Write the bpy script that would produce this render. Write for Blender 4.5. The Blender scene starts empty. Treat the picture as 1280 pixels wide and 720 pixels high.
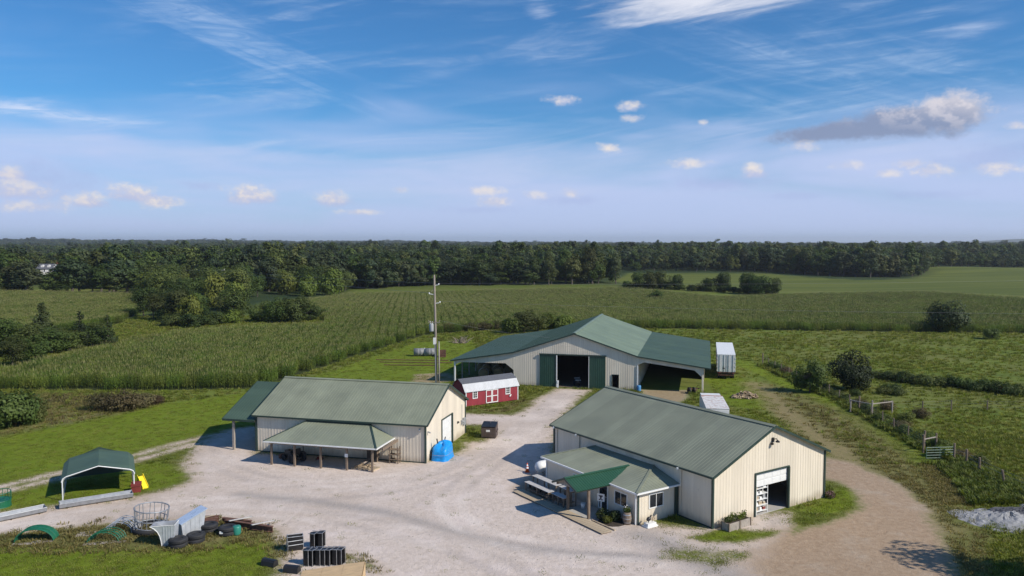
import bpy, math, random
import numpy as np
from mathutils import Vector, Matrix

R = math.radians
# ------------------------------------------------------------------ camera, sky, sun, exposure
FPX, V0, CAMH = 990.4, 303.0, 20.0
PITCH = math.atan((360 - V0) / FPX)
SUN_AZ, SUN_EL = R(-28.0), R(37.6)          # azimuth measured from +X, towards the sun
EXPOSURE = 0.2
SKY_STRENGTH = 0.1

scene = bpy.context.scene
cam = bpy.data.cameras.new('camera')
cam.lens = 36.0 * FPX / 1280.0
cam.sensor_width = 36.0
cam.clip_start = 0.5
cam.clip_end = 40000
camo = bpy.data.objects.new('camera', cam)
scene.collection.objects.link(camo)
camo.location = (0, 0, CAMH)
camo.rotation_euler = (R(90) - PITCH, 0, 0)
scene.camera = camo
scene.view_settings.view_transform = 'Standard'
scene.view_settings.look = 'None'
scene.view_settings.gamma = 1.0
scene.view_settings.use_curve_mapping = False
scene.view_settings.exposure = EXPOSURE
scene.render.engine = 'CYCLES'
scene.cycles.max_bounces = 6
scene.cycles.diffuse_bounces = 3
scene.cycles.glossy_bounces = 3
scene.cycles.transmission_bounces = 3
scene.cycles.volume_bounces = 0
scene.cycles.transparent_max_bounces = 8
scene.cycles.use_denoising = True
scene.cycles.denoiser = 'OPENIMAGEDENOISE'
scene.cycles.denoising_prefilter = 'ACCURATE'
scene.cycles.sample_clamp_indirect = 6.0

sun = bpy.data.lights.new('sun', 'SUN')
sun.energy = 4.2
sun.angle = R(0.53)
sun.color = (1.0, 0.93, 0.82)
suno = bpy.data.objects.new('sun', sun)
scene.collection.objects.link(suno)
sdir = Vector((math.cos(SUN_EL) * math.cos(SUN_AZ), math.cos(SUN_EL) * math.sin(SUN_AZ), math.sin(SUN_EL)))
suno.rotation_euler = sdir.to_track_quat('Z', 'Y').to_euler()
suno.location = (60, -20, 60)


def pix_dir(u, v):
    """unit direction of a pixel of the 1280x720 photograph"""
    a, b = (u - 640) / FPX, (360 - v) / FPX
    c, s = math.cos(PITCH), math.sin(PITCH)
    return Vector((a, c + b * s, -s + b * c)).normalized()


def G(u, v, z=0.0):
    """point at height z seen in pixel (u, v)"""
    d = pix_dir(u, v)
    k = (z - CAMH) / d.z
    return Vector((d.x * k, d.y * k, z))


def G2(u, v, z=0.0):
    p = G(u, v, z)
    return (p.x, p.y)


class NT:
    """tiny helper for node trees"""
    def __init__(s, nt):
        s.nt = nt
        s.n = nt.nodes
        s.l = nt.links

    def node(s, typ, **kw):
        n = s.n.new(typ)
        for k, v in kw.items():
            setattr(n, k, v)
        return n

    def set(s, sock, val):
        if val is None:
            return
        if isinstance(val, bpy.types.NodeSocket):
            s.l.new(val, sock)
        else:
            sock.default_value = val

    def math(s, op, a, b=None, c=None, clamp=False):
        n = s.node('ShaderNodeMath', operation=op, use_clamp=clamp)
        s.set(n.inputs[0], a)
        s.set(n.inputs[1], b)
        s.set(n.inputs[2], c)
        return n.outputs[0]

    def vmath(s, op, a, b=None):
        n = s.node('ShaderNodeVectorMath', operation=op)
        s.set(n.inputs[0], a)
        s.set(n.inputs[1], b)
        return n.outputs['Value'] if op in ('DOT_PRODUCT', 'LENGTH') else n.outputs[0]

    def noise(s, vec, scale, detail=4, rough=.55, dist=0.0, color=False):
        n = s.node('ShaderNodeTexNoise')
        s.set(n.inputs['Vector'], vec)
        n.inputs['Scale'].default_value = scale
        n.inputs['Detail'].default_value = detail
        n.inputs['Roughness'].default_value = rough
        n.inputs['Distortion'].default_value = dist
        return n.outputs[1 if color else 0]

    def mix(s, f, a, b, mode='MIX'):
        n = s.node('ShaderNodeMix', data_type='RGBA', blend_type=mode)
        s.set(n.inputs[0], f)
        s.set(n.inputs[6], a if isinstance(a, bpy.types.NodeSocket) else (*a, 1)[:4])
        s.set(n.inputs[7], b if isinstance(b, bpy.types.NodeSocket) else (*b, 1)[:4])
        return n.outputs[2]

    def ramp(s, f, lo, hi, a=0.0, b=1.0, smooth=True):
        n = s.node('ShaderNodeMapRange')
        n.interpolation_type = 'SMOOTHSTEP' if smooth else 'LINEAR'
        s.set(n.inputs[0], f)
        for i, v in zip((1, 2, 3, 4), (lo, hi, a, b)):
            s.set(n.inputs[i], v)
        return n.outputs[0]


# ------------------------------------------------------------------ sky
world = bpy.data.worlds.new('World')
scene.world = world
world.use_nodes = True


def build_sky():
    nt = world.node_tree
    nt.nodes.clear()
    t = NT(nt)
    out = t.node('ShaderNodeOutputWorld')
    bg = t.node('ShaderNodeBackground')
    bg.inputs['Strength'].default_value = SKY_STRENGTH
    t.l.new(bg.outputs[0], out.inputs[0])
    sky = t.node('ShaderNodeTexSky', sky_type='NISHITA')
    sky.sun_disc = False
    sky.sun_elevation = SUN_EL
    sky.sun_rotation = R(90) - SUN_AZ
    sky.altitude = 200
    sky.air_density = 1.0
    sky.dust_density = 0.3
    sky.ozone_density = 3.0
    col = t.mix(1.0, sky.outputs[0], SKY_TINT, 'MULTIPLY')
    d = t.node('ShaderNodeTexCoord').outputs['Generated']
    sep = t.node('ShaderNodeSeparateXYZ')
    t.l.new(d, sep.inputs[0])
    z = sep.outputs[2]
    # veil of thin high haze low over the horizon, all round the sky
    vn = t.noise(t.vmath('MULTIPLY', d, (1.6, 1.6, 9.0)), 1.6, 3, .55, .6)
    veil = t.ramp(t.math('MULTIPLY_ADD', vn, .26, t.math('SUBTRACT', z, .13)), .03, .195, 1.0, 0.0)
    veil = t.math('MULTIPLY', veil, t.ramp(z, -.02, .02, .3, .90))
    col = t.mix(veil, col, (4.7, 5.5, 8.1))
    # noises shared by the clouds: puffs, and streaks that run two ways
    puff = t.noise(t.vmath('MULTIPLY', d, (1, 1, 1.4)), 40, 6, .68)
    puff_up = t.noise(t.vmath('MULTIPLY', t.vmath('ADD', d, (.006, 0, .008)), (1, 1, 1.4)), 40, 3, .6)
    light = t.ramp(t.math('SUBTRACT', puff, puff_up), -.12, .12)

    def streaks(ang, seed, detail):
        mp = t.node('ShaderNodeMapping', vector_type='TEXTURE')
        t.l.new(d, mp.inputs[0])
        mp.inputs['Rotation'].default_value = (0, R(-ang), 0)
        mp.inputs['Location'].default_value = (seed, 0, 0)
        mp.inputs['Scale'].default_value = (.34, 1.0, .038)
        return t.noise(mp.outputs[0], 1.5, detail, .62, .9)
    sa, sb = streaks(-20, 0.3, 6), streaks(8, 1.7, 5)
    fib = t.ramp(t.noise(t.vmath('MULTIPLY', d, (9, 9, 60)), 1.6, 4, .65, 1.2), .30, .72, .25, 1.0)
    # wisps everywhere in patches
    wm = t.ramp(t.noise(t.vmath('MULTIPLY', d, (1.4, 1.4, 3.0)), 1.4, 2, .5), .40, .66)
    wisps = t.math('MULTIPLY', t.math('MULTIPLY', t.ramp(sb, .46, .80), wm), t.ramp(z, .05, .12, 0.0, .42))
    col = t.mix(t.math('MULTIPLY', wisps, fib), col, (5.6, 6.6, 8.3))

    def blob(u, v, w, h, ang, nz, rag, soft=.6, amt=1.0):
        """mask of an elliptical cloud w x h pixels in size, frayed by a noise"""
        c = pix_dir(u, v)
        r0 = c.cross(Vector((0, 0, 1))).normalized()
        u0 = r0.cross(c).normalized()
        a = R(ang)
        X = r0 * math.cos(a) + u0 * math.sin(a)
        Y = u0 * math.cos(a) - r0 * math.sin(a)
        mp = t.node('ShaderNodeMapping', vector_type='TEXTURE')
        t.l.new(d, mp.inputs[0])
        mp.inputs['Location'].default_value = c
        m3 = Matrix((X, Y, c)).transposed()
        mp.inputs['Rotation'].default_value = m3.to_euler()
        mp.inputs['Scale'].default_value = (w / FPX, h / FPX, .6)
        q = t.vmath('LENGTH', mp.outputs[0])
        q = t.math('MULTIPLY_ADD', nz, -rag, q)
        return t.ramp(q, 1.0 - .5 * rag, 1.0 - .5 * rag - soft, 0.0, amt), mp

    def layer(cl, nz, rag, soft, ang=None):
        m = None
        for a in cl:
            u, v, w, h = a[:4]
            b, _ = blob(u, v, w, h, a[4] if len(a) > 4 else 0, nz, rag, soft, a[5] if len(a) > 5 else 1.0)
            m = b if m is None else t.math('MAXIMUM', m, b)
        return m
    # streaks of cirrus
    m = layer(((300, 50, 210, 34, -24, .46), (1010, 78, 290, 40, -13, .36), (940, 122, 170, 18, -12, .30)), sa, 3.0, 1.6)
    col = t.mix(t.math('MULTIPLY', m, fib), col, (5.6, 6.8, 8.8))
    m = layer(((70, 142, 165, 13, -4, .95), (540, 95, 120, 20, 12, .30), (700, 62, 120, 30, 6, .28), (1215, 36, 70, 14, 8, .45), (675, 16, 26, 12, -18, .5)), sb, 2.4, 1.4)
    col = t.mix(t.math('MULTIPLY', m, fib), col, (6.2, 6.9, 8.6))
    m = layer(((872, 2, 160, 22, 3, .9),), sb, 1.5, 1.0)
    col = t.mix(m, col, (7.6, 7.7, 8.4))
    # broad thin veils across the middle of the sky
    m = layer(((230, 192, 300, 26, -2, .55), (690, 205, 460, 44, 3, .55), (1120, 185, 330, 52, 5, .6), (520, 238, 560, 20, 0, .45)), sb, 2.0, 1.7)
    col = t.mix(m, col, (5.5, 6.0, 8.0))
    # bluish shelves low over the woods
    m = layer(((900, 229, 90, 12, 2, .5), (720, 250, 60, 9, 0, .4), (1240, 195, 75, 18, 8, .5), (990, 245, 50, 6, 0, .35), (1160, 243, 60, 7, 0, .4), (30, 222, 90, 26, 0, .45), (250, 232, 24, 8, 0, .4), (600, 262, 70, 7, 0, .3)), puff, 1.8, .9)
    col = t.mix(m, col, (3.5, 4.3, 6.9))
    # the dark cloud with a bright head
    cl = ((1082, 160, 125, 14, 4), (1130, 152, 98, 21, 5), (1186, 143, 46, 28, 0))
    m = layer(cl, puff, .95, .5)
    sh = t.ramp(t.math('ADD', t.math('MULTIPLY', t.math('SUBTRACT', z, pix_dir(1150, 148).z), 40.0), t.math('MULTIPLY_ADD', light, .55, t.math('MULTIPLY', t.math('SUBTRACT', sep.outputs[0], pix_dir(1160, 148).x), 7.0))), -.3, 1.35)
    col = t.mix(t.math('MULTIPLY', m, .95), col, t.mix(sh, (2.2, 2.75, 4.2), (6.4, 6.1, 6.6)))
    # small cumulus: lavender bases under cream tops
    cum = ((312, 242, 34, 13), (160, 241, 30, 12), (198, 254, 34, 9), (112, 250, 28, 10, 0, .9), (412, 247, 30, 11, 0, .9), (452, 266, 34, 5, 0, .8),
           (606, 239, 32, 8, 0, .85), (617, 254, 34, 9, 0, .95), (702, 127, 23, 8), (787, 134, 21, 8, 0, .85), (792, 148, 20, 6, 0, .7), (761, 186, 19, 9),
           (939, 213, 18, 12), (861, 205, 34, 8, 0, .85), (1136, 206, 22, 7), (1168, 215, 28, 9), (1110, 217, 20, 7, 0, .8), (12, 215, 22, 10, 0, .8),
           (25, 236, 40, 13, 0, .75), (40, 259, 62, 9, 0, .75), (716, 243, 18, 8, 0, .8), (670, 245, 24, 7, 0, .6), (1006, 184, 26, 8, 0, .7),
           (1255, 212, 40, 9, 0, .8), (880, 154, 9, 5, 0, .8), (1062, 208, 24, 7, 0, .6), (1272, 157, 16, 6, 0, .8), (500, 238, 16, 6, 0, .7))
    m = layer([(a[0] + 2, a[1] + .45 * a[3], a[2] * 1.15, a[3] * .75) + ((0, .8 * a[5]) if len(a) > 5 else (0, .8)) for a in cum if a[3] >= 10], puff, 1.7, .9)
    col = t.mix(m, col, (4.6, 4.9, 6.9))
    m = layer([(a[0], a[1] - .12 * a[3], a[2], a[3]) + tuple(a[4:]) for a in cum], puff, 2.0, .95)
    col = t.mix(t.math('MULTIPLY', m, .88), col, t.mix(light, (5.6, 5.7, 6.9), (7.9, 7.2, 6.7)))
    t.l.new(col, bg.inputs['Color'])
    world.cycles.sampling_method = 'MANUAL'
    world.cycles.sample_map_resolution = 512


SKY_TINT = (0.33, 0.70, 1.0)
build_sky()

# ------------------------------------------------------------------ helpers: objects, meshes
COL = scene.collection
rng = random.Random(7)


def tag(o, label=None, cat=None, group=None, kind=None):
    if label:
        o['label'] = label
    if cat:
        o['category'] = cat
    if group:
        o['group'] = group
    if kind:
        o['kind'] = kind
    return o


def thing(name, label, cat, loc=(0, 0, 0), rz=0.0, group=None):
    o = bpy.data.objects.new(name, None)
    COL.objects.link(o)
    o.location = loc
    o.rotation_euler = (0, 0, rz)
    o.empty_display_size = .2
    return tag(o, label, cat, group)


def copy_tree(o, parent=None):
    c = o.copy()
    COL.objects.link(c)
    c.parent = parent
    for ch in list(o.children):
        copy_tree(ch, c)
    return c


def link_mesh(name, me, mat, parent=None):
    if mat is not None and not me.materials:
        me.materials.append(mat)
    o = bpy.data.objects.new(name, me)
    COL.objects.link(o)
    if parent is not None:
        o.parent = parent
    return o


class MB:
    def __init__(s):
        s.v = []
        s.f = []

    def add(s, vs, fs):
        o = len(s.v)
        s.v += [tuple(v) for v in vs]
        s.f += [tuple(i + o for i in f) for f in fs]
        return s

    def quad(s, a, b, c, d):
        return s.add((a, b, c, d), ((0, 1, 2, 3),))

    def box(s, c, size, rz=0.0, rot=None):
        hx, hy, hz = size[0] / 2, size[1] / 2, size[2] / 2
        m = rot if rot is not None else Matrix.Rotation(rz, 3, 'Z')
        c = Vector(c)
        vs = [c + m @ Vector((x, y, z)) for z in (-hz, hz) for y in (-hy, hy) for x in (-hx, hx)]
        return s.add(vs, ((0, 2, 3, 1), (4, 5, 7, 6), (0, 1, 5, 4), (2, 6, 7, 3), (0, 4, 6, 2), (1, 3, 7, 5)))

    def bar(s, a, b, w, h, up=(0, 0, 1)):
        """rectangular bar from a to b, w wide, h high, centred on the line"""
        a, b = Vector(a), Vector(b)
        d = (b - a).normalized()
        upv = Vector(up)
        if abs(d.dot(upv)) > .99:
            upv = Vector((1, 0, 0))
        sx = d.cross(upv).normalized()
        sz = sx.cross(d).normalized()
        vs = [p + sx * (w / 2 * i) + sz * (h / 2 * j) for p in (a, b) for j in (-1, 1) for i in (-1, 1)]
        return s.add(vs, ((0, 1, 3, 2), (4, 6, 7, 5), (0, 4, 5, 1), (2, 3, 7, 6), (0, 2, 6, 4), (1, 5, 7, 3)))

    def tube(s, pts, r, n=6, caps=True, closed=False):
        pts = [Vector(p) for p in pts]
        rs = r if isinstance(r, (list, tuple)) else [r] * len(pts)
        o = len(s.v)
        N = len(pts)
        prev = None
        for i, p in enumerate(pts):
            if closed:
                d = (pts[(i + 1) % N] - pts[i - 1])
            else:
                d = pts[min(i + 1, N - 1)] - pts[max(i - 1, 0)]
            d = d.normalized() if d.length > 1e-9 else Vector((0, 0, 1))
            if prev is None:
                ref = Vector((0, 0, 1)) if abs(d.z) < .9 else Vector((1, 0, 0))
                a = d.cross(ref).normalized()
            else:
                a = (prev - d * prev.dot(d))
                a = a.normalized() if a.length > 1e-6 else d.orthogonal().normalized()
            prev = a
            b = d.cross(a)
            for k in range(n):
                t = 2 * math.pi * k / n
                s.v.append(tuple(p + (a * math.cos(t) + b * math.sin(t)) * rs[i]))
        for i in range(N if closed else N - 1):
            j = (i + 1) % N
            for k in range(n):
                k2 = (k + 1) % n
                s.f.append((o + i * n + k, o + i * n + k2, o + j * n + k2, o + j * n + k))
        if caps and not closed:
            s.f.append(tuple(o + k for k in range(n))[::-1])
            s.f.append(tuple(o + (N - 1) * n + k for k in range(n)))
        return s

    def lathe(s, prof, c=(0, 0, 0), n=16, rot=None):
        o = len(s.v)
        c = Vector(c)
        for (r, z) in prof:
            for k in range(n):
                t = 2 * math.pi * k / n
                p = Vector((r * math.cos(t), r * math.sin(t), z))
                if rot is not None:
                    p = rot @ p
                s.v.append(tuple(c + p))
        for i in range(len(prof) - 1):
            for k in range(n):
                k2 = (k + 1) % n
                s.f.append((o + i * n + k, o + i * n + k2, o + (i + 1) * n + k2, o + (i + 1) * n + k))
        if prof[0][0] > 1e-4:
            s.f.append(tuple(o + k for k in range(n))[::-1])
        if prof[-1][0] > 1e-4:
            s.f.append(tuple(o + (len(prof) - 1) * n + k for k in range(n)))
        return s

    def prism(s, poly, vec):
        n = len(poly)
        vec = Vector(vec)
        a = [Vector(p) for p in poly]
        vs = a + [p + vec for p in a]
        fs = [tuple(range(n))[::-1], tuple(range(n, 2 * n))] + [(i, (i + 1) % n, n + (i + 1) % n, n + i) for i in range(n)]
        return s.add(vs, fs)

    def mesh(s, name, mat=None, smooth=False):
        me = bpy.data.meshes.new(name)
        me.from_pydata(s.v, [], s.f)
        if mat is not None:
            me.materials.append(mat)
        if smooth:
            me.polygons.foreach_set('use_smooth', [True] * len(me.polygons))
        me.update()
        return me

    def build(s, name, mat, parent=None, smooth=False):
        return link_mesh(name, s.mesh(name, mat, smooth), None, parent)


def ribbed(mb, O, U, V, N, L, low, high, per=.305, rh=.015, rw=.07, holes=(), brk=(), back=.05, ph=.1):
    """profiled metal sheet: ribs run along V and are spaced along U; low/high give its two ends at u"""
    O, U, V, N = Vector(O), Vector(U).normalized(), Vector(V).normalized(), Vector(N).normalized()
    lo = low if callable(low) else (lambda u: low)
    hi = high if callable(high) else (lambda u: high)
    prof = []
    k = 0
    while True:
        u = ph + k * per
        if u + rw > L:
            break
        prof += [(u, 0.0), (u + .02, rh), (u + rw - .02, rh), (u + rw, 0.0)]
        k += 1
    marks = sorted({0.0, L, *brk, *[h[0] for h in holes], *[h[1] for h in holes]})
    us = [p[0] for p in prof]
    os_ = [p[1] for p in prof]
    full = sorted(set(us) | set(marks))
    off = np.interp(full, us, os_) if us else [0] * len(full)

    def sheet(ul, ol):
        for i in range(len(ul) - 1):
            a, b = ul[i], ul[i + 1]
            if b - a < 1e-4:
                continue
            m = (a + b) / 2
            spans = [(lo(a + 1e-5), lo(b - 1e-5), hi(a + 1e-5), hi(b - 1e-5))]
            for h in holes:
                if h[0] - 1e-6 <= m <= h[1] + 1e-6:
                    new = []
                    for (la, lb, ha, hb) in spans:
                        if h[2] > min(la, lb) + 1e-3:
                            new.append((la, lb, h[2], h[2]))
                        if h[3] < max(ha, hb) - 1e-3:
                            new.append((h[3], h[3], ha, hb))
                    spans = new
            for (la, lb, ha, hb) in spans:
                if max(ha - la, hb - lb) < 1e-3:
                    continue
                mb.quad(O + U * a + V * la + N * ol[i], O + U * b + V * lb + N * ol[i + 1],
                        O + U * b + V * hb + N * ol[i + 1], O + U * a + V * ha + N * ol[i])
    sheet(full, off)
    if back:
        sheet(marks, [-back] * len(marks))
    return mb


# ------------------------------------------------------------------ materials
def M(name, col, rough=.6, metal=0.0, var=.12, scale=2.5, bump=0.0, bscale=25, stretch=(1, 1, 1), col2=None, amt=1.0, spec=.5, dirt=None, coat=0.0, panel=None, splash=0.0):
    m = bpy.data.materials.new(name)
    m.use_nodes = True
    t = NT(m.node_tree)
    p = m.node_tree.nodes['Principled BSDF']
    tc = t.node('ShaderNodeTexCoord').outputs['Object']
    vec = t.vmath('MULTIPLY', tc, stretch)
    n = t.noise(vec, scale, 5, .6)
    a = tuple(max(0, c * (1 - var)) for c in col)
    b = col2 if col2 else tuple(c * (1 + var) for c in col)
    c = t.mix(t.math('MULTIPLY', t.ramp(n, .3, .7), amt), a, b)
    if dirt:
        n2 = t.noise(vec, scale * 2.7, 6, .65, .4)
        c = t.mix(t.ramp(n2, dirt[3], dirt[3] + .16, 0, dirt[4]), c, dirt[:3])
    if panel:
        sp = t.node('ShaderNodeSeparateXYZ')
        t.l.new(tc, sp.inputs[0])
        k = t.math('FLOOR', t.math('DIVIDE', sp.outputs[0], .914)) if 'x' in panel else 0.0
        k2 = t.math('FLOOR', t.math('DIVIDE', sp.outputs[1], .914)) if 'y' in panel else 0.0
        wn = t.node('ShaderNodeTexWhiteNoise', noise_dimensions='2D')
        cb = t.node('ShaderNodeCombineXYZ')
        t.set(cb.inputs[0], k)
        t.set(cb.inputs[1], k2)
        t.l.new(cb.outputs[0], wn.inputs['Vector'])
        hs = t.node('ShaderNodeHueSaturation')
        t.l.new(c, hs.inputs['Color'])
        t.l.new(t.ramp(wn.outputs['Value'], 0, 1, .93, 1.07, False), hs.inputs['Value'])
        c = hs.outputs[0]
        # rain streaks down the sheets
        sn = t.noise(t.vmath('MULTIPLY', tc, (5.5 if 'x' in panel else .35, 5.5 if 'y' in panel else .35, .35)), 1.0, 4, .6)
        c = t.mix(t.ramp(sn, .56, .75, 0, .22), c, tuple(q * .72 for q in col))
        if splash:
            zz = t.math('ADD', sp.outputs[2], t.math('MULTIPLY', t.math('SUBTRACT', n, .5), .9))
            c = t.mix(t.ramp(zz, .75, .05, 0, splash), c, (.30, .235, .165))
    t.l.new(c, p.inputs['Base Color'])
    t.l.new(t.ramp(n, .2, .8, max(0, rough - .07), min(1, rough + .07)), p.inputs['Roughness'])
    p.inputs['Metallic'].default_value = metal
    p.inputs['Specular IOR Level'].default_value = spec
    if coat:
        p.inputs['Coat Weight'].default_value = coat
    if bump:
        bn = t.node('ShaderNodeBump')
        bn.inputs['Strength'].default_value = bump
        bn.inputs['Distance'].default_value = .02
        t.l.new(t.noise(vec, bscale, 5, .6), bn.inputs['Height'])
        t.l.new(bn.outputs[0], p.inputs['Normal'])
    return m


def leaf_material(name, c1, c2, c3, scale=.6, trans=.28):
    m = bpy.data.materials.new(name)
    m.use_nodes = True
    t = NT(m.node_tree)
    p = m.node_tree.nodes['Principled BSDF']
    geo = t.node('ShaderNodeNewGeometry')
    oi = t.node('ShaderNodeObjectInfo')
    n = t.noise(geo.outputs['Position'], scale, 3, .6)
    r = oi.outputs['Random']
    c = t.mix(t.ramp(n, .32, .68), c1, c2)
    c = t.mix(t.ramp(t.math('FRACT', t.math('MULTIPLY', r, 7.31)), .35, 1.0, 0, .85), c, c3)
    hs = t.node('ShaderNodeHueSaturation')
    t.l.new(c, hs.inputs['Color'])
    t.l.new(t.ramp(t.math('FRACT', t.math('MULTIPLY', r, 3.77)), 0, 1, .62, 1.42, False), hs.inputs['Value'])
    c = hs.outputs[0]
    t.l.new(c, p.inputs['Base Color'])
    p.inputs['Roughness'].default_value = .62
    p.inputs['Specular IOR Level'].default_value = .25
    tr = t.node('ShaderNodeBsdfTranslucent')
    t.l.new(t.mix(1.0, c, (1.25, 1.2, .55), 'MULTIPLY'), tr.inputs['Color'])
    mx = t.node('ShaderNodeMixShader')
    mx.inputs[0].default_value = trans
    t.l.new(p.outputs[0], mx.inputs[1])
    t.l.new(tr.outputs[0], mx.inputs[2])
    t.l.new(mx.outputs[0], m.node_tree.nodes['Material Output'].inputs['Surface'])
    return m


MAT = {}
MAT['cream'] = M('cream_metal', (.72, .64, .515), .45, var=.05, scale=.9, stretch=(1, 1, .25), dirt=(.42, .36, .28, .62, .35), panel='xy', splash=.55)
MAT['roof_old'] = M('faded_green_metal', (.228, .246, .174), .5, var=.09, scale=.5, dirt=(.22, .23, .18, .55, .4), panel='x')
MAT['roof_old_y'] = M('faded_green_store_metal', (.238, .252, .180), .5, var=.09, scale=.5, dirt=(.22, .23, .18, .55, .4), panel='y')
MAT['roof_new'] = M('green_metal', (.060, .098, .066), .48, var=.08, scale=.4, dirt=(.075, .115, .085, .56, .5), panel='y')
MAT['roof_bright'] = M('bright_green_metal', (.024, .080, .042), .42, var=.08, scale=.8, dirt=(.05, .12, .075, .6, .4), panel='x')
MAT['trim'] = M('dark_green_trim', (.028, .052, .042), .5, var=.15)
MAT['white'] = M('white_paint', (.78, .78, .76), .45, var=.04, dirt=(.55, .52, .47, .62, .4))
MAT['white_dirty'] = M('weathered_white_paint', (.74, .73, .70), .5, var=.06, scale=1.2, dirt=(.38, .27, .2, .6, .75))
MAT['galv'] = M('galvanised_steel', (.46, .47, .49), .42, .7, var=.15, scale=4, dirt=(.36, .34, .32, .58, .5))
MAT['sheet'] = M('pale_grey_sheet_metal', (.55, .57, .60), .35, .35, var=.08, scale=3, dirt=(.38, .36, .34, .62, .5))
MAT['wood'] = M('weathered_timber', (.20, .15, .11), .85, var=.3, scale=3, stretch=(4, 4, .6), bump=.4)
MAT['wood_grey'] = M('silvered_timber', (.33, .29, .25), .85, var=.22, scale=3, stretch=(3, 3, 1), bump=.4)
MAT['wood_tan'] = M('tan_boards', (.45, .36, .25), .8, var=.2, scale=2.2, bump=.3)
MAT['plywood'] = M('plywood', (.62, .43, .23), .6, var=.14, scale=1.8, stretch=(.7, 5, 5), dirt=(.4, .24, .11, .64, .7))
MAT['black_poly'] = M('black_plastic', (.018, .018, .02), .45, var=.2)
MAT['rubber'] = M('black_rubber', (.022, .022, .024), .75, var=.25, bump=.3, bscale=40)
MAT['rust'] = M('rusty_steel', (.13, .062, .042), .8, .1, var=.35, scale=5, col2=(.20, .10, .065), bump=.3)
MAT['dumpster'] = M('brown_dumpster_steel', (.085, .06, .052), .55, var=.25, scale=3, dirt=(.2, .13, .1, .6, .5))
MAT['tarp'] = M('blue_tarpaulin', (.008, .27, .70), .42, var=.15, scale=4, bump=.8, bscale=9)
MAT['red_siding'] = M('barn_red_paint', (.27, .030, .042), .6, var=.1, scale=1.5, stretch=(1, 1, .4))
MAT['shingle'] = M('grey_shingle', (.105, .11, .125), .8, var=.14, scale=6)
MAT['shingle_lt'] = M('pale_grey_roof_metal', (.50, .51, .52), .45, var=.08, scale=2, stretch=(1, 1, .3))
MAT['glass'] = M('dark_window_glass', (.02, .023, .027), .06, var=.2, spec=.8)
MAT['dark'] = M('dark_machine_paint', (.02, .02, .022), .5, var=.3)
MAT['yellow'] = M('yellow_plastic', (.85, .66, .02), .35, var=.06)
MAT['redbrown'] = M('red_brown_plastic', (.20, .035, .028), .5, var=.15)
MAT['green_steel'] = M('green_painted_tube', (.012, .125, .062), .45, var=.15, dirt=(.05, .1, .06, .6, .5))
MAT['orange'] = M('orange_plastic', (.75, .12, .02), .45, var=.08)
MAT['white_refl'] = M('white_reflective', (.85, .85, .85), .4, var=.03)
MAT['concrete'] = M('concrete', (.42, .40, .37), .9, var=.1, scale=1.5, bump=.2)
MAT['soil'] = M('potting_soil', (.045, .032, .022), .95, var=.3)
MAT['hay'] = M('hay', (.30, .235, .13), .95, var=.25, scale=9, bump=.8, bscale=50)
MAT['gravel_grey'] = M('grey_gravel', (.30, .30, .305), .95, var=.16, scale=.9, dirt=(.14, .14, .15, .56, .5), bump=.8, bscale=14)
MAT['tarp_dark'] = M('dark_grey_fines', (.085, .085, .095), .9, var=.25, scale=2, bump=.5, bscale=10)
MAT['log'] = M('split_firewood', (.34, .235, .14), .9, var=.35, scale=2, col2=(.52, .40, .26))
MAT['bark'] = M('bark', (.10, .082, .066), .9, var=.3, scale=4, stretch=(2, 2, .6), bump=.5)
MAT['brush'] = M('dead_branch', (.30, .24, .19), .9, var=.3)
MAT['pole'] = M('treated_pole', (.27, .23, .19), .85, var=.2, scale=2, stretch=(3, 3, .4))
MAT['wire'] = M('aluminium_wire', (.22, .225, .235), .5, .2, var=.05)
MAT['grey_paint'] = M('grey_paint', (.36, .37, .38), .45, var=.08)
MAT['blue_plastic'] = M('blue_plastic', (.07, .25, .5), .45, var=.1)
MAT['sign_ink'] = M('dark_sign_ink', (.02, .02, .035), .6, var=.05)
MAT['petal'] = M('pale_flowers', (.72, .68, .66), .7, var=.1)
MAT['pinkish'] = M('mauve_flowers', (.32, .16, .19), .8, var=.3)
MAT['leaf'] = leaf_material('broadleaf_foliage', (.042, .070, .015), (.078, .118, .024), (.095, .108, .028), .5)
MAT['leaf_far'] = leaf_material('wood_foliage', (.040, .066, .019), (.074, .106, .026), (.112, .116, .036), .10)
MAT['leaf_blue'] = leaf_material('grey_green_foliage', (.034, .056, .025), (.058, .086, .034), (.080, .092, .040), .10)
MAT['leaf_dark'] = leaf_material('dark_foliage', (.022, .036, .011), (.040, .058, .016), (.042, .050, .018), .8, .15)
MAT['leaf_lime'] = leaf_material('lime_foliage', (.085, .125, .018), (.125, .165, .026), (.15, .16, .03), .7)
MAT['leaf_brown'] = leaf_material('seeding_weed_foliage', (.10, .085, .038), (.13, .115, .05), (.12, .075, .04), .9)
MAT['corn'] = leaf_material('corn_leaf', (.074, .122, .016), (.120, .172, .026), (.145, .165, .032), .5, .32)
MAT['tassel'] = M('corn_tassel', (.21, .20, .075), .8, var=.2)
MAT['straw_blade'] = leaf_material('straw_grass', (.20, .165, .055), (.25, .205, .08), (.15, .155, .045), .2, .3)
MAT['grass_blade'] = leaf_material('rough_grass', (.14, .185, .020), (.18, .21, .03), (.23, .215, .06), .15, .35)
MAT['roof_sheen'] = M('green_metal_painted_sheen', (.165, .215, .150), .46, var=.08, scale=.4, dirt=(.17, .215, .15, .56, .5), panel='y')  # lighter copy of the barn green, with its sheen put into the colour
MAT['door_green'] = M('green_door_metal', (.02, .062, .043), .45, var=.1)
MAT['earth'] = M('packed_earth', (.14, .11, .08), .95, var=.2)
MAT['roof_rusty'] = M('rust_stained_white_metal', (.72, .70, .66), .5, var=.06, scale=.9, dirt=(.42, .26, .19, .47, .75))
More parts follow.
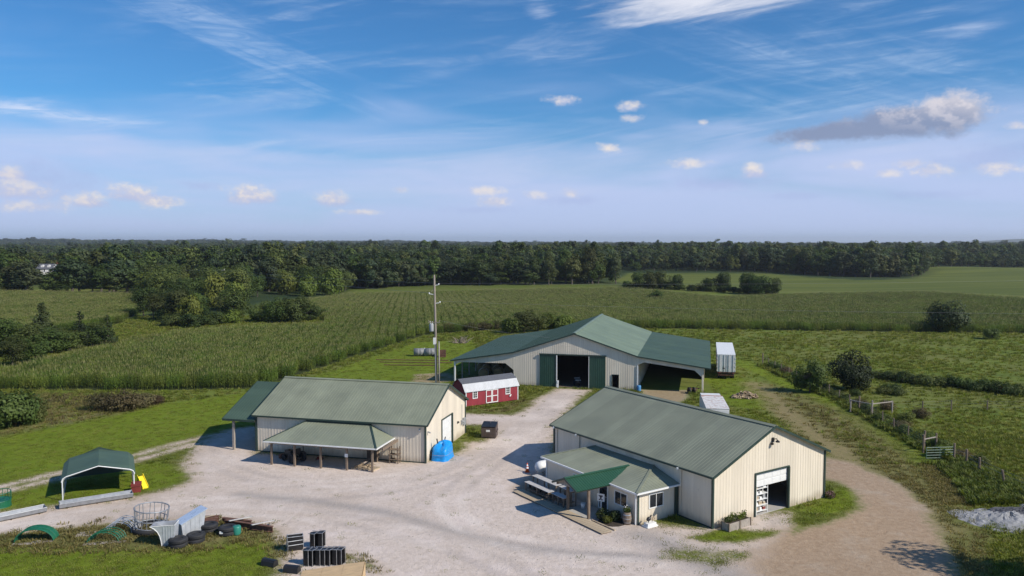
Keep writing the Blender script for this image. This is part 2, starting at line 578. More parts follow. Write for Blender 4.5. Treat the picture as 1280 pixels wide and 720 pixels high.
MAT['rust_pink'] = M('pale_rust', (.40, .20, .16), .8, var=.3, scale=2)
MAT['dull_grey'] = M('dull_grey_steel', (.20, .205, .21), .6, var=.2, dirt=(.12, .1, .09, .58, .5))
MAT['galv_dull'] = M('dull_galvanised_steel', (.30, .315, .34), .5, .35, var=.15, scale=4, dirt=(.2, .17, .15, .58, .5))
MAT['stone'] = M('limestone', (.42, .37, .32), .9, var=.3, scale=1.2)
MAT['pole_pale'] = M('pale_pole', (.45, .43, .40), .8, var=.1)
MAT['gate_green'] = M('faded_green_gate', (.10, .17, .12), .5, var=.15)
MAT['pale_tube'] = M('pale_galvanised_tube', (.62, .62, .62), .4, .4, var=.1)
MAT['sky_tint_sheet'] = M('sheet_painted_sky_reflection', (.50, .60, .74), .3, .2, var=.06)  # plain sheet metal; the sky's reflection is put into its base colour
MAT['teal'] = M('teal_plastic', (.03, .22, .16), .45, var=.1)
MAT['pale_wood'] = M('pale_batten', (.50, .48, .46), .7, var=.1)


# ------------------------------------------------------------------ the ground
def sstep(x, a, b):
    t = np.clip((x - a) / (b - a), 0, 1)
    return t * t * (3 - 2 * t)


def T(x, y):
    """height of the land"""
    x = np.asarray(x, float)
    y = np.asarray(y, float)
    d = np.hypot(x, y)
    az = np.arctan2(x, np.where(np.abs(y) < 1e-6, 1e-6, y))
    und = 1.5 * np.sin(x / 71 + 1.3) * np.sin(y / 63 + .4) + .9 * np.sin((x + .8 * y) / 41.0) + .7 * np.sin((x - y) / 97.0 + 2)
    h = und * sstep(d, 170, 420)
    h = h + 3.0 * np.sin(x / 310 + .5) * np.sin(y / 420) * sstep(d, 500, 1200)
    left = 24 * np.exp(-((az + .50) / .30) ** 2) + 9 * np.exp(-((az + .08) / .20) ** 2) - 1
    h = h + sstep(d, 2600, 4600) * left * (.85 + .15 * np.sin(az * 31) + .08 * np.sin(az * 83 + 1))
    h = h + 66 * sstep(d, 7600, 9800) * np.exp(-((az - .60) / .085) ** 2)
    return h


def GT(u, v, dz=0.0):
    """point on the land (plus dz) seen in pixel (u, v)"""
    z = dz
    for _ in range(12):
        p = G(u, v, z)
        z = .5 * z + .5 * (float(T(p.x, p.y)) + dz)
    return Vector((p.x, p.y, float(T(p.x, p.y))))


def poly_sd(P, poly):
    """signed distance (negative inside) of points P (N,2) to a polygon"""
    poly = np.asarray(poly, float)
    d2 = np.full(len(P), 1e18)
    ins = np.zeros(len(P), bool)
    n = len(poly)
    for i in range(n):
        a, b = poly[i], poly[(i + 1) % n]
        e = b - a
        w = P - a
        k = np.clip((w @ e) / max(e @ e, 1e-12), 0, 1)
        q = w - k[:, None] * e
        d2 = np.minimum(d2, (q * q).sum(1))
        c1 = (a[1] <= P[:, 1]) != (b[1] <= P[:, 1])
        with np.errstate(divide='ignore', invalid='ignore'):
            xi = a[0] + (P[:, 1] - a[1]) / (b[1] - a[1]) * e[0] if abs(b[1] - a[1]) > 1e-12 else np.full(len(P), 1e18)
        ins ^= c1 & (P[:, 0] < xi)
    d = np.sqrt(d2)
    return np.where(ins, -d, d)


def line_sd(P, pts, w):
    d2 = np.full(len(P), 1e18)
    pts = np.asarray(pts, float)
    for a, b in zip(pts[:-1], pts[1:]):
        e = b - a
        q = P - a
        k = np.clip((q @ e) / max(e @ e, 1e-12), 0, 1)
        r = q - k[:, None] * e
        d2 = np.minimum(d2, (r * r).sum(1))
    return np.sqrt(d2) - w


def gp(px, z=0.0):
    return [G2(u, v, z) for u, v in px]


YARD = gp([(-160, 700), (0, 668), (70, 661), (140, 655), (200, 651), (262, 648), (318, 655), (340, 664), (356, 676), (352, 690), (352, 715), (352, 745), (352, 800), (1000, 800), (1000, 740), (992, 668), (985, 641), (944, 643), (932, 653), (890, 661),
           (800, 655), (700, 600), (692, 560), (695, 530), (716, 505), (737, 488), (696, 485.5), (692, 488), (672, 498), (664, 509),
           (640, 519), (583, 517), (560, 522), (583, 531), (607, 531), (616, 542), (606, 552), (584, 554), (578, 566), (532, 578), (322, 566),
           (322, 533), (290, 536), (262, 546), (244, 560), (228, 580), (238, 592), (236, 603), (205, 613), (165, 622), (120, 627), (60, 633), (0, 641),
           (-160, 668)])
PATCH = [gp([(858, 672), (891, 662), (915, 660), (940, 664), (978, 663), (965, 670), (923, 679), (880, 677)]),
         gp([(838, 684), (880, 686), (940, 690), (936, 697), (895, 711), (872, 704), (822, 698)]), gp([(415, 690), (440, 692), (468, 704), (478, 716), (450, 712), (425, 700)]),
         gp([(992, 640), (1027, 623), (1050, 605), (1072, 617), (1073, 636), (1040, 645), (1012, 643)])]
TRACKS = [(gp([(-120, 634), (0, 612), (90, 591), (175, 571), (250, 550), (275, 545)]), 1.25)]
DIRT = gp([(1031, 572), (1060, 578), (1095, 592), (1125, 608), (1150, 630), (1168, 660), (1180, 690), (1196, 725), (1206, 800), (985, 800),
           (945, 700), (985, 668), (1050, 650), (1078, 638), (1074, 614), (1048, 602), (1031, 598)])
SAND = [gp([(800, 487.5), (862, 488), (858, 499), (835, 508), (812, 500)]), gp([(520, 468), (560, 466), (570, 474), (545, 480), (515, 478)]),
        gp([(640, 612), (668, 590), (690, 622), (672, 632)])]
MOWN = [gp([(-120, 566), (0, 547), (70, 534), (140, 521), (200, 506), (310, 491), (330, 487), (420, 462), (520, 428), (590, 425), (600, 440), (560, 480), (360, 473),
            (322, 530), (250, 548), (170, 572), (90, 592), (0, 612), (-120, 634)]),
        gp([(-160, 660), (0, 620), (60, 606), (140, 588), (200, 577), (236, 586), (238, 600), (200, 612), (130, 625), (60, 632), (0, 640), (-100, 655)]),
        gp([(-160, 712), (0, 681), (80, 684), (170, 686), (250, 683), (320, 672), (345, 680), (340, 700), (318, 725), (300, 800), (-160, 800)])]
STRIP = [(gp([(925, 452), (985, 480), (1060, 516), (1120, 548), (1165, 585), (1200, 612)]), 1.6), (gp([(895, 470), (915, 480), (940, 505)]), 3)]
DRYZ = [gp([(955, 478), (1010, 494), (1080, 524), (1130, 560), (1175, 600), (1200, 640), (1175, 660), (1120, 608), (1060, 577), (1000, 545), (960, 510)]),
        gp([(200, 495), (60, 493), (0, 500), (0, 545), (90, 528), (190, 507)]),
        gp([(0, 669), (120, 656), (260, 650), (340, 662), (420, 680), (480, 712), (430, 720), (350, 700), (345, 682), (320, 673), (250, 684), (100, 686), (0, 684)]),
        gp([(583, 518), (640, 519), (668, 508), (680, 497), (650, 500), (620, 512), (583, 512)]),
        gp([(1185, 640), (1215, 660), (1215, 720), (1190, 720)])]
CORN_A = gp([(-260, 497), (0, 487), (100, 488), (200, 488), (322, 486), (400, 460), (470, 438), (530, 419), (620, 412), (850, 411), (1050, 414), (1280, 417), (1700, 420)]) \
    + gp([(1700, 372), (1280, 374), (1160, 366), (1000, 366), (900, 368), (820, 360), (765, 357.5), (560, 358), (440, 361), (345, 377), (400, 386), (408, 401),
          (310, 405), (230, 411), (170, 421), (100, 435), (0, 456), (-260, 480)], 1.9)
TONGUE = gp([(160, 412), (200, 413), (260, 408), (306, 402), (312, 387), (332, 377), (425, 364), (450, 356), (340, 348), (175, 350), (160, 364), (172, 388)])
CORN_B = gp([(-200, 412), (60, 412), (150, 398), (178, 385), (170, 369), (-200, 369)], 1.2)
SOY = gp([(772, 352), (790, 341), (960, 342), (1075, 349), (1150, 347), (1165, 336), (1280, 334.5), (1800, 334), (1800, 371), (1280, 372.5), (1160, 364), (1000, 364.5), (870, 366)])

# wheel marks and greyer, damper stone across the yard
GREYL = [(gp([(300, 618), (400, 628), (480, 640), (560, 662), (640, 683), (720, 692), (820, 696)]), .55, 1.3),
         (gp([(800, 668), (850, 690), (920, 722)]), 1.2, 2.5), (gp([(1000, 660), (1050, 690), (1060, 730)]), 2.0, 3.0)]


RUTS = []


def ruts(px, n=1, gap=1.7, jit=0.0):
    c = np.array(gp(px))
    # smooth the line
    for _ in range(3):
        c = np.concatenate([c[:1], np.stack([.75 * c[:-1] + .25 * c[1:], .25 * c[:-1] + .75 * c[1:]], 1).reshape(-1, 2), c[-1:]])
    d = np.gradient(c, axis=0)
    nrm = np.stack([-d[:, 1], d[:, 0]], 1)
    nrm /= np.linalg.norm(nrm, axis=1)[:, None] + 1e-9
    for s_ in (-.5, .5):
        RUTS.append(c + nrm * gap * s_)


ruts([(-60, 668), (100, 642), (250, 628), (380, 622), (500, 612), (600, 580), (660, 530), (715, 488)])
ruts([(-60, 672), (120, 646), (280, 636), (420, 646), (540, 672), (640, 712), (690, 760)])
ruts([(715, 488), (670, 530), (620, 575), (570, 610), (560, 640), (600, 670), (700, 690), (820, 694)])
ruts([(250, 560), (290, 590), (360, 606), (450, 604), (530, 592), (590, 560)])
ruts([(820, 700), (900, 695), (960, 668), (966, 645)])
ruts([(960, 760), (1050, 700), (1110, 650), (1105, 612), (1060, 588), (1032, 580)])
ruts([(700, 490), (690, 505), (640, 545), (600, 565), (575, 575)])
ruts([(1000, 790), (1085, 700), (1130, 655), (1120, 612), (1075, 586), (1000, 545), (950, 505)])
WORN = [(gp([(1075, 592), (1040, 560), (1000, 530), (965, 500), (940, 480)]), 1.6), (gp([(1120, 610), (1150, 640), (1180, 660)]), 1.0)]


def masks(P):
    """named 0..1 masks at points P (N,2); .5 is the edge of each zone"""
    def soft(sd, w):
        return np.clip(.5 - sd / (2 * w), 0, 1)
    o = {}
    g = poly_sd(P, YARD)
    for l, w in TRACKS:
        g = np.minimum(g, np.maximum(line_sd(P, l, w), -line_sd(P, l, .35)))
    patch = np.minimum.reduce([poly_sd(P, q) for q in PATCH])
    thin = np.minimum.reduce([poly_sd(P, q) for q in PATCH[1:3]])
    d = poly_sd(P, DIRT)
    g = np.minimum(g, d)
    o['gravel'] = np.minimum(soft(g, 1.6), 1 - soft(patch, .9) * (1 - .42 * soft(thin, 1.0)))
    sand = np.minimum.reduce([poly_sd(P, q) for q in SAND])
    o['tan'] = np.maximum(soft(d - .8, 2.5), soft(sand, 1.2))
    o['sand'] = soft(sand, 1.2)
    o['mown'] = soft(np.minimum.reduce([poly_sd(P, q) for q in MOWN] + [line_sd(P, l, w) for l, w in STRIP]), 1.6)
    o['mown'] = np.maximum(o['mown'], soft(patch, .9) * .8)
    o['dry'] = soft(np.minimum.reduce([poly_sd(P, q) for q in DRYZ]), 2.6)
    o['crop'] = np.maximum(soft(poly_sd(P, CORN_A), 1.0), soft(poly_sd(P, CORN_B), 2.0))
    o['soy'] = soft(poly_sd(P, SOY), 4.0)
    gl = np.zeros(len(P))
    for l, w, s in GREYL:
        gl = np.maximum(gl, soft(line_sd(P, l, w), s))
    o['damp'] = gl
    rt = np.full(len(P), 1e9)
    near = (P[:, 1] < 125) & (P[:, 1] > 36) & (np.abs(P[:, 0]) < 50)
    for l in RUTS:
        rt[near] = np.minimum(rt[near], line_sd(P[near], l, .12))
    o['rut'] = np.clip(1 - np.abs(rt) / .55, 0, 1)
    o['worn'] = np.maximum.reduce([soft(line_sd(P, l, w), 1.8) for l, w in WORN])
    dist = np.hypot(P[:, 0], P[:, 1])
    o['wood'] = np.clip(np.maximum(sstep(dist, 330, 420), soft(poly_sd(P, TONGUE), 4.0)) - o['soy'] * 2 - o['crop'] * 2, 0, 1)
    return o


def ground_material():
    m = bpy.data.materials.new('ground_cover')
    m.use_nodes = True
    t = NT(m.node_tree)
    p = m.node_tree.nodes['Principled BSDF']
    pos = t.node('ShaderNodeNewGeometry').outputs['Position']

    def attr(n):
        a = t.node('ShaderNodeAttribute')
        a.attribute_name = n
        return a.outputs['Fac']
    big = t.noise(pos, .045, 4, .55)
    mid = t.noise(pos, .33, 5, .6)
    fine = t.noise(pos, 2.2, 5, .65)
    grain = t.noise(pos, 11.0, 4, .7)
    wob = t.math('ADD', t.math('MULTIPLY', t.math('SUBTRACT', mid, .5), .55), t.math('MULTIPLY', t.math('SUBTRACT', fine, .5), .55))

    def edge(n, w=.09, k=1.0):
        return t.ramp(t.math('ADD', attr(n), t.math('MULTIPLY', wob, k)), .5 - w, .5 + w)
    # pasture
    c = t.mix(t.ramp(mid, .32, .68), (.098, .138, .020), (.150, .184, .032))
    c = t.mix(t.ramp(big, .42, .62, 0, .8), c, (.150, .158, .042))
    c = t.mix(t.ramp(fine, .55, .75, 0, .55), c, (.18, .17, .06))
    c = t.mix(t.ramp(fine, .42, .25, 0, .5), c, (.068, .100, .018))
    # mown grass, with mower lanes
    sp = t.node('ShaderNodeSeparateXYZ')
    t.l.new(pos, sp.inputs[0])
    lane = t.math('SINE', t.math('ADD', t.math('MULTIPLY', sp.outputs[0], 1.05), t.math('ADD', t.math('MULTIPLY', sp.outputs[1], -2.4), t.math('MULTIPLY', mid, 2.0))))
    mown = t.mix(t.ramp(mid, .3, .7), (.118, .168, .010), (.148, .198, .013))
    mown = t.mix(t.ramp(lane, -1, 1, 0, .22), mown, (.16, .195, .02))
    mown = t.mix(t.ramp(fine, .5, .8, 0, .32), mown, (.19, .19, .035))
    mown = t.mix(t.ramp(grain, .55, .8, 0, .22), mown, (.09, .135, .010))
    c = t.mix(edge('mown', .22), c, mown)
    dry = t.mix(t.ramp(fine, .35, .65), (.19, .165, .065), (.13, .13, .042))
    dry = t.mix(t.ramp(mid, .55, .75, 0, .7), dry, (.27, .21, .11))
    c = t.mix(t.math('MULTIPLY', edge('dry', .3, 1.2), .8), c, dry)
    c = t.mix(edge('soy', .3, .2), c, t.mix(t.ramp(t.noise(t.vmath('MULTIPLY', pos, (.25, 1.6, 1)), .03, 5, .6), .36, .64), (.088, .112, .020), (.128, .148, .028)))
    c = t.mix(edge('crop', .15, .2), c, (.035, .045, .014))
    c = t.mix(attr('wood'), c, t.mix(t.ramp(t.noise(pos, .02, 5, .6), .35, .65), (.022, .040, .014), (.045, .065, .02)))
    # limestone gravel
    g = t.mix(t.ramp(fine, .3, .7), (.545, .455, .385), (.65, .553, .483))
    g = t.mix(t.ramp(mid, .48, .72, 0, .75), g, (.70, .60, .545))
    g = t.mix(t.ramp(big, .46, .68, 0, .7), g, (.47, .375, .295))
    g = t.mix(t.ramp(attr('gravel'), 1.0, .55, 0, .5), g, (.43, .335, .24))
    g = t.mix(t.ramp(grain, .56, .78, 0, .5), g, (.34, .29, .265))
    g = t.mix(t.ramp(grain, .42, .26, 0, .5), g, (.76, .68, .625))
    swirl = t.noise(pos, .22, 6, .6, 2.5)
    g = t.mix(t.ramp(swirl, .55, .62, 0, .22), g, (.76, .66, .60))
    g = t.mix(t.ramp(t.noise(pos, .16, 6, .6, 2.0), .58, .70, 0, .2), g, (.40, .345, .315))
    g = t.mix(t.math('MULTIPLY', edge('damp', .35, .9), .62), g, (.235, .225, .22))
    rutn = t.ramp(t.noise(pos, .12, 3, .5), .38, .6)
    g = t.mix(t.math('MULTIPLY', t.math('MULTIPLY', attr('rut'), rutn), t.ramp(mid, .3, .6, .15, .55)), g, (.76, .67, .60))
    g = t.mix(t.math('MULTIPLY', t.math('MULTIPLY', attr('rut'), t.math('SUBTRACT', 1.0, rutn)), .42), g, (.36, .31, .28))
    tan = t.mix(t.ramp(fine, .3, .7), (.31, .215, .135), (.39, .285, .19))
    tan = t.mix(t.ramp(mid, .5, .75, 0, .6), tan, (.42, .345, .265))
    g = t.mix(t.math('MULTIPLY', edge('tan', .3, 1.0), .92), g, tan)
    ge = edge('gravel', .16, 1.0)
    c = t.mix(t.math('MULTIPLY', edge('worn', .4, 1.2), .75), c, t.mix(t.ramp(fine, .3, .7), (.30, .225, .12), (.22, .19, .085)))
    # a dusty, half-bare fringe outside the stone
    fr = t.ramp(t.math('ADD', attr('gravel'), t.math('MULTIPLY', wob, 1.3)), .12, .5)
    c = t.mix(t.math('MULTIPLY', fr, .55), c, (.26, .22, .12))
    c = t.mix(t.math('MAXIMUM', ge, t.math('MULTIPLY', edge('sand', .25), .8)), c, g)
    t.l.new(c, p.inputs['Base Color'])
    p.inputs['Roughness'].default_value = .95
    p.inputs['Specular IOR Level'].default_value = .15
    bn = t.node('ShaderNodeBump')
    bn.inputs['Strength'].default_value = .8
    bn.inputs['Distance'].default_value = .09
    t.l.new(t.math('ADD', fine, t.math('MULTIPLY', grain, .5)), bn.inputs['Height'])
    t.l.new(bn.outputs[0], p.inputs['Normal'])
    return m


MAT['ground'] = ground_material()


def grid_mesh(name, P3, quads, mask):
    me = bpy.data.meshes.new(name)
    me.vertices.add(len(P3))
    me.vertices.foreach_set('co', P3.astype(np.float32).ravel())
    nq = len(quads)
    me.loops.add(nq * 4)
    me.loops.foreach_set('vertex_index', quads.astype(np.int32).ravel())
    me.polygons.add(nq)
    me.polygons.foreach_set('loop_start', np.arange(0, nq * 4, 4, dtype=np.int32))
    me.polygons.foreach_set('use_smooth', np.ones(nq, bool))
    me.update(calc_edges=True)
    me.validate()
    for k, v in mask.items():
        a = me.attributes.new(k, 'FLOAT', 'POINT')
        a.data.foreach_set('value', v.astype(np.float32))
    me.materials.append(MAT['ground'])
    return me


def axis(lo, hi, step, far_lo, far_hi, grow):
    mid = list(np.arange(lo, hi + 1e-6, step))
    a, s = [], step
    x = hi
    while x < far_hi:
        s *= grow
        x += s
        a.append(x)
    b, s = [], step
    x = lo
    while x > far_lo:
        s *= grow
        x -= s
        b.append(x)
    return np.array(b[::-1] + mid + a)


def build_ground():
    xs = axis(-62, 62, .45, -15000, 15000, 1.055)
    ys = axis(40, 132, .45, -4000, 15000, 1.045)
    X, Y = np.meshgrid(xs, ys)
    P = np.stack([X.ravel(), Y.ravel()], 1)
    mk = masks(P)
    Z = T(P[:, 0], P[:, 1])
    nx, ny = len(xs), len(ys)
    i = np.arange((nx - 1) * (ny - 1))
    r, c = i // (nx - 1), i % (nx - 1)
    q = np.stack([r * nx + c, r * nx + c + 1, (r + 1) * nx + c + 1, (r + 1) * nx + c], 1)
    me = grid_mesh('ground', np.column_stack([P, Z]), q, mk)
    tag(link_mesh('ground', me, None), 'grass land and fields reaching to the wooded horizon', 'ground', kind='structure')
    # the stone yard and the dirt track: thin sheets on the ground
    xs2, ys2 = np.arange(-46, 46.1, .3), np.arange(38, 122.1, .3)
    X, Y = np.meshgrid(xs2, ys2)
    P = np.stack([X.ravel(), Y.ravel()], 1)
    mk = masks(P)
    nx, ny = len(xs2), len(ys2)
    i = np.arange((nx - 1) * (ny - 1))
    r, c = i // (nx - 1), i % (nx - 1)
    q = np.stack([r * nx + c, r * nx + c + 1, (r + 1) * nx + c + 1, (r + 1) * nx + c], 1)
    gv = np.maximum(mk['gravel'], mk['sand'])[q].max(1)
    tn = (poly_sd(P, DIRT)[q].min(1) < .8)
    for nm, sel, lab in (('gravel_yard', (gv > .3) & ~tn, 'pale limestone gravel yard between the farm buildings'), ('dirt_track', (gv > .3) & tn, 'tan dirt track curving round the end of the store')):
        qq = q[sel]
        used, inv = np.unique(qq, return_inverse=True)
        P3 = np.column_stack([P[used], np.full(len(used), .006)])
        me = grid_mesh(nm, P3, inv.reshape(-1, 4), {k: v[used] for k, v in mk.items()})
        tag(link_mesh(nm, me, None), lab, 'gravel yard' if nm == 'gravel_yard' else 'track', kind='structure')


build_ground()


# ------------------------------------------------------------------ scattering (grass, corn, far woods)
def scatter(name, pts, rot, scl, idx, protos, label, cat):
    """one object that instances the meshes PROTOS on points"""
    pts = np.asarray(pts, np.float32)
    me = bpy.data.meshes.new(name)
    me.vertices.add(len(pts))
    me.vertices.foreach_set('co', pts.ravel())
    for nm, typ, key, data in (('rot', 'FLOAT_VECTOR', 'vector', rot), ('scl', 'FLOAT_VECTOR', 'vector', scl), ('idx', 'INT', 'value', idx)):
        a = me.attributes.new(nm, typ, 'POINT')
        a.data.foreach_set(key, np.asarray(data, np.int32 if typ == 'INT' else np.float32).ravel())
    o = link_mesh(name, me, None)
    tag(o, label, cat, kind='stuff')
    coll = bpy.data.collections.new(name + '_sources')
    for k, pm in enumerate(protos):
        po = bpy.data.objects.new('%s_source_%02d' % (name, k), pm)
        coll.objects.link(po)
    ng = bpy.data.node_groups.new(name, 'GeometryNodeTree')
    ng.interface.new_socket('Geometry', in_out='INPUT', socket_type='NodeSocketGeometry')
    ng.interface.new_socket('Geometry', in_out='OUTPUT', socket_type='NodeSocketGeometry')
    gi, go = ng.nodes.new('NodeGroupInput'), ng.nodes.new('NodeGroupOutput')
    ci = ng.nodes.new('GeometryNodeCollectionInfo')
    ci.inputs['Collection'].default_value = coll
    ci.inputs['Separate Children'].default_value = True
    ci.inputs['Reset Children'].default_value = True
    ip = ng.nodes.new('GeometryNodeInstanceOnPoints')
    ip.inputs['Pick Instance'].default_value = True

    def na(n, typ):
        x = ng.nodes.new('GeometryNodeInputNamedAttribute')
        x.data_type = typ
        x.inputs[0].default_value = n
        return x.outputs[0]
    e2r = ng.nodes.new('FunctionNodeEulerToRotation')
    ng.links.new(na('rot', 'FLOAT_VECTOR'), e2r.inputs[0])
    ng.links.new(gi.outputs[0], ip.inputs['Points'])
    ng.links.new(ci.outputs[0], ip.inputs['Instance'])
    ng.links.new(na('idx', 'INT'), ip.inputs['Instance Index'])
    ng.links.new(e2r.outputs[0], ip.inputs['Rotation'])
    ng.links.new(na('scl', 'FLOAT_VECTOR'), ip.inputs['Scale'])
    ng.links.new(ip.outputs[0], go.inputs[0])
    md = o.modifiers.new('scatter', 'NODES')
    md.node_group = ng
    return o


nrg = np.random.default_rng(11)


def quads_mesh(name, V4, mats, mi=None):
    """V4: (N,4,3) quads"""
    n = len(V4)
    me = bpy.data.meshes.new(name)
    me.vertices.add(n * 4)
    me.vertices.foreach_set('co', V4.astype(np.float32).ravel())
    me.loops.add(n * 4)
    me.loops.foreach_set('vertex_index', np.arange(n * 4, dtype=np.int32))
    me.polygons.add(n)
    me.polygons.foreach_set('loop_start', np.arange(0, n * 4, 4, dtype=np.int32))
    for m in mats:
        me.materials.append(m)
    if mi is not None:
        me.polygons.foreach_set('material_index', np.asarray(mi, np.int32))
    me.update(calc_edges=True)
    return me


# ---- corn: patches of three rows, every plant with leaves and a tassel
def corn_patch(seed, nrow=3, length=2.0, gap=.76, sp=.26):
    r = np.random.default_rng(seed)
    Q, mi = [], []
    for row in range(nrow):
        for k in range(int(length / sp)):
            x = -length / 2 + (k + .5) * sp + r.normal(0, .04)
            y = (row - (nrow - 1) / 2) * gap + r.normal(0, .05)
            h = r.normal(2.1, .14)
            b = np.array([x, y, 0])
            w = .022
            a0 = r.uniform(0, 3.14)
            dx = np.array([math.cos(a0), math.sin(a0), 0]) * w
            Q.append([b - dx, b + dx, b + dx * .6 + (0, 0, h * .9), b - dx * .6 + (0, 0, h * .9)])
            mi.append(0)
            ph = r.uniform(0, 6.28)
            for j in range(9):
                z0 = h * (.16 + .082 * j) + r.normal(0, .03)
                a = ph + (j % 2) * 3.14 + r.normal(0, .5)
                ln = r.uniform(.34, .54) * (1 - .045 * j)
                d = np.array([math.cos(a), math.sin(a), 0])
                s = np.array([-d[1], d[0], 0]) * .056
                p0 = b + (0, 0, z0)
                p1 = p0 + d * ln * .5 + (0, 0, ln * .42)
                p2 = p0 + d * ln + (0, 0, ln * r.uniform(-.25, .2))
                Q.append([p0 - s * .5, p0 + s * .5, p1 + s, p1 - s])
                Q.append([p1 - s, p1 + s, p2 + s * .15, p2 - s * .15])
                mi += [0, 0]
            top = b + (0, 0, h * .88)
            for j in range(1):
                a = r.uniform(0, 6.28)
                d = np.array([math.cos(a), math.sin(a), 0]) * .07
                s = np.array([-d[1], d[0], 0]) * .22
                Q.append([top - s, top + s, top + d + s + (0, 0, h * .17), top + d - s + (0, 0, h * .17)])
                mi.append(1)
    return quads_mesh('corn_patch_%d' % seed, np.array(Q, float), [MAT['corn'], MAT['tassel']], mi)


def in_poly(P, poly, margin=0.0):
    return poly_sd(P, poly) < -margin


def in_view(P, m=25.0):
    return (np.abs(P[:, 0]) < .69 * P[:, 1] + m) & (P[:, 1] > 30)


def build_corn():
    protos = [corn_patch(k) for k in range(4)]
    pts = []
    for poly, ang, far in ((CORN_A, R(7), 0), (CORN_B, R(62), 1)):
        a = np.array(poly)
        L, W = 2.0, 2.28
        c, s = math.cos(ang), math.sin(ang)
        cen = a.mean(0)
        ext = np.abs(a - cen).max() * 1.5
        u = np.arange(-ext, ext, L)
        v = np.arange(-ext, ext, W)
        Ug, Vg = np.meshgrid(u, v)
        P = np.stack([cen[0] + Ug.ravel() * c - Vg.ravel() * s, cen[1] + Ug.ravel() * s + Vg.ravel() * c], 1)
        P = P[in_view(P)]
        P = P[in_poly(P, poly, .35)]
        vv = -(P[:, 0] - cen[0]) * s + (P[:, 1] - cen[1]) * c
        lane = np.mod(vv, 36.48) < 2.2
        P = P[~lane] if far else P
        # field paths and thin spots
        pts.append(np.column_stack([P, np.full(len(P), ang)]))
    A = np.concatenate(pts)
    n = len(A)
    rot = np.zeros((n, 3))
    rot[:, 2] = A[:, 2] + np.where(nrg.random(n) < .5, 0, math.pi)
    hn = .95 + .12 * np.sin(A[:, 0] / 19) * np.sin(A[:, 1] / 23 + 1) + nrg.normal(0, .035, n)
    scl = np.stack([np.ones(n), np.ones(n), hn], 1)
    scatter('corn_crop', np.column_stack([A[:, :2], T(A[:, 0], A[:, 1])]), rot, scl, nrg.integers(0, 4, n), protos,
            'tall green tasselled corn filling the field behind the buildings', 'corn')
    print('corn patches', n)


build_corn()


# ---- grass and weeds
def tuft(seed, n, h, spread, mat, w=.02):
    r = np.random.default_rng(seed)
    Q = []
    for k in range(n):
        a = r.uniform(0, 6.28)
        q = r.uniform(0, spread)
        b = np.array([math.cos(a) * q, math.sin(a) * q, -.01])
        a2 = a + r.normal(0, .8)
        ln = h * r.uniform(.55, 1.1)
        d = np.array([math.cos(a2), math.sin(a2), 0]) * ln * r.uniform(.15, .6)
        s = np.array([-d[1], d[0], 0])
        s = s / (np.linalg.norm(s) + 1e-9) * w
        m = b + d * .45 + (0, 0, ln * .6)
        t = b + d + (0, 0, ln * r.uniform(.75, .95))
        Q.append([b - s, b + s, m + s * .9, m - s * .9])
        Q.append([m - s * .9, m + s * .9, t + s * .1, t - s * .1])
    return quads_mesh('tuft_%d' % seed, np.array(Q, float), [mat])


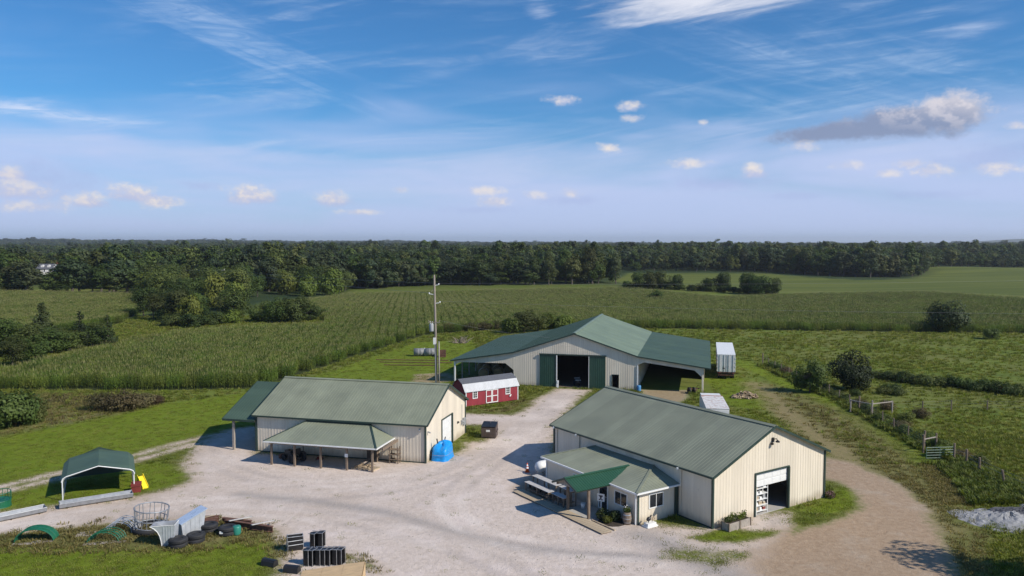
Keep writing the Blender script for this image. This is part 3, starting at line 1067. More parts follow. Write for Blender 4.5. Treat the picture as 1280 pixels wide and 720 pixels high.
def build_grass():
    protos = [tuft(1, 26, .34, .30, MAT['grass_blade']), tuft(2, 30, .26, .42, MAT['grass_blade']), tuft(3, 18, .55, .28, MAT['grass_blade'], .016),
              tuft(4, 20, .7, .3, MAT['leaf_lime'], .03), tuft(5, 16, .6, .35, MAT['leaf_brown'], .018), tuft(6, 22, .12, .35, MAT['grass_blade'], .014), tuft(7, 24, .28, .34, MAT['straw_blade'], .016)]
    N = 330000
    # density falls with distance
    y = 42 * (215 / 42) ** nrg.random(N)
    x = (nrg.random(N) * 2 - 1) * (.68 * y + 4)
    P = np.stack([x, y], 1)
    mk = masks(P)
    n2 = .5 + .5 * np.sin(P[:, 0] * .21 + 3 * np.sin(P[:, 1] * .05)) * np.sin(P[:, 1] * .17 + 2 * np.sin(P[:, 0] * .06))
    rough = np.clip(1 - 1.6 * mk['mown'], 0, 1) * np.clip(1.2 - 1.3 * mk['worn'], 0, 1) * (mk['gravel'] < .35) * (mk['crop'] < .45) * (mk['sand'] < .4)
    fringe = (mk['tan'] < .5) & ((mk['gravel'] > .12) & (mk['gravel'] < .62) & (nrg.random(N) < .5) | (mk['gravel'] >= .62) & (mk['gravel'] < .97) & (nrg.random(N) < .10) | (mk['gravel'] >= .97) & (nrg.random(N) < .012))
    lawn = (mk['mown'] > .4) & (mk['gravel'] < .3)
    foot = np.zeros(N, bool)
    for pts_ in FOOT:
        foot |= poly_sd(P, pts_) < .25
    keep_r = (nrg.random(N) < rough * (.14 + .42 * n2) * np.where((P[:, 1] > 82) & (P[:, 0] > 30), .5, 1.0)) & ~foot
    idx = np.where(nrg.random(N) < .45, 0, 1)
    idx = np.where((nrg.random(N) < .22) & (n2 > .4), 2, idx)
    weeds = poly_sd(P, WEEDS) < 0
    weeds |= (line_sd(P, FENCE_LINE, 1.0) < 0) & (nrg.random(N) < .6)
    idx = np.where(weeds & (nrg.random(N) < .6), 3, idx)
    brown = (mk['dry'] > .5) & (nrg.random(N) < .3) & (P[:, 1] > 85)
    idx = np.where((mk['dry'] > .35) & (P[:, 1] < 70), 5, idx)
    neardry = (mk['dry'] > .3) & (P[:, 1] < 70)
    idx = np.where(brown, 4, idx)
    idx = np.where((mk['dry'] > .4) & (P[:, 1] > 60) & (nrg.random(N) < .75), 6, idx)
    keep_l = (lawn | fringe) & (nrg.random(N) < .20) & ~foot
    idx = np.where(keep_l & ~keep_r, 5, idx)
    idx = np.where((mk['gravel'] > .03) & (P[:, 1] < 105) & ~weeds, 5, idx)
    keep = keep_r | keep_l | (weeds & ~foot & (mk['gravel'] < .4))
    idx = np.where(neardry, 6, idx)
    keep &= ~neardry | (nrg.random(N) < .6)
    P, idx, mkd = P[keep], idx[keep], mk['mown'][keep]
    n = len(P)
    rot = np.zeros((n, 3))
    rot[:, 2] = nrg.random(n) * 6.28
    s = nrg.uniform(.7, 1.35, n) * (1 + np.clip((P[:, 1] - 90) / 140, 0, .7))
    scatter('grass', np.column_stack([P, T(P[:, 0], P[:, 1])]), rot, np.stack([s, s, s * nrg.uniform(.5, .9, n)], 1), idx, protos,
            'rough green and straw coloured grass growing round the yard and over the pasture', 'grass')
    print('tufts', n)


def build_stones():
    protos = []
    for k in range(4):
        g = np.random.default_rng(90 + k)
        mb = MB()
        a = [Vector((math.cos(q) * g.uniform(.7, 1.1), math.sin(q) * g.uniform(.7, 1.1), g.uniform(-.1, .25))) for q in np.linspace(0, 6.28, 6, False)]
        vs = a + [Vector((g.normal(0, .15), g.normal(0, .15), g.uniform(.5, .8)))]
        mb.add(vs, [(i, (i + 1) % 6, 6) for i in range(6)])
        protos.append(mb.mesh('stone_%d' % k, MAT['stone']))
    N = 60000
    y = 40 * (120 / 40) ** nrg.random(N)
    x = (nrg.random(N) * 2 - 1) * (.66 * y + 2)
    P = np.stack([x, y], 1)
    mk = masks(P)
    foot = np.zeros(N, bool)
    for f in FOOT:
        foot |= poly_sd(P, f) < .2
    k = (mk['gravel'] > .35) & (mk['tan'] < .45) & ~foot & (nrg.random(N) < (.12 + .55 * (mk['gravel'] < .8) + .25 * (mk['rut'] < .05) * (mk['damp'] > .3)))
    P = P[k]
    n = len(P)
    rot = np.zeros((n, 3))
    rot[:, 2] = nrg.random(n) * 6.28
    s = .025 + .06 * nrg.random(n) ** 3
    scatter('gravel', np.column_stack([P, np.full(n, .008)]), rot, np.stack([s, s, s * .8], 1), nrg.integers(0, 4, n), protos, 'loose pale stones strewn over the yard and its edges', 'gravel')


FENCE_LINE = [(40.9, 128), (41.5, 100), (40.9, 87), (40.2, 77), (40.9, 70), (41.6, 60)]
WEEDS = gp([(1150, 580), (1200, 583), (1290, 612), (1290, 632), (1205, 632), (1175, 625), (1160, 600)])
FOOT = []

# ------------------------------------------------------------------ buildings
X1, Y1, Z1 = Vector((1, 0, 0)), Vector((0, 1, 0)), Vector((0, 0, 1))


def footprint(o, rect):
    x0, x1, y0, y1 = rect
    c, s = math.cos(o.rotation_euler.z), math.sin(o.rotation_euler.z)
    FOOT.append([(o.location.x + x * c - y * s, o.location.y + x * s + y * c) for x, y in ((x0, y0), (x1, y0), (x1, y1), (x0, y1))])


def one(name, mat, parent, fn, smooth=False):
    mb = MB()
    fn(mb)
    return mb.build(name, mat, parent, smooth)


def gable(L, e, r):
    return lambda u: e + (r - e) * (1 - abs(u - L / 2) / (L / 2))


def window(parent, O, U, N, w, h, cols=2, rows=1, frame=.07, mat='white', name='window', deep=.05):
    """framed window standing on point O (lower left), U across, N outwards"""
    O, U, N = Vector(O), Vector(U).normalized(), Vector(N).normalized()
    mb = MB()

    def piece(u0, u1, z0, z1, n0, n1):
        vs = [O + U * u + Z1 * z + N * n for n in (n0, n1) for z in (z0, z1) for u in (u0, u1)]
        mb.add(vs, ((0, 1, 3, 2), (4, 6, 7, 5), (0, 4, 5, 1), (2, 3, 7, 6), (0, 2, 6, 4), (1, 5, 7, 3)))
    piece(0, w, 0, frame, .0, deep)
    piece(0, w, h - frame, h, .0, deep)
    piece(0, frame, frame, h - frame, .0, deep)
    piece(w - frame, w, frame, h - frame, .0, deep)
    iw, ih = w - 2 * frame, h - 2 * frame
    for c in range(1, cols):
        u = frame + iw * c / cols
        piece(u - .02, u + .02, frame, h - frame, .0, deep - .012)
    for c in range(1, rows):
        z = frame + ih * c / rows
        piece(frame, w - frame, z - .015, z + .015, .0, deep - .016)
    wo = mb.build(name, MAT[mat], parent)
    for c in range(cols):
        for k in range(rows):
            a, b = frame + iw * c / cols + .01, frame + iw * (c + 1) / cols - .01
            z0, z1 = frame + ih * k / rows + .01, frame + ih * (k + 1) / rows - .01
            pm = MB()
            n0 = deep - .03
            pm.quad(O + U * a + Z1 * z0 + N * n0, O + U * b + Z1 * z0 + N * n0, O + U * b + Z1 * z1 + N * n0, O + U * a + Z1 * z1 + N * n0)
            pm.build('pane', MAT['glass'], wo)
    return wo


def sectional_door(parent, O, U, N, w, h, z0=0.0, n=5, name='overhead_door'):
    """white sectional overhead door of n sections between z0 and h, set into the opening"""
    O, U, N = Vector(O), Vector(U).normalized(), Vector(N).normalized()
    d = MB()
    d.bar(O - N * .14 + Z1 * (h - .02), O + U * w - N * .14 + Z1 * (h - .02), .06, .06)
    do = d.build(name, MAT['white'], parent)
    hh = (h - z0) / n
    for k in range(n):
        mb = MB()
        a, b = z0 + k * hh, z0 + (k + 1) * hh - .02
        for (u0, u1, off, za, zb) in ((0.02, w - .02, .0, a, b), ):
            vs = [O + U * u + Z1 * z - N * (.07 + q) for q in (0, .04) for z in (za, zb) for u in (u0, u1)]
            mb.add(vs, ((0, 1, 3, 2), (4, 6, 7, 5), (0, 4, 5, 1), (2, 3, 7, 6), (0, 2, 6, 4), (1, 5, 7, 3)))
        for q in range(4):
            u0, u1 = w * (q + .12) / 4, w * (q + .88) / 4
            vs = [O + U * u + Z1 * z - N * (.07 - q2) for q2 in (0, .012) for z in (a + .08, b - .08) for u in (u0, u1)]
            if b - a > .3:
                mb.add(vs, ((0, 1, 3, 2), (4, 6, 7, 5), (0, 4, 5, 1), (2, 3, 7, 6), (0, 2, 6, 4), (1, 5, 7, 3)))
        mb.build('door_section', MAT['white'], do)
    return do


def slope_sheet(name, mat, parent, e0, e1, r0, r1, **kw):
    """roof plane between eave line e0-e1 and ridge line r0-r1 (3D points); ribs run up the slope"""
    e0, e1, r0, r1 = map(Vector, (e0, e1, r0, r1))
    U = (e1 - e0)
    L = U.length
    U = U.normalized()
    w0, w1 = r0 - e0, r1 - e0
    V = (w0 - U * w0.dot(U)).normalized()
    N = U.cross(V)
    if N.z < 0:
        N = -N
    a, b = w0.dot(U), w1.dot(U)
    h = w0.dot(V)

    def hi(u):
        if u < a:
            return h * max(u, 0) / max(a, 1e-9)
        if u > b:
            return h * max(L - u, 0) / max(L - b, 1e-9)
        return h
    mb = MB()
    brk = [x for x in (a, b) if 1e-3 < x < L - 1e-3]
    kw.setdefault('rh', .014)
    ribbed(mb, e0, U, V, N, L, 0.0, hi, brk=brk, **kw)
    return mb.build(name, mat, parent)


# ---- workshop with side carport and porch
AW_ = thing('workshop', 'cream metal workshop with faded green roof, front porch and open carport end', 'workshop', (-7.845, 70.815, 0), R(-14.16))


def build_workshop():
    t = AW_
    L, W, e, r, ov = 17.13, 11.81, 3.64, 6.166, .32
    sl = (r - e) / (W / 2)
    footprint(t, (-20.6, 0, 0, W))
    footprint(t, (-13.6, -3.3, -3.9, 0))
    one('wall', MAT['cream'], t, lambda m: ribbed(m, (-L, 0, 0), X1, Z1, -Y1, L, 0, e))
    one('wall', MAT['cream'], t, lambda m: ribbed(m, (-L, W, 0), X1, Z1, Y1, L, 0, e))
    one('wall', MAT['cream'], t, lambda m: ribbed(m, (-L, 0, 0), Y1, Z1, -X1, W, 0, gable(W, e, r), brk=(W / 2,)))
    one('wall', MAT['cream'], t, lambda m: ribbed(m, (0, 0, 0), Y1, Z1, X1, W, 0, gable(W, e, r), brk=(W / 2,), holes=((4.46, 7.58, 0, 2.95),)))
    for sgn, y0 in ((1, -ov), (-1, W + ov)):
        z0 = e - ov * sl + .05
        slope_sheet('roof_slope', MAT['roof_old'], t, (-L - ov, y0, z0), (ov, y0, z0), (-L - ov, W / 2, r + .05), (ov, W / 2, r + .05))
        one('fascia', MAT['trim'], t, lambda m: m.bar((-L - ov, y0 - sgn * .02, z0 - .07), (ov, y0 - sgn * .02, z0 - .07), .04, .15))
        for xx in (-L - ov - .02, ov + .02):
            one('rake_trim', MAT['trim'], t, lambda m: m.bar((xx, y0, z0 - .05), (xx, W / 2, r - .0), .05, .17, up=(0, 0, 1)))
    one('ridge_cap', MAT['roof_old'], t, lambda m: (m.bar((-L - ov, W / 2 - .12, r + .055), (ov, W / 2 - .12, r + .055), .26, .03, up=(0, -sl, 1)),
                                                     m.bar((-L - ov, W / 2 + .12, r + .055), (ov, W / 2 + .12, r + .055), .26, .03, up=(0, sl, 1))))
    for (x, y) in ((0, 0), (-L, 0), (0, W), (-L, W)):
        one('corner_trim', MAT['trim'], t, lambda m: m.box((x + (.02 if x == 0 else -.02), y + (-.02 if y == 0 else .02), e / 2 - .03), (.16, .16, e - .08)))
    one('base_trim', MAT['trim'], t, lambda m: m.box((-L / 2, -.035, .05), (L - .2, .02, .1)))
    sectional_door(t, (0, 4.46, 0), Y1, X1, 3.12, 2.95)
    one('door_trim', MAT['trim'], t, lambda m: (m.box((.03, 4.41, 1.475), (.14, .1, 2.95)), m.box((.03, 7.63, 1.475), (.16, .1, 2.95)), m.box((.03, 6.02, 3.0), (.14, 3.32, .1))))
    one('meter_box', MAT['grey_paint'], t, lambda m: (m.box((.12, 10.55, 1.45), (.18, .32, .42)), m.lathe([(.1, 0), (.1, .09), (.07, .12), (0, .12)], (.2, 10.55, 1.5), 10, Matrix.Rotation(R(90), 3, 'Y')),
                                                        m.box((.12, 11.2, 1.4), (.2, .42, .75)), m.tube([(.1, 10.55, 1.65), (.1, 10.55, 3.3)], .03)))
    one('wall_lamp', MAT['grey_paint'], t, lambda m: (m.box((.1, .55, 2.75), (.16, .1, .12)), m.box((.22, .55, 2.7), (.16, .14, .1))))
    one('wall_lamp', MAT['grey_paint'], t, lambda m: (m.box((-.5, -.1, 3.1), (.1, .16, .12)), m.box((-.5, -.22, 3.06), (.16, .16, .1))))
    one('wall_fan', MAT['dark'], t, lambda m: (m.box((.07, 9.3, 1.7), (.1, .2, .2)), m.box((.16, 9.3, 1.72), (.1, .08, .1))))
    # porch
    zf, zt, yf = 2.18, 3.28, -4.05
    xl, xr = -13.95, -3.02
    tl, tr = -11.75, -5.35
    pr = slope_sheet('porch_roof', MAT['roof_old'], t, (xl, yf, zf), (xr, yf, zf), (tl, -.03, zt), (tr, -.03, zt))
    slope_sheet('hip_sheet', MAT['roof_old'], pr, (xr, yf, zf), (xr, -.03, zf), (tr, -.04, zt), (tr, -.03, zt))
    slope_sheet('hip_sheet', MAT['roof_old'], pr, (xl, -.03, zf), (xl, yf, zf), (tl, -.03, zt), (tl, -.04, zt))
    one('hip_cap', MAT['trim'], pr, lambda m: m.bar((xr, yf, zf + .03), (tr, -.03, zt + .03), .16, .04))
    one('hip_cap', MAT['trim'], pr, lambda m: m.bar((xl, yf, zf + .03), (tl, -.03, zt + .03), .14, .03))
    one('wall_flashing', MAT['trim'], pr, lambda m: m.bar((tl, -.06, zt + .03), (tr, -.06, zt + .03), .1, .1))
    one('gutter', MAT['white'], t, lambda m: (m.bar((xl, yf - .05, zf - .05), (xr + .05, yf - .05, zf - .05), .1, .1), m.bar((xr + .05, yf - .1, zf - .05), (xr + .05, -.05, zf - .05), .1, .1)))
    one('porch_beam', MAT['wood'], t, lambda m: (m.box(((xl + xr) / 2, -3.68, zf - .17), (xr - xl - .7, .09, .24)), m.box((xr + .42, -1.9, zf - .17), (.09, 3.4, .24))))
    for x in (-13.3, -11.0, -8.43, -5.92, -3.5):
        one('porch_post', MAT['wood'], t, lambda m: m.box((x, -3.78, 1.0), (.16, .16, 2.02)))
    one('post_sign', MAT['white'], t, lambda m: m.box((-5.92, -3.875, 1.35), (.3, .02, .3)))
    # carport on the end
    x0, x1, e2, r2 = -20.65, -L - .04, 3.05, 5.62
    for sgn, y0 in ((1, -.3), (-1, W + .3)):
        slope_sheet('carport_roof', MAT['roof_new'], t, (x0, y0, e2), (x1, y0, e2), (x0, W / 2, r2), (x1, W / 2, r2))
        one('carport_fascia', MAT['trim'], t, lambda m: m.bar((x0, y0 - sgn * .03, e2 - .1), (x1, y0 - sgn * .03, e2 - .1), .05, .18))
        one('carport_rake', MAT['trim'], t, lambda m: m.bar((x0 - .02, y0, e2 - .07), (x0 - .02, W / 2, r2 - .07), .05, .16))
    for y in (-.05, 4.0, 8.0, W - .1):
        h = e2 - .12 + (r2 - e2) * (1 - abs(y - W / 2) / (W / 2 + .3)) - .12
        one('carport_post', MAT['wood_grey'], t, lambda m: m.box((-19.6, y, h / 2), (.2, .2, h)))
    for yb in (-.05, W - .1):
        one('carport_beam', MAT['wood'], t, lambda m: m.box((-18.9, yb, e2 - .1), (3.4, .1, .22)))


build_workshop()

# ---- farm store
BS_ = thing('farm_store', 'cream metal store building with long faded green roof and hipped shop front', 'store', (14.011, 54.367, 0), R(33.216))


def build_store():
    t = BS_
    W, L, e, r, ov = 12.5, 18.62, 3.83, 6.5, .3
    sl = (r - e) / (W / 2)
    footprint(t, (0, W, 0, L))
    footprint(t, (-4, 0, 3.4, 14.4))
    footprint(t, (-7.3, -4, 3.3, 14.4))
    hole = (4.45, 8.1, 0, 3.14)
    one('wall', MAT['cream'], t, lambda m: ribbed(m, (0, 0, 0), X1, Z1, -Y1, W, 0, gable(W, e, r), brk=(W / 2,), holes=(hole,)))
    one('wall', MAT['cream'], t, lambda m: ribbed(m, (0, L, 0), X1, Z1, Y1, W, 0, gable(W, e, r), brk=(W / 2,)))
    one('wall', MAT['cream'], t, lambda m: ribbed(m, (0, 0, 0), Y1, Z1, -X1, L, 0, e))
    one('wall', MAT['cream'], t, lambda m: ribbed(m, (W, 0, 0), Y1, Z1, X1, L, 0, e))
    for sgn, x0 in ((1, -ov), (-1, W + ov)):
        z0 = e - ov * sl + .05
        slope_sheet('roof_slope', MAT['roof_old_y'], t, (x0, -ov, z0), (x0, L + ov, z0), (W / 2, -ov, r + .05), (W / 2, L + ov, r + .05))
        one('gutter', MAT['trim'], t, lambda m: m.bar((x0 - sgn * .04, -ov, z0 - .07), (x0 - sgn * .04, L + ov, z0 - .07), .1, .12))
        for yy in (-ov - .02, L + ov + .02):
            one('rake_trim', MAT['trim'], t, lambda m: m.bar((x0, yy, z0 - .06), (W / 2, yy, r - .01), .05, .17))
    one('ridge_cap', MAT['roof_old_y'], t, lambda m: (m.bar((W / 2 - .12, -ov, r + .055), (W / 2 - .12, L + ov, r + .055), .26, .03, up=(-sl, 0, 1)),
                                                     m.bar((W / 2 + .12, -ov, r + .055), (W / 2 + .12, L + ov, r + .055), .26, .03, up=(sl, 0, 1))))
    for (x, y) in ((0, 0), (W, 0), (0, L), (W, L)):
        one('corner_trim', MAT['trim'], t, lambda m: m.box((x + (-.02 if x == 0 else .02), y + (-.02 if y == 0 else .02), e / 2 - .05), (.15, .15, e - .12)))
    one('base_trim', MAT['trim'], t, lambda m: m.box((-.035, 1.7, .05), (.02, 3.2, .1)))
    # raised overhead door
    sectional_door(t, (hole[0], 0, 0), X1, -Y1, hole[1] - hole[0], hole[3], 2.12, 2)
    one('door_trim', MAT['trim'], t, lambda m: (m.box((hole[0] - .05, -.03, 1.57), (.1, .14, 3.14)), m.box((hole[1] + .05, -.03, 1.57), (.14, .2, 3.14)), m.box(((hole[0] + hole[1]) / 2, -.03, 3.19), (3.85, .14, .1))))
    one('floor_slab', MAT['concrete'], t, lambda m: m.box((W / 2, L / 2, .02), (W - .12, L - .12, .05)))
    one('gable_lamp', MAT['dark'], t, lambda m: (m.box((6.25, -.06, 5.45), (.18, .1, .34)), m.tube([(6.25, -.1, 5.5), (6.25, -.35, 5.6), (6.25, -.45, 5.5)], .035),
                                                  m.lathe([(.04, .1), (.16, 0), (.15, -.06), (0, -.06)], (6.25, -.47, 5.42), 10), m.box((6.05, -.14, 5.2), (.16, .16, .14))))
    for y, a in ((3.0, -.17), (15.0, -.17), (18.2, -.17)):
        one('downspout', MAT['cream'], t, lambda m: (m.box((-.08, y, 2.0), (.08, .1, 3.3)), m.bar((-.08, y, 3.6), (-.34, y, 3.72), .09, .08)))
        one('gutter_bracket', MAT['white'], t, lambda m: m.box((-.43, y, 3.62), (.12, .14, .16)))
    # shop front
    fx, y0, y1, h = -3.93, 3.41, 14.41, 2.4
    wins = ((4.42, 5.84, .9, 1.94), (6.55, 7.65, 0.05, 2.12), (9.4, 10.8, .9, 1.94))
    one('shop_wall', MAT['cream'], t, lambda m: ribbed(m, (fx, y0, 0), Y1, Z1, -X1, y1 - y0, 0, h, holes=[(a - y0, b - y0, c, d) for a, b, c, d in wins]))
    gw = (-2.83, -1.42, .96, 2.03)
    one('shop_wall', MAT['cream'], t, lambda m: ribbed(m, (fx, y0, 0), X1, Z1, -Y1, -fx - .04, 0, h, holes=((gw[0] - fx, gw[1] - fx, gw[2], gw[3]),)))
    one('shop_wall', MAT['cream'], t, lambda m: ribbed(m, (fx, y1, 0), X1, Z1, Y1, -fx - .04, 0, h))
    window(t, (gw[0], y0, gw[2]), X1, -Y1, gw[1] - gw[0], gw[3] - gw[2], 2)
    for k in (0, 2):
        a, b, c, d = wins[k]
        window(t, (fx, a, c), Y1, -X1, b - a, d - c, 2)
    a, b, c, d = wins[1]
    dr = window(t, (fx, a, c), Y1, -X1, b - a, d - c, 1, 2, .1, 'white', 'entrance_door')
    one('handle', MAT['galv'], dr, lambda m: m.tube([(fx - .09, a + .16, .9), (fx - .09, a + .16, 1.25)], .015))
    zt, la, ra = 3.12, 12.75, 5.9
    q = .3
    sr = slope_sheet('shop_roof', MAT['roof_old_y'], t, (fx - q, y0 - q, h), (fx - q, y1 + q, h), (-.04, ra, zt), (-.04, la, zt))
    slope_sheet('hip_sheet', MAT['roof_old_y'], sr, (fx - q, y0 - q, h), (-.04, y0 - q, h), (-.05, ra, zt), (-.04, ra, zt))
    slope_sheet('hip_sheet', MAT['roof_old_y'], sr, (fx - q, y1 + q, h), (-.04, y1 + q, h), (-.05, la, zt), (-.04, la, zt))
    for ya, yb in ((y0 - q, ra), (y1 + q, la)):
        one('hip_cap', MAT['roof_old_y'], sr, lambda m: m.bar((fx - q, ya, h + .03), (-.06, yb, zt + .03), .2, .04))
    one('shop_gutter', MAT['white'], t, lambda m: (m.bar((fx - q - .05, y0 - q - .1, h - .05), (fx - q - .05, y1 + q, h - .05), .1, .11), m.bar((fx - q - .1, y0 - q - .05, h - .05), (-.1, y0 - q - .05, h - .05), .1, .11)))
    one('soffit', MAT['white'], t, lambda m: (m.box((fx - q / 2, (y0 + y1) / 2, h - .09), (q, y1 - y0 + .5, .02)), m.box((fx / 2, y0 - q / 2 - .01, h - .092), (-fx - .1, q - .03, .02))))
    one('downspout', MAT['white'], t, lambda m: m.box((fx - .06, y0 + .1, 1.15), (.08, .1, 2.25)))
    one('downspout', MAT['trim'], t, lambda m: m.box((-.18, y0 - .09, 1.15), (.3, .12, 2.3)))  # broad dark upright band where the shop front meets the main wall
    one('corner_trim', MAT['trim'], t, lambda m: m.box((fx + .08, y0 - .035, 1.15), (.12, .05, 2.3)))
    one('corner_trim', MAT['white'], t, lambda m: m.box((fx - .03, y1 - .06, 1.15), (.05, .12, 2.3)))
    # entrance canopy
    zr, ze, xf, xb = 2.95, 2.34, -7.4, -3.2
    yc, hw = 7.37, 1.48
    for s in (-1, 1):
        sv = Vector((0, -s * hw, zr - ze))
        hh = sv.length
        u0, u1 = -4.3 - xf, -1.2 - xf
        one('canopy_roof', MAT['roof_bright'], t, lambda m: ribbed(m, (xf, yc + s * hw, ze), X1, sv, Vector((0, s * (zr - ze), hw)), u1, lambda u: max(0.0, (u - u0) / (u1 - u0)) * hh, hh, per=.23, rh=.018, brk=(u0,)))
        one('canopy_rake', MAT['trim'], t, lambda m: m.bar((xf - .02, yc + s * hw, ze - .04), (xf - .02, yc, zr - .04), .05, .14))
        one('canopy_beam', MAT['wood'], t, lambda m: m.box(((xf + fx) / 2 + .1, yc + s * 1.23, ze - .07), (-xf + fx - .3, .1, .2)))
        one('canopy_post', MAT['wood'], t, lambda m: m.box((-6.12, yc + s * 1.23, 1.08), (.17, .17, 2.14)))
    one('canopy_gable', MAT['wood_grey'], t, lambda m: m.prism([(xf + .2, yc - hw + .2, ze + .03), (xf + .2, yc + hw - .2, ze + .03), (xf + .2, yc, zr - .08)], (.03, 0, 0)))
    one('canopy_ridge', MAT['roof_bright'], t, lambda m: (m.bar((xf, yc - .07, zr + .03), (-1.25, yc - .07, zr + .03), .18, .03, up=(0, -.45, 1)), m.bar((xf, yc + .07, zr + .03), (-1.25, yc + .07, zr + .03), .18, .03, up=(0, .45, 1))))


build_store()

# ---- barn
CB_ = thing('barn', 'long cream barn with green roof, open lean-tos and green sliding doors', 'barn', (.2, 110.273, 0), R(-13.767))


def build_barn():
    t = CB_
    W, D, e, r = 17.24, 29.41, 4.66, 7.5
    xR, zR, xL, zL = W + 9.57, 3.36, -9.23, 3.18
    ov = .3
    footprint(t, (xL, xR, 0, D))
    holes = ((6.17, 10.62, 0, 4.46), (13.86, 14.69, 0, 2.0))
    one('front_wall', MAT['cream'], t, lambda m: ribbed(m, (0, 0, 0), X1, Z1, -Y1, W, 0, gable(W, e, r), brk=(W / 2,), holes=holes))
    one('back_wall', MAT['cream'], t, lambda m: ribbed(m, (0, D, 0), X1, Z1, Y1, W, 0, gable(W, e, r), brk=(W / 2,)))
    for x, n in ((0, -X1), (W, X1)):
        one('side_wall', MAT['cream'], t, lambda m: ribbed(m, (x, 0, 0), Y1, Z1, n, D, 0, e))
    # lean-to fronts: a header with chamfered corners over each open bay
    b1 = 9.0
    def lowR(u):
        return float(np.interp(u, [0, .08, .9, 7.5, 8.52, 8.521, b1], [3.45, 3.5, 3.86, 3.03, 2.1, 0, 0]))
    one('lean_to_header', MAT['cream'], t, lambda m: ribbed(m, (W, -.002, 0), X1, Z1, -Y1, b1 - .3, lowR, lambda u: e - .02 + (zR - e) * u / 9.57, brk=(.08, .9, 7.5, 8.52, 8.521)))
    def lowL(u):
        return float(np.interp(u, [0, .2, .201, 1.0, 7.6, 8.7, 8.75], [0, 0, 2.6, 2.98, 3.05, 2.2, 2.1]))
    one('lean_to_header', MAT['cream'], t, lambda m: ribbed(m, (-8.75, -.002, 0), X1, Z1, -Y1, 8.75, lowL, lambda u: e - .02 + (zL - e) * (8.75 - u) / 9.23, brk=(.2, .201, 1.0, 7.6, 8.7)))
    one('lean_to_back', MAT['cream'], t, lambda m: ribbed(m, (W, D, 0), X1, Z1, Y1, 9.2, 0, lambda u: e - .02 + (zR - e) * u / 9.57))
    one('lean_to_back', MAT['cream'], t, lambda m: ribbed(m, (-8.9, D, 0), X1, Z1, Y1, 8.9, 0, lambda u: e - .02 + (zL - e) * (8.9 - u) / 9.23))
    one('lean_to_side', MAT['cream'], t, lambda m: ribbed(m, (W + 8.75, 11, 0), Y1, Z1, X1, D - 11, 0, 3.3))
    one('lean_to_side', MAT['cream'], t, lambda m: ribbed(m, (-8.75, 14, 0), Y1, Z1, -X1, D - 14, 0, 3.1))
    for y in (0, 3.7, 7.4, 11.0):
        one('lean_to_post', MAT['cream'] if y == 0 else MAT['wood_grey'], t, lambda m: m.box((W + 8.55, y + .03, 1.68), (.18, .18, 3.36)))
    for y in (0, 3.5, 7.0, 10.5, 14.0):
        one('lean_to_post', MAT['white'] if y == 0 else MAT['wood_grey'], t, lambda m: m.box((-8.6, y + .03, 1.52), (.18, .18, 3.04)))
    for xb, zb in ((W + 8.55, 3.3), (-8.6, 3.08)):
        one('lean_to_beam', MAT['wood'], t, lambda m: m.box((xb, D / 2, zb), (.1, D - .3, .26)))
    dz = .06
    a0, a1 = -ov, D + ov
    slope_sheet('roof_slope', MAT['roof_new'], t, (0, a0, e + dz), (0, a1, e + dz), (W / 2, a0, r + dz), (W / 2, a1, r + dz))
    slope_sheet('roof_slope', MAT['roof_sheen'], t, (W, a0, e + dz), (W, a1, e + dz), (W / 2, a0, r + dz), (W / 2, a1, r + dz))
    slope_sheet('lean_to_roof', MAT['roof_new'], t, (xL, a0, zL + dz), (xL, a1, zL + dz), (-.0, a0, e + dz - .01), (-.0, a1, e + dz - .01))
    slope_sheet('lean_to_roof', MAT['roof_new'], t, (xR, a0, zR + dz), (xR, a1, zR + dz), (W, a0, e + dz - .01), (W, a1, e + dz - .01))
    one('ridge_cap', MAT['roof_sheen'], t, lambda m: (m.bar((W / 2 - .14, a0, r + .1), (W / 2 - .14, a1, r + .1), .3, .03, up=(-.33, 0, 1)), m.bar((W / 2 + .14, a0, r + .1), (W / 2 + .14, a1, r + .1), .3, .03, up=(.33, 0, 1))))
    for p, q in (((xL, zL), (0, e)), ((0, e), (W / 2, r)), ((W / 2, r), (W, e)), ((W, e), (xR, zR))):
        for yy in (a0 - .02, a1 + .02):
            one('rake_trim', MAT['trim'], t, lambda m: m.bar((p[0], yy, p[1] + dz - .08), (q[0], yy, q[1] + dz - .08), .05, .17))
    one('eave_trim', MAT['trim'], t, lambda m: m.bar((xR + .02, a0, zR + dz - .08), (xR + .02, a1, zR + dz - .08), .05, .15))
    one('eave_trim', MAT['white'], t, lambda m: m.bar((xL - .02, a0, zL + dz - .08), (xL - .02, a1, zL + dz - .08), .05, .12))
    for x0, x1 in ((3.8, 6.2), (10.6, 12.94)):
        one('sliding_door', MAT['door_green'], t, lambda m: ribbed(m, (x0, -.14, .05), X1, Z1, -Y1, x1 - x0, 0, 4.42, per=.3, back=.05))
    one('door_rail', MAT['trim'], t, lambda m: m.box(((3.7 + 13.05) / 2, -.16, 4.56), (9.35, .16, .16)))
    one('door_jamb', MAT['white'], t, lambda m: m.box((6.2, -.2, 2.24), (.14, .06, 4.44)))
    one('door_jamb', MAT['white'], t, lambda m: m.box((10.66, -.2, 2.24), (.06, .05, 4.44)))
    one('corner_trim', MAT['white'], t, lambda m: m.box((W + .02, -.06, 1.72), (.16, .1, 3.4)))
    one('door_trim', MAT['trim'], t, lambda m: (m.box((13.82, -.03, 1.0), (.07, .1, 2.0)), m.box((14.73, -.03, 1.0), (.07, .1, 2.0)), m.box((14.27, -.03, 2.04), (.98, .1, .07))))
    for xa, la in ((1.85, 3.6), (13.4, .8), (15.95, 2.3)):
        one('base_trim', MAT['trim'], t, lambda m: m.box((xa, -.04, .06), (la, .02, .12)))
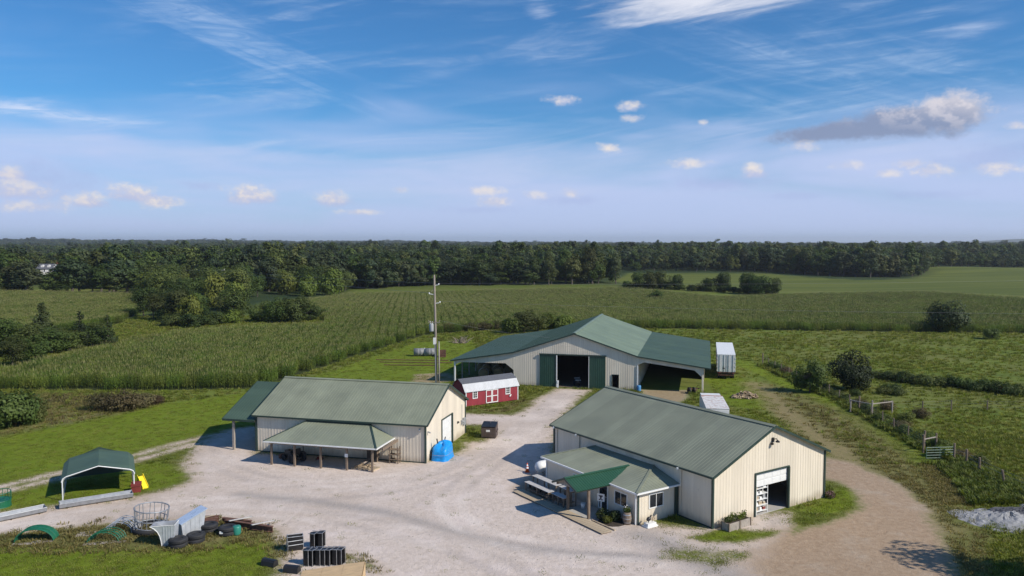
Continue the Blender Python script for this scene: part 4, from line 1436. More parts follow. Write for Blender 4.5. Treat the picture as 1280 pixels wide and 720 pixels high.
    one('floor_slab', MAT['earth'], t, lambda m: m.box((W / 2, D / 2, .012), (W - .1, D - .1, .02)))


build_barn()


# ---- red shed with a gambrel roof
def build_shed():
    p0, p1 = G(582, 509.5), G(647.5, 500.2)
    d = p1 - p0
    L = d.length
    t = thing('garden_shed', 'dark red wooden shed with grey gambrel roof and white double doors', 'shed', p0, math.atan2(d.y, d.x))
    W, h, kz, ky, rz_ = 3.1, 1.95, 2.75, .55, 3.25
    footprint(t, (0, L, 0, W))
    prof = [(0, h), (ky, kz), (W / 2, rz_), (W - ky, kz), (W, h)]
    one('wall', MAT['red_siding'], t, lambda m: ribbed(m, (0, 0, .1), X1, Z1, -Y1, L, 0, h - .1, per=.2, rh=.012, rw=.05, back=.04))
    one('wall', MAT['red_siding'], t, lambda m: ribbed(m, (0, W, .1), X1, Z1, Y1, L, 0, h - .1, per=.2, rh=.012, rw=.05, back=.04))
    for x, n in ((0, -X1), (L, X1)):
        one('end_wall', MAT['red_siding'], t, lambda m: ribbed(m, (x, 0, .1), Y1, Z1, n, W, 0, lambda u: float(np.interp(u, [p[0] for p in prof], [p[1] - .1 for p in prof])), per=.2, rh=.012, rw=.05, back=.04, brk=(ky, W / 2, W - ky)))
    o = .15
    slope_sheet('lower_roof', MAT['shingle_lt'], t, (-o, -.14, h - .1), (L + o, -.14, h - .1), (-o, ky, kz + .04), (L + o, ky, kz + .04), per=.23, rh=.015, rw=.05)
    slope_sheet('lower_roof', MAT['shingle_lt'], t, (-o, W + .14, h - .1), (L + o, W + .14, h - .1), (-o, W - ky, kz + .04), (L + o, W - ky, kz + .04), per=.23, rh=.015, rw=.05)
    slope_sheet('upper_roof', MAT['shingle'], t, (-o, ky - .03, kz + .03), (L + o, ky - .03, kz + .03), (-o, W / 2, rz_ + .04), (L + o, W / 2, rz_ + .04), per=.23, rh=.012, rw=.05)
    slope_sheet('upper_roof', MAT['shingle'], t, (-o, W - ky + .03, kz + .03), (L + o, W - ky + .03, kz + .03), (-o, W / 2, rz_ + .04), (L + o, W / 2, rz_ + .04), per=.23, rh=.012, rw=.05)
    one('skid', MAT['wood'], t, lambda m: (m.box((L / 2, .3, .05), (L - .2, .15, .1)), m.box((L / 2, W - .3, .05), (L - .2, .15, .1))))
    for x in (.05, L - .05):
        one('corner_board', MAT['white'], t, lambda m: m.box((x, -.03, h / 2 + .02), (.1, .05, h - .1)))
    for x in (1.0, L - 1.95):
        wn = window(t, (x, 0, .95), X1, -Y1, .72, .95, 2, 3, .1)
    # double doors
    dx = L / 2 - 1.0
    for k in range(2):
        x = dx + k * .92
        dd = one('door_leaf', MAT['red_siding'], t, lambda m: m.box((x + .45, -.035, 1.0), (.88, .04, 1.62)))
        one('door_frame', MAT['white'], dd, lambda m: (m.box((x + .06, -.065, 1.0), (.1, .03, 1.64)), m.box((x + .84, -.065, 1.0), (.1, .03, 1.64)), m.box((x + .45, -.066, .24), (.7, .03, .1)), m.box((x + .45, -.066, 1.02), (.7, .03, .1)), m.box((x + .45, -.066, 1.77), (.7, .03, .1))))
    one('shelf_bracket', MAT['white'], t, lambda m: m.box((L - 1.25, -.1, .78), (.16, .08, .3), rot=Matrix.Rotation(R(35), 3, 'Y')))


build_shed()


# ---- small arched metal carport
def build_small_carport():
    w, ln, ez, rz_ = 5.0, 5.5, 1.72, 2.45
    t = thing('carport', 'small open carport with ribbed green roof and white tube frame', 'carport', G(78.5, 626.5), R(27))
    def arc(y):
        pts = [(0, y, 0), (0, y, ez - .25), (.06, y, ez - .04), (.2, y, ez + .08), (.38, y, ez + .15), (w / 2, y, rz_),
               (w - .38, y, ez + .15), (w - .2, y, ez + .08), (w - .06, y, ez - .04), (w, y, ez - .25), (w, y, 0)]
        return pts
    for k, y in enumerate((0, ln / 4, ln / 2, ln * .75, ln)):
        one('frame_hoop', MAT['white'] if k == 0 else MAT['galv'], t, lambda m: m.tube(arc(y), .045 if k == 0 else .032, 6))
    for x in (0, w):
        one('base_rail', MAT['galv'], t, lambda m: m.box((x, ln / 2, .025), (.06, ln, .05)))
    one('back_panel', MAT['trim'], t, lambda m: ribbed(m, (.06, ln - .06, .35), X1, Z1, Y1, w - .12, 0, lambda u: ez - .3 + (rz_ - ez + .2) * (1 - abs(u - (w - .12) / 2) / (w / 2)), brk=(w / 2 - .06,), back=.01))
    o = .12
    for s in (0, 1):
        f = (lambda x: x) if s == 0 else (lambda x: w - x)
        rf = slope_sheet('roof_sheet', MAT['roof_new'], t, (f(.3), -o, ez + .24), (f(.3), ln + o, ez + .24), (f(w / 2), -o, rz_ + .07), (f(w / 2), ln + o, rz_ + .07), per=.23, back=.02)
        slope_sheet('eave_bend', MAT['roof_new'], rf, (f(-.12), -o, ez - .16), (f(-.12), ln + o, ez - .16), (f(.3), -o, ez + .235), (f(.3), ln + o, ez + .235), per=.23, back=.015)
        one('front_trim', MAT['white'], t, lambda m: m.tube([(f(-.06), -o - .02, ez - .2), (f(.05), -o - .02, ez + .06), (f(.28), -o - .02, ez + .2), (f(w / 2), -o - .02, rz_ + .02)], .038, 6))


build_small_carport()

# ------------------------------------------------------------------ trees and bushes
def tree_meshes(tag_, seed, h, r, n, ls, leaf, kind='round', trunk=True):
    """crown of leaf clumps and a tapered trunk with limbs"""
    g = np.random.default_rng(seed)
    C, RR = [], []
    k = {'round': 34, 'bush': 26, 'tall': 40, 'cone': 40, 'far': 16}[kind]
    for i in range(k):
        while True:
            p = g.uniform(-1, 1, 3)
            if (p ** 2).sum() < 1:
                break
        if kind == 'cone':
            z = g.random() ** 1.3
            q = r * (1 - z) * .85 + .1
            a = g.uniform(0, 6.28)
            C.append([math.cos(a) * q * math.sqrt(g.random()), math.sin(a) * q * math.sqrt(g.random()), h * (.10 + .84 * z)])
            RR.append(r * (.42 - .26 * z))
        elif kind == 'bush':
            C.append([p[0] * r * .76, p[1] * r * .76, h * .40 + p[2] * h * .36])
            RR.append(r * g.uniform(.22, .46))
        else:
            zc, zr = (h * .53, h * .45) if kind == 'round' else (h * .52, h * .47)
            s = 1.0 if kind != 'tall' else .8
            C.append([p[0] * r * .74 * s, p[1] * r * .74 * s, zc + p[2] * zr * .85])
            RR.append(r * g.uniform(.24, .42))
    C, RR = np.array(C), np.array(RR)
    w = RR ** 2
    ci = g.choice(k, n, p=w / w.sum())
    d = g.normal(0, 1, (n, 3))
    d /= np.linalg.norm(d, axis=1)[:, None]
    rad = RR[ci] * g.uniform(.55, 1.05, n) ** .6
    P = C[ci] + d * rad[:, None] * np.array([1, 1, .8])
    P[:, 2] = np.maximum(P[:, 2], ls * .5)
    dc = (P - np.array([0, 0, P[:, 2].mean()])) / np.array([r, r, h * .45])
    nn = d * .6 + dc * .75 + g.normal(0, .38, (n, 3)) + np.array([0, 0, .3])
    nn /= np.linalg.norm(nn, axis=1)[:, None]
    a = np.cross(nn, g.normal(0, 1, (n, 3)))
    a /= np.linalg.norm(a, axis=1)[:, None]
    b = np.cross(nn, a)
    s = ls * g.uniform(.6, 1.3, n)[:, None]
    Q = np.stack([P - a * s * .6, P - b * s * .38 + a * s * .05, P + a * s * .6, P + b * s * .38 - a * s * .05], 1)
    crown = quads_mesh('crown_' + tag_, Q, [leaf])
    tm = None
    if trunk:
        mb = MB()
        tr = max(.05, h * .022)
        top = h * (.62 if kind != 'cone' else .9)
        bend = g.normal(0, h * .02, 2)
        mb.tube([(0, 0, 0), (bend[0], bend[1], top * .5), (bend[0] * .5, bend[1] * 1.4, top)], [tr, tr * .75, tr * .35], 6)
        if kind != 'cone':
            for i in g.choice(k, min(7, k), replace=False):
                z0 = top * g.uniform(.3, .8)
                mb.tube([(bend[0] * z0 / top, bend[1] * z0 / top, z0), tuple(C[i] * .6 + np.array([0, 0, z0 * .4])), tuple(C[i])], [tr * .45, tr * .3, tr * .12], 5, caps=False)
        tm = mb.mesh('trunk_' + tag_, MAT['bark'])
    return crown, tm, float(np.percentile(P[:, 2], 99.6)) + ls * .3, float(np.percentile(np.abs(P[:, :2]), 99.3)) + ls * .2


TREES = {
    'oak': [tree_meshes('oak%d' % k, 20 + k, 12, 4.6, 3600, .42, MAT['leaf']) for k in range(4)],
    'tall': [tree_meshes('tall%d' % k, 30 + k, 16, 4.0 + .4 * (k % 3), 2800, .55, MAT[('leaf_far', 'leaf_blue', 'leaf', 'leaf_far', 'leaf_blue', 'leaf_far')[k]], 'tall' if k % 2 else 'round') for k in range(6)],
    'cone': [tree_meshes('cone%d' % k, 40 + k, 8, 2.4, 2600, .30, MAT['leaf_dark'], 'cone') for k in range(2)],
    'dark': [tree_meshes('dark%d' % k, 50 + k, 5.0, 2.6, 6500, .19, MAT['leaf_dark'], 'bush') for k in range(2)],
    'open': [tree_meshes('open%d' % k, 55 + k, 5.0, 2.4, 4600, .21, MAT['leaf'], 'bush') for k in range(2)],
    'bush': [tree_meshes('bush%d' % k, 60 + k, 3.2, 2.0, 3000, .22, MAT['leaf'], 'bush') for k in range(3)],
    'lime': [tree_meshes('lime%d' % k, 64 + k, 3.2, 2.0, 2200, .24, MAT['leaf_lime'], 'bush') for k in range(2)],
    'brown': [tree_meshes('brown%d' % k, 68 + k, 2.0, 2.0, 2200, .16, MAT['leaf_brown'], 'bush', False) for k in range(2)],
    'bramble': [tree_meshes('bramble%d' % k, 72 + k, 1.5, 1.7, 1500, .17, MAT['leaf'], 'bush') for k in range(3)],
}


def plant(kind, x, y, h, width, name, label, cat, group=None, variant=None):
    """one tree or bush: an Empty at the foot with its crown and trunk"""
    crown, tm, h0, r0 = TREES[kind][rng.randrange(len(TREES[kind])) if variant is None else variant]
    t = thing(name, label, cat, (x, y, float(T(x, y)) - .03), rng.uniform(0, 6.28), group)
    sx, sz = width / (2 * r0), h / h0
    t.scale = (sx, sx, sz)
    c = link_mesh('crown', crown, None, t)
    if tm:
        link_mesh('trunk', tm, None, t)
    return t


def at_tree(kind, u, vtop, vbase, wpx, name, label, cat, group=None, variant=None, y=None):
    """a tree standing on the land at pixel column u, foot at row vbase, top at row vtop"""
    p = GT(u, vbase)
    if y is not None:
        d = pix_dir(u, V0)
        k = y / d.y
        p = Vector((d.x * k, y, float(T(d.x * k, y))))
    dist = p.y
    ztop = CAMH - (vtop - V0) * dist / FPX
    return plant(kind, p.x, p.y, max(1.0, ztop - p.z), wpx * dist / FPX, name, label, cat, group, variant)


def build_vegetation():
    # pasture and fence line
    at_tree('open', 1012, 445, 491, 46, 'small_tree', 'loose grey green small tree beside the fence, next to a dense dark one', 'tree')
    at_tree('dark', 1065, 440, 487, 55, 'small_tree', 'dense dark rounded small tree standing inside the pasture fence', 'tree', variant=0)
    at_tree('dark', 1186, 375, 414, 58, 'field_tree', 'dark spreading tree standing alone at the edge of the corn', 'tree', variant=1)
    at_tree('bush', 1240, 410, 424, 22, 'bush', 'low bush in the grass beside the lone dark field tree', 'bush')
    for u, vt, vb, w in ((815, 348, 360, 22), (798, 349, 357, 14), (830, 347, 360, 20), (848, 352, 361, 14)):
        at_tree('open', u, vt - 9, vb + 1, w * 1.3, 'hedgerow_tree', 'round green tree in the hedgerow thicket between corn and far field', 'tree', 'thicket trees in the far hedgerow')
    at_tree('open', 819, 361, 377, 20, 'bush', 'single small round tree standing in the middle of the corn', 'tree')
    for u, vt, vb, w in ((888, 347, 363, 20), (903, 340, 363, 20), (872, 354, 363, 16)):
        at_tree('open', u, vt, vb + 1, w * 1.15, 'hedgerow_tree', 'upright green tree in the small clump along the far hedgerow', 'tree', 'clump trees in the far hedgerow')
    for u, vt, vb, w in ((936, 341, 366, 22), (952, 344, 367, 26), (966, 347, 367, 20)):
        at_tree('open', u, vt, vb + 1, w * 1.2, 'hedgerow_tree', 'dark green tree in the largest clump of the far hedgerow', 'tree', 'largest clump trees in the far hedgerow')
    for k in range(26):
        u = 782 + k * 7.2 + rng.uniform(-2, 2)
        v = 357 + (u - 782) * .052
        at_tree('open', u, v - rng.uniform(4, 8), v + 2, rng.uniform(9, 14), 'hedge_bush', 'low bush of the hedgerow between the corn and the pale field', 'bush', 'low hedgerow bushes')
    # row of brambles across the pasture
    for k in range(19):
        f = k / 18
        u, v = 1098 + 200 * f, 473 + 24 * f + rng.uniform(-1.5, 1.5)
        p = G(u, v)
        plant('bramble', p.x, p.y, rng.uniform(1.2, 1.8), rng.uniform(2.6, 3.8), 'bramble_bush', 'low leafy bramble in the long row crossing the pasture', 'bush', 'brambles in the pasture row')
    for u, v, w in ((1113, 487, 3.0), (1104, 492, 2.6), (1123, 494, 2.6), (1070, 495, 2.0)):
        p = G(u, v)
        plant('bramble', p.x, p.y, 1.0, w, 'leafy_plant', 'low bright leafy plant in the bed behind the fence', 'plant', 'leafy plants behind the fence')
    for u, v in ((1150, 522), (1108, 512), (1133, 528), (1180, 572)):
        p = G(u, v)
        plant('brown' if v < 525 else 'lime', p.x, p.y, 1.2, 2.4, 'weed_clump', 'tall weed clump grown up against the pasture fence', 'weeds', 'weed clumps on the fence line')
    for k in range(20):
        f = k / 19
        y_ = 126 - 56 * f
        x_ = float(np.interp(-y_, [-128, -100, -87, -77, -70, -60], [40.9, 41.5, 40.9, 40.2, 40.9, 41.6])) + rng.uniform(.5, 1.5)
        plant(('bramble', 'lime', 'brown', 'bramble')[k % 4], x_, y_, rng.uniform(.7, 1.25), rng.uniform(1.6, 2.8), 'fence_brush', 'knee high brush grown up along the pasture side of the fence', 'brush', 'brush along the pasture fence')
    # behind the barn
    for u, vt, vb, w in ((640, 397, 417, 30), (655, 388, 416, 36), (672, 392, 415, 32), (690, 391, 412, 30), (705, 393, 412, 26)):
        at_tree('oak' if w > 30 else 'lime', u, vt, vb, w, 'bush', ('dark green large' if w > 30 else 'yellow green smaller') + ' bush in the clump behind the barn roof', 'bush', ('dark' if w > 30 else 'yellow green') + ' bushes behind the barn')
    for u, v in ((560, 414), (590, 413), (605, 412), (620, 411)):
        p = G(u, v)
        plant('brown', p.x, p.y, 2.0, 4.5, 'weed_clump', 'brownish weed clump along the corn beside the brush pile', 'weeds', 'weeds along the corn edge')
    # by the lawn
    for u, vt, vb, w in ((6, 488, 534, 60), (30, 490, 530, 46), (-24, 486, 536, 60), (48, 496, 527, 26)):
        at_tree('bush', u, vt, vb, w, 'bush', 'rounded green bush in the thicket beside the mown lawn', 'bush', 'thicket beside the lawn')
    for u, vt, vb, w in ((128, 491, 513, 44), (152, 488, 513, 50), (178, 492, 508, 44), (195, 495, 505, 26)):
        at_tree('brown', u, vt, vb, w, 'weed_clump', 'brownish seeding weed clump between the lawn and the corn', 'weeds', 'weed clumps between lawn and corn')
    # trees in the hollow behind the first corn
    for u, vt, y, w in ((50, 378, 150, 42), (97, 389, 150, 30)):
        at_tree('cone', u, vt, 440, w, 'cedar_tree', 'dark pointed cedar rising above the thicket behind the corn', 'tree', 'cedars in the hollow', y=y)
    at_tree('cone', 131, 394, 440, 26, 'cedar_tree', 'dark pointed cedar at the end of the hollow thicket', 'tree', 'cedars in the hollow', y=155)
    for u, vt, y, w in ((8, 398, 140, 50), (28, 404, 138, 44), (60, 410, 142, 46), (84, 414, 146, 40), (112, 406, 152, 40), (-14, 396, 140, 50), (40, 418, 132, 36), (10, 424, 128, 36), (74, 408, 150, 36), (118, 402, 158, 30)):
        kd = 'oak' if rng.random() < .7 else 'lime'
        at_tree(kd, u, vt, 440, w, 'thicket_tree', ('dark green' if kd == 'oak' else 'yellow green') + ' tree of the thicket in the hollow behind the corn', 'tree', ('dark' if kd == 'oak' else 'yellow green') + ' thicket trees in the hollow', y=y)
    # the wooded tongue left of the pole
    pl = np.array(TONGUE)
    placed = []
    lo, hi = pl.min(0), pl.max(0)
    for _ in range(9000):
        q = np.array([rng.uniform(lo[0], hi[0]), rng.uniform(lo[1], hi[1])])
        if len(placed) >= 105 or poly_sd(q[None], pl)[0] > -1.5 or any(np.hypot(*(q - z)) < 4.6 for z in placed):
            continue
        placed.append(q)
        hh = rng.uniform(5.5, 8.5) if q[1] < 235 else rng.uniform(7.5, 12.5)
        lime = rng.random() > .85
        where = 'at the corn edge of the wooded tongue' if q[1] < 215 else ('deep in the wooded tongue' if q[1] < 275 else 'at the back of the wooded tongue by the great wood')
        look = ('yellow green' if lime else 'dark green') + (' tall' if hh > 9.5 else ' low')
        plant('lime' if lime else 'oak', q[0], q[1], hh, hh * rng.uniform(.8, 1.1), 'broadleaf_tree', look + ' broadleaf tree ' + where, 'tree', look + ' trees ' + where)
    for u, v in ((215, 408), (240, 409), (268, 406), (290, 404), (205, 400)):
        p = G(u, v)
        plant('lime' if u in (205, 290) else 'bush', p.x, p.y, 3.4, 6, 'bush', 'low bush at the foot of the wooded tongue', 'bush', 'bushes under the wooded tongue')
    for u, vt, vb, w in ((335, 376, 401, 34), (350, 371, 402, 34), (366, 372, 402, 36), (376, 366, 399, 22), (388, 378, 400, 26), (404, 386, 397, 17), (322, 380, 401, 26)):
        at_tree('open', u, vt, vb + 1, w * 1.1, 'copse_tree', 'round tree of the little copse standing in the corn', 'tree', 'copse in the corn')
    # front rows of the great wood
    rows = [([(-80, 369), (60, 368), (172, 367)], 26, 'tree at the edge of the wood behind the far corn strip', 'edge of the wood behind the far corn strip'),
            ([(335, 365), (440, 360.5), (560, 357), (690, 356), (768, 355)], 52, 'tree in the front row of the wood behind the corn', 'front row of the wood behind the corn'),
            ([(768, 339), (860, 339), (960, 340.5), (1020, 344), (1085, 347), (1148, 345), (1163, 335)], 46, 'tree in the front row of the wood beyond the pale far field', 'front row of the wood beyond the pale field'),
            ([(1165, 334.5), (1290, 332.8)], 12, 'tree where the wood meets the top of the pale far field', 'wood at the top of the pale field')]
    edges = []
    for pts, n, lab, grp in rows:
        P = [GT(u, v) for u, v in pts]
        seg = [(a, b, (b - a).length) for a, b in zip(P[:-1], P[1:])]
        tot = sum(s[2] for s in seg)
        for i in range(n):
            s = (i + .5) / n * tot
            for a, b, l in seg:
                if s <= l:
                    break
                s -= l
            q = a.lerp(b, min(1, s / l))
            x, y = q.x + rng.uniform(-3, 3), q.y + rng.uniform(0, 7)
            hh = rng.uniform(10.5, 15.5) * (1 + .22 * math.sin(x / 31 + 2 * math.sin(x / 83)))
            if rng.random() < .3:
                hh *= rng.uniform(.45, .75)
            if 34 < 640 + FPX * x / y < 82:
                hh = min(hh, 8.0)
            vr = rng.randrange(6)
            look = ('low ' if hh < 9 else 'tall ') + ('dark green ', 'grey green ', 'mid green ', 'dark green ', 'grey green ', 'dark green ')[vr]
            plant('tall', x, y, hh, rng.uniform(6.0, 12.5), 'wood_edge_tree', look + lab, 'tree', look + 'trees, ' + grp, vr)
        edges.append([(p.x, p.y) for p in P])
    # the rest of the woods, as far as the hills
    far = [tree_meshes('far%d' % k, 80 + k, 16, 5.0, 760, 1.0, MAT[('leaf_far', 'leaf_blue', 'leaf_far', 'leaf', 'leaf_blue')[k]], 'far', False)[0] for k in range(5)]
    N = 60000
    d = 345 * (7200 / 345) ** (nrg.random(N) ** .86)
    az = nrg.uniform(-.64, .64, N)
    P = np.stack([d * np.sin(az), d * np.cos(az)], 1)
    ok = np.ones(N, bool)
    for poly, mg in ((CORN_A, 5), (CORN_B, 6), (SOY, 8)):
        ok &= poly_sd(P, poly) > mg
    # only behind the edges seen in the photograph
    vv = V0 + CAMH * FPX / P[:, 1]
    uu = 640 + FPX * P[:, 0] / P[:, 1]
    lim = np.interp(uu, [-100, 170, 180, 340, 440, 560, 768, 769, 960, 1085, 1148, 1163, 1400], [366, 366, 360, 362, 359, 355.5, 354.5, 338, 339, 345, 343.5, 333.5, 332])
    ok &= vv < lim
    ok &= ~((P[:, 1] < 450) & (np.abs(uu - 57) < 24))
    # a few clearings far off
    clear = (np.sin(P[:, 0] / 170 + 1) * np.sin(P[:, 1] / 260 + 2) > .86) & (d > 900) & (d < 3000)
    ok &= ~clear
    P, d = P[ok], d[ok]
    n = len(P)
    s = nrg.uniform(.52, 1.02, n) * (1 + .16 * np.sin(P[:, 0] / 37 + 2 * np.sin(P[:, 1] / 71)) + .10 * np.sin(P[:, 0] / 121 + P[:, 1] / 90))
    s = np.where(nrg.random(n) < .07, s * 1.28, s)
    grow = 1 + np.clip((d - 700) / 2500, 0, 1.6)
    rot = np.zeros((n, 3))
    rot[:, 2] = nrg.random(n) * 6.28
    scatter('woods', np.column_stack([P, T(P[:, 0], P[:, 1])]), rot, np.stack([s * grow, s * grow, s * (1 + .12 * np.clip((d - 700) / 2500, 0, 1))], 1), nrg.integers(0, 5, n), far,
            'dark green broadleaf woods stretching back to the hills on the horizon', 'woods')
    print('far trees', n)
    # a tree just outside the picture whose shade falls on the track
    plant('oak', 36.6, 43.4, 11.0, 6.0, 'yard_tree', 'broadleaf tree beside the track whose shade reaches the dirt', 'tree')


build_vegetation()
build_grass()
build_stones()

# ------------------------------------------------------------------ things in the yard
def wpos(t, x, y, z=0.0):
    """world point of a local point of a building"""
    a = t.rotation_euler.z
    return Vector((t.location.x + x * math.cos(a) - y * math.sin(a), t.location.y + x * math.sin(a) + y * math.cos(a), z))


def in_frame(t, name, label, cat, x, y, rz=0.0, z=0.0, group=None):
    return thing(name, label, cat, wpos(t, x, y, z), t.rotation_euler.z + rz, group)


def leafy(seed, n, r, h, size, mat, base=0.0):
    g = np.random.default_rng(seed)
    d = g.normal(0, 1, (n, 3))
    d /= np.linalg.norm(d, axis=1)[:, None]
    P = d * (g.random(n) ** .4)[:, None] * np.array([r, r, h / 2])
    P[:, 2] += h / 2 + base
    nn = d + g.normal(0, .7, (n, 3))
    nn /= np.linalg.norm(nn, axis=1)[:, None]
    a = np.cross(nn, g.normal(0, 1, (n, 3)))
    a /= np.linalg.norm(a, axis=1)[:, None]
    b = np.cross(nn, a)
    s = size * g.uniform(.6, 1.3, n)[:, None]
    return quads_mesh('leafy_%d' % seed, np.stack([P - a * s * .6, P - b * s * .35, P + a * s * .6, P + b * s * .35], 1), [mat])


def build_store_things():
    t = BS_
    # boardwalk of planks on sleepers
    bw = in_frame(t, 'boardwalk', 'low plank boardwalk laid along the front of the store', 'boardwalk', -7.25, 3.3)
    for k in range(3):
        one('sleeper', MAT['wood'], bw, lambda m: m.box((.1 + k * .38, 5.55, .04), (.1, 11.0, .08)))
    pm = MB().box((0, 0, .1), (.96, .285, .035)).mesh('plank', MAT['wood_tan'])
    for k in range(37):
        o = link_mesh('plank', pm, None, bw)
        o.location = (.48 + rng.uniform(-.012, .012), .16 + k * .3, rng.uniform(0, .004))
        o.rotation_euler = (0, 0, rng.uniform(-.006, .006))
    st = in_frame(t, 'landing', 'tan concrete landing under the green entrance canopy', 'landing', -6.25, 5.95)
    one('slab', MAT['concrete'], st, lambda m: m.box((1.13, 1.45, .035), (2.2, 2.9, .07)))
    # tiered display benches
    def display(x, y, L, lab):
        p = in_frame(t, 'display_bench', lab, 'bench', x, y)
        for tier, (xx, zz) in enumerate(((.3, 1.2), (-.42, .8))):
            for k in range(3):
                one('tier_board', MAT['pale_wood'], p, lambda m: m.box((xx - .2 + k * .2, 0, zz), (.185, L, .04)))
            for yy in (-L / 2 + .1, 0, L / 2 - .1):
                one('leg', MAT['wood'], p, lambda m: m.box((xx - .22, yy, zz / 2 - .01), (.07, .07, zz - .02)))
                one('leg', MAT['wood'], p, lambda m: m.box((xx + .22, yy, zz / 2 - .01), (.07, .07, zz - .02)))
                one('cross_rail', MAT['wood'], p, lambda m: m.box((xx, yy + .06, zz - .12), (.5, .04, .1)))
        one('lower_shelf', MAT['wood'], p, lambda m: m.box((-.05, 0, .3), (1.1, L - .2, .04)))
    display(-5.65, 12.4, 3.3, 'long two tier display bench of pale boards beside the boardwalk, its top in sun')
    display(-5.55, 9.75, 1.6, 'short two tier display bench in the shade next to the green canopy')
    for k in range(9):
        f = in_frame(t, 'flower_pot', 'dark plant pot standing on the low shelf of the display benches', 'plant pot', -5.9 + .3 * (k % 2), 11.0 + k * .36, 0, .32, 'pots on the display benches')
        one('pot', MAT['black_poly'], f, lambda m: m.lathe([(0, 0), (.09, 0), (.12, .2), (.1, .2), (.09, .16), (0, .16)], n=10))
        link_mesh('leaves', leafy(500 + k % 3, 40, .13, .22, .08, MAT['leaf_dark'], .16), None, f)
    # cone, tank, bucket, sign
    c = thing('traffic_cone', 'orange traffic cone with white bands beside the boardwalk table', 'traffic cone', G(659, 590))
    one('base', MAT['orange'], c, lambda m: m.box((0, 0, .025), (.42, .42, .05)))
    one('cone_body', MAT['orange'], c, lambda m: m.lathe([(.17, .05), (.115, .32), (.09, .46), (.045, .75), (.035, .8), (0, .8)], n=14), True)
    one('reflective_band', MAT['white_refl'], c, lambda m: (m.lathe([(.122, .33), (.096, .46)], n=14), m.lathe([(.088, .54), (.062, .67)], n=14)))
    p = in_frame(t, 'propane_tank', 'white horizontal propane tank against the wall past the shop front', 'tank', -1.75, 17.1)
    one('tank_body', MAT['white'], p, lambda m: m.lathe([(0, -1.35), (.25, -1.3), (.42, -1.15), (.5, -.9), (.5, .9), (.42, 1.15), (.25, 1.3), (0, 1.35)], (0, 0, .72), 20, Matrix.Rotation(R(90), 3, 'Y')), True)
    one('dome', MAT['white'], p, lambda m: m.lathe([(.16, 0), (.16, .16), (.1, .24), (0, .26)], (0, 0, 1.18), 12), True)
    for x in (-.8, .8):
        one('leg', MAT['concrete'], p, lambda m: m.box((x, 0, .13), (.2, .6, .27)))
    b = in_frame(t, 'bucket', 'white plastic bucket standing under the green canopy', 'bucket', -5.0, 8.2, z=.07)
    one('body', MAT['white'], b, lambda m: m.lathe([(0, .01), (.15, .01), (.18, .4), (.165, .4), (.14, .06), (0, .05)], n=14), True)
    one('handle', MAT['galv'], b, lambda m: m.tube([(-.18, 0, .36), (-.12, .12, .28), (0, .18, .24), (.12, .12, .28), (.18, 0, .36)], .008, 5))
    s = in_frame(t, 'sign', 'white square sign with a dark emblem on a white post by the shrubs', 'sign', -4.7, 6.45)
    s.rotation_euler.z += R(-62)
    one('post', MAT['white'], s, lambda m: m.box((0, 0, .55), (.08, .05, 1.1)))
    bd = one('board', MAT['white'], s, lambda m: m.box((0, -.05, 1.32), (.56, .03, .56)))
    one('emblem', MAT['sign_ink'], bd, lambda m: (m.box((0, -.068, 1.45), (.34, .008, .07)), m.box((0, -.068, 1.31), (.11, .008, .24)), m.box((0, -.0685, 1.38), (.2, .008, .06)), m.box((-.1, -.068, 1.16), (.14, .008, .07)), m.box((.1, -.068, 1.16), (.14, .008, .07))))
    for k, (x, y, r, h, lab) in enumerate(((-5.25, 5.55, .55, .85, 'dark rounded shrub beside the canopy post'), (-4.75, 4.85, .48, .8, 'dark shrub next to the wooden barrel planter'), (-5.45, 4.85, .35, .5, 'low yellow green shrub at the corner of the flower bed'))):
        sh = in_frame(t, 'shrub', lab, 'shrub', x, y)
        link_mesh('crown', leafy(300 + k, 900, r, h, .11, MAT['leaf_dark'] if k < 2 else MAT['leaf_lime'], .02), None, sh)
        one('stem', MAT['bark'], sh, lambda m: (m.tube([(0, 0, -.02), (.03, 0, h * .6)], .03), m.tube([(0, 0, .05), (-.15, .1, h * .6)], .02)))
    mu = in_frame(t, 'flower_bed', 'mulched flower bed with edging along the shop wall', 'flower bed', -4.95, 4.9)
    one('mulch', MAT['soil'], mu, lambda m: m.lathe([(1.05, 0), (.9, .05), (0, .09)], n=14))
    one('edging', MAT['wood_tan'], mu, lambda m: m.bar((-1.1, .9, .05), (-1.02, -1.5, .05), .1, .1))
    br = in_frame(t, 'barrel_planter', 'half height wooden barrel planter with pale flowers at the shop corner', 'planter', -4.35, 4.0)
    one('barrel', MAT['wood'], br, lambda m: m.lathe([(0, 0), (.26, 0), (.33, .3), (.34, .45), (.33, .6), (.27, .88), (.24, .88), (.24, .8), (0, .8)], n=16), True)
    one('hoop', MAT['galv'], br, lambda m: (m.lathe([(.305, .14), (.318, .19)], n=16), m.lathe([(.342, .42), (.342, .47)], n=16), m.lathe([(.318, .69), (.305, .74)], n=16)))
    link_mesh('flower_leaves', leafy(320, 260, .28, .5, .1, MAT['leaf'], .8), None, br)
    link_mesh('flower_heads', leafy(321, 30, .25, .3, .09, MAT['petal'], 1.1), None, br)
    pl = in_frame(t, 'garden_ornament', 'white plaster block with a dark iron bird ornament outside the shop window', 'ornament', -3.3, 2.75)
    one('block', MAT['white'], pl, lambda m: m.prism([(-.5, -.3, 0), (.5, -.3, 0), (.5, .3, 0), (-.5, .3, 0)], (0, 0, .1)).prism([(-.42, -.24, .1), (.38, -.24, .1), (.34, .22, .1), (-.4, .22, .1)], (0, 0, .2)))
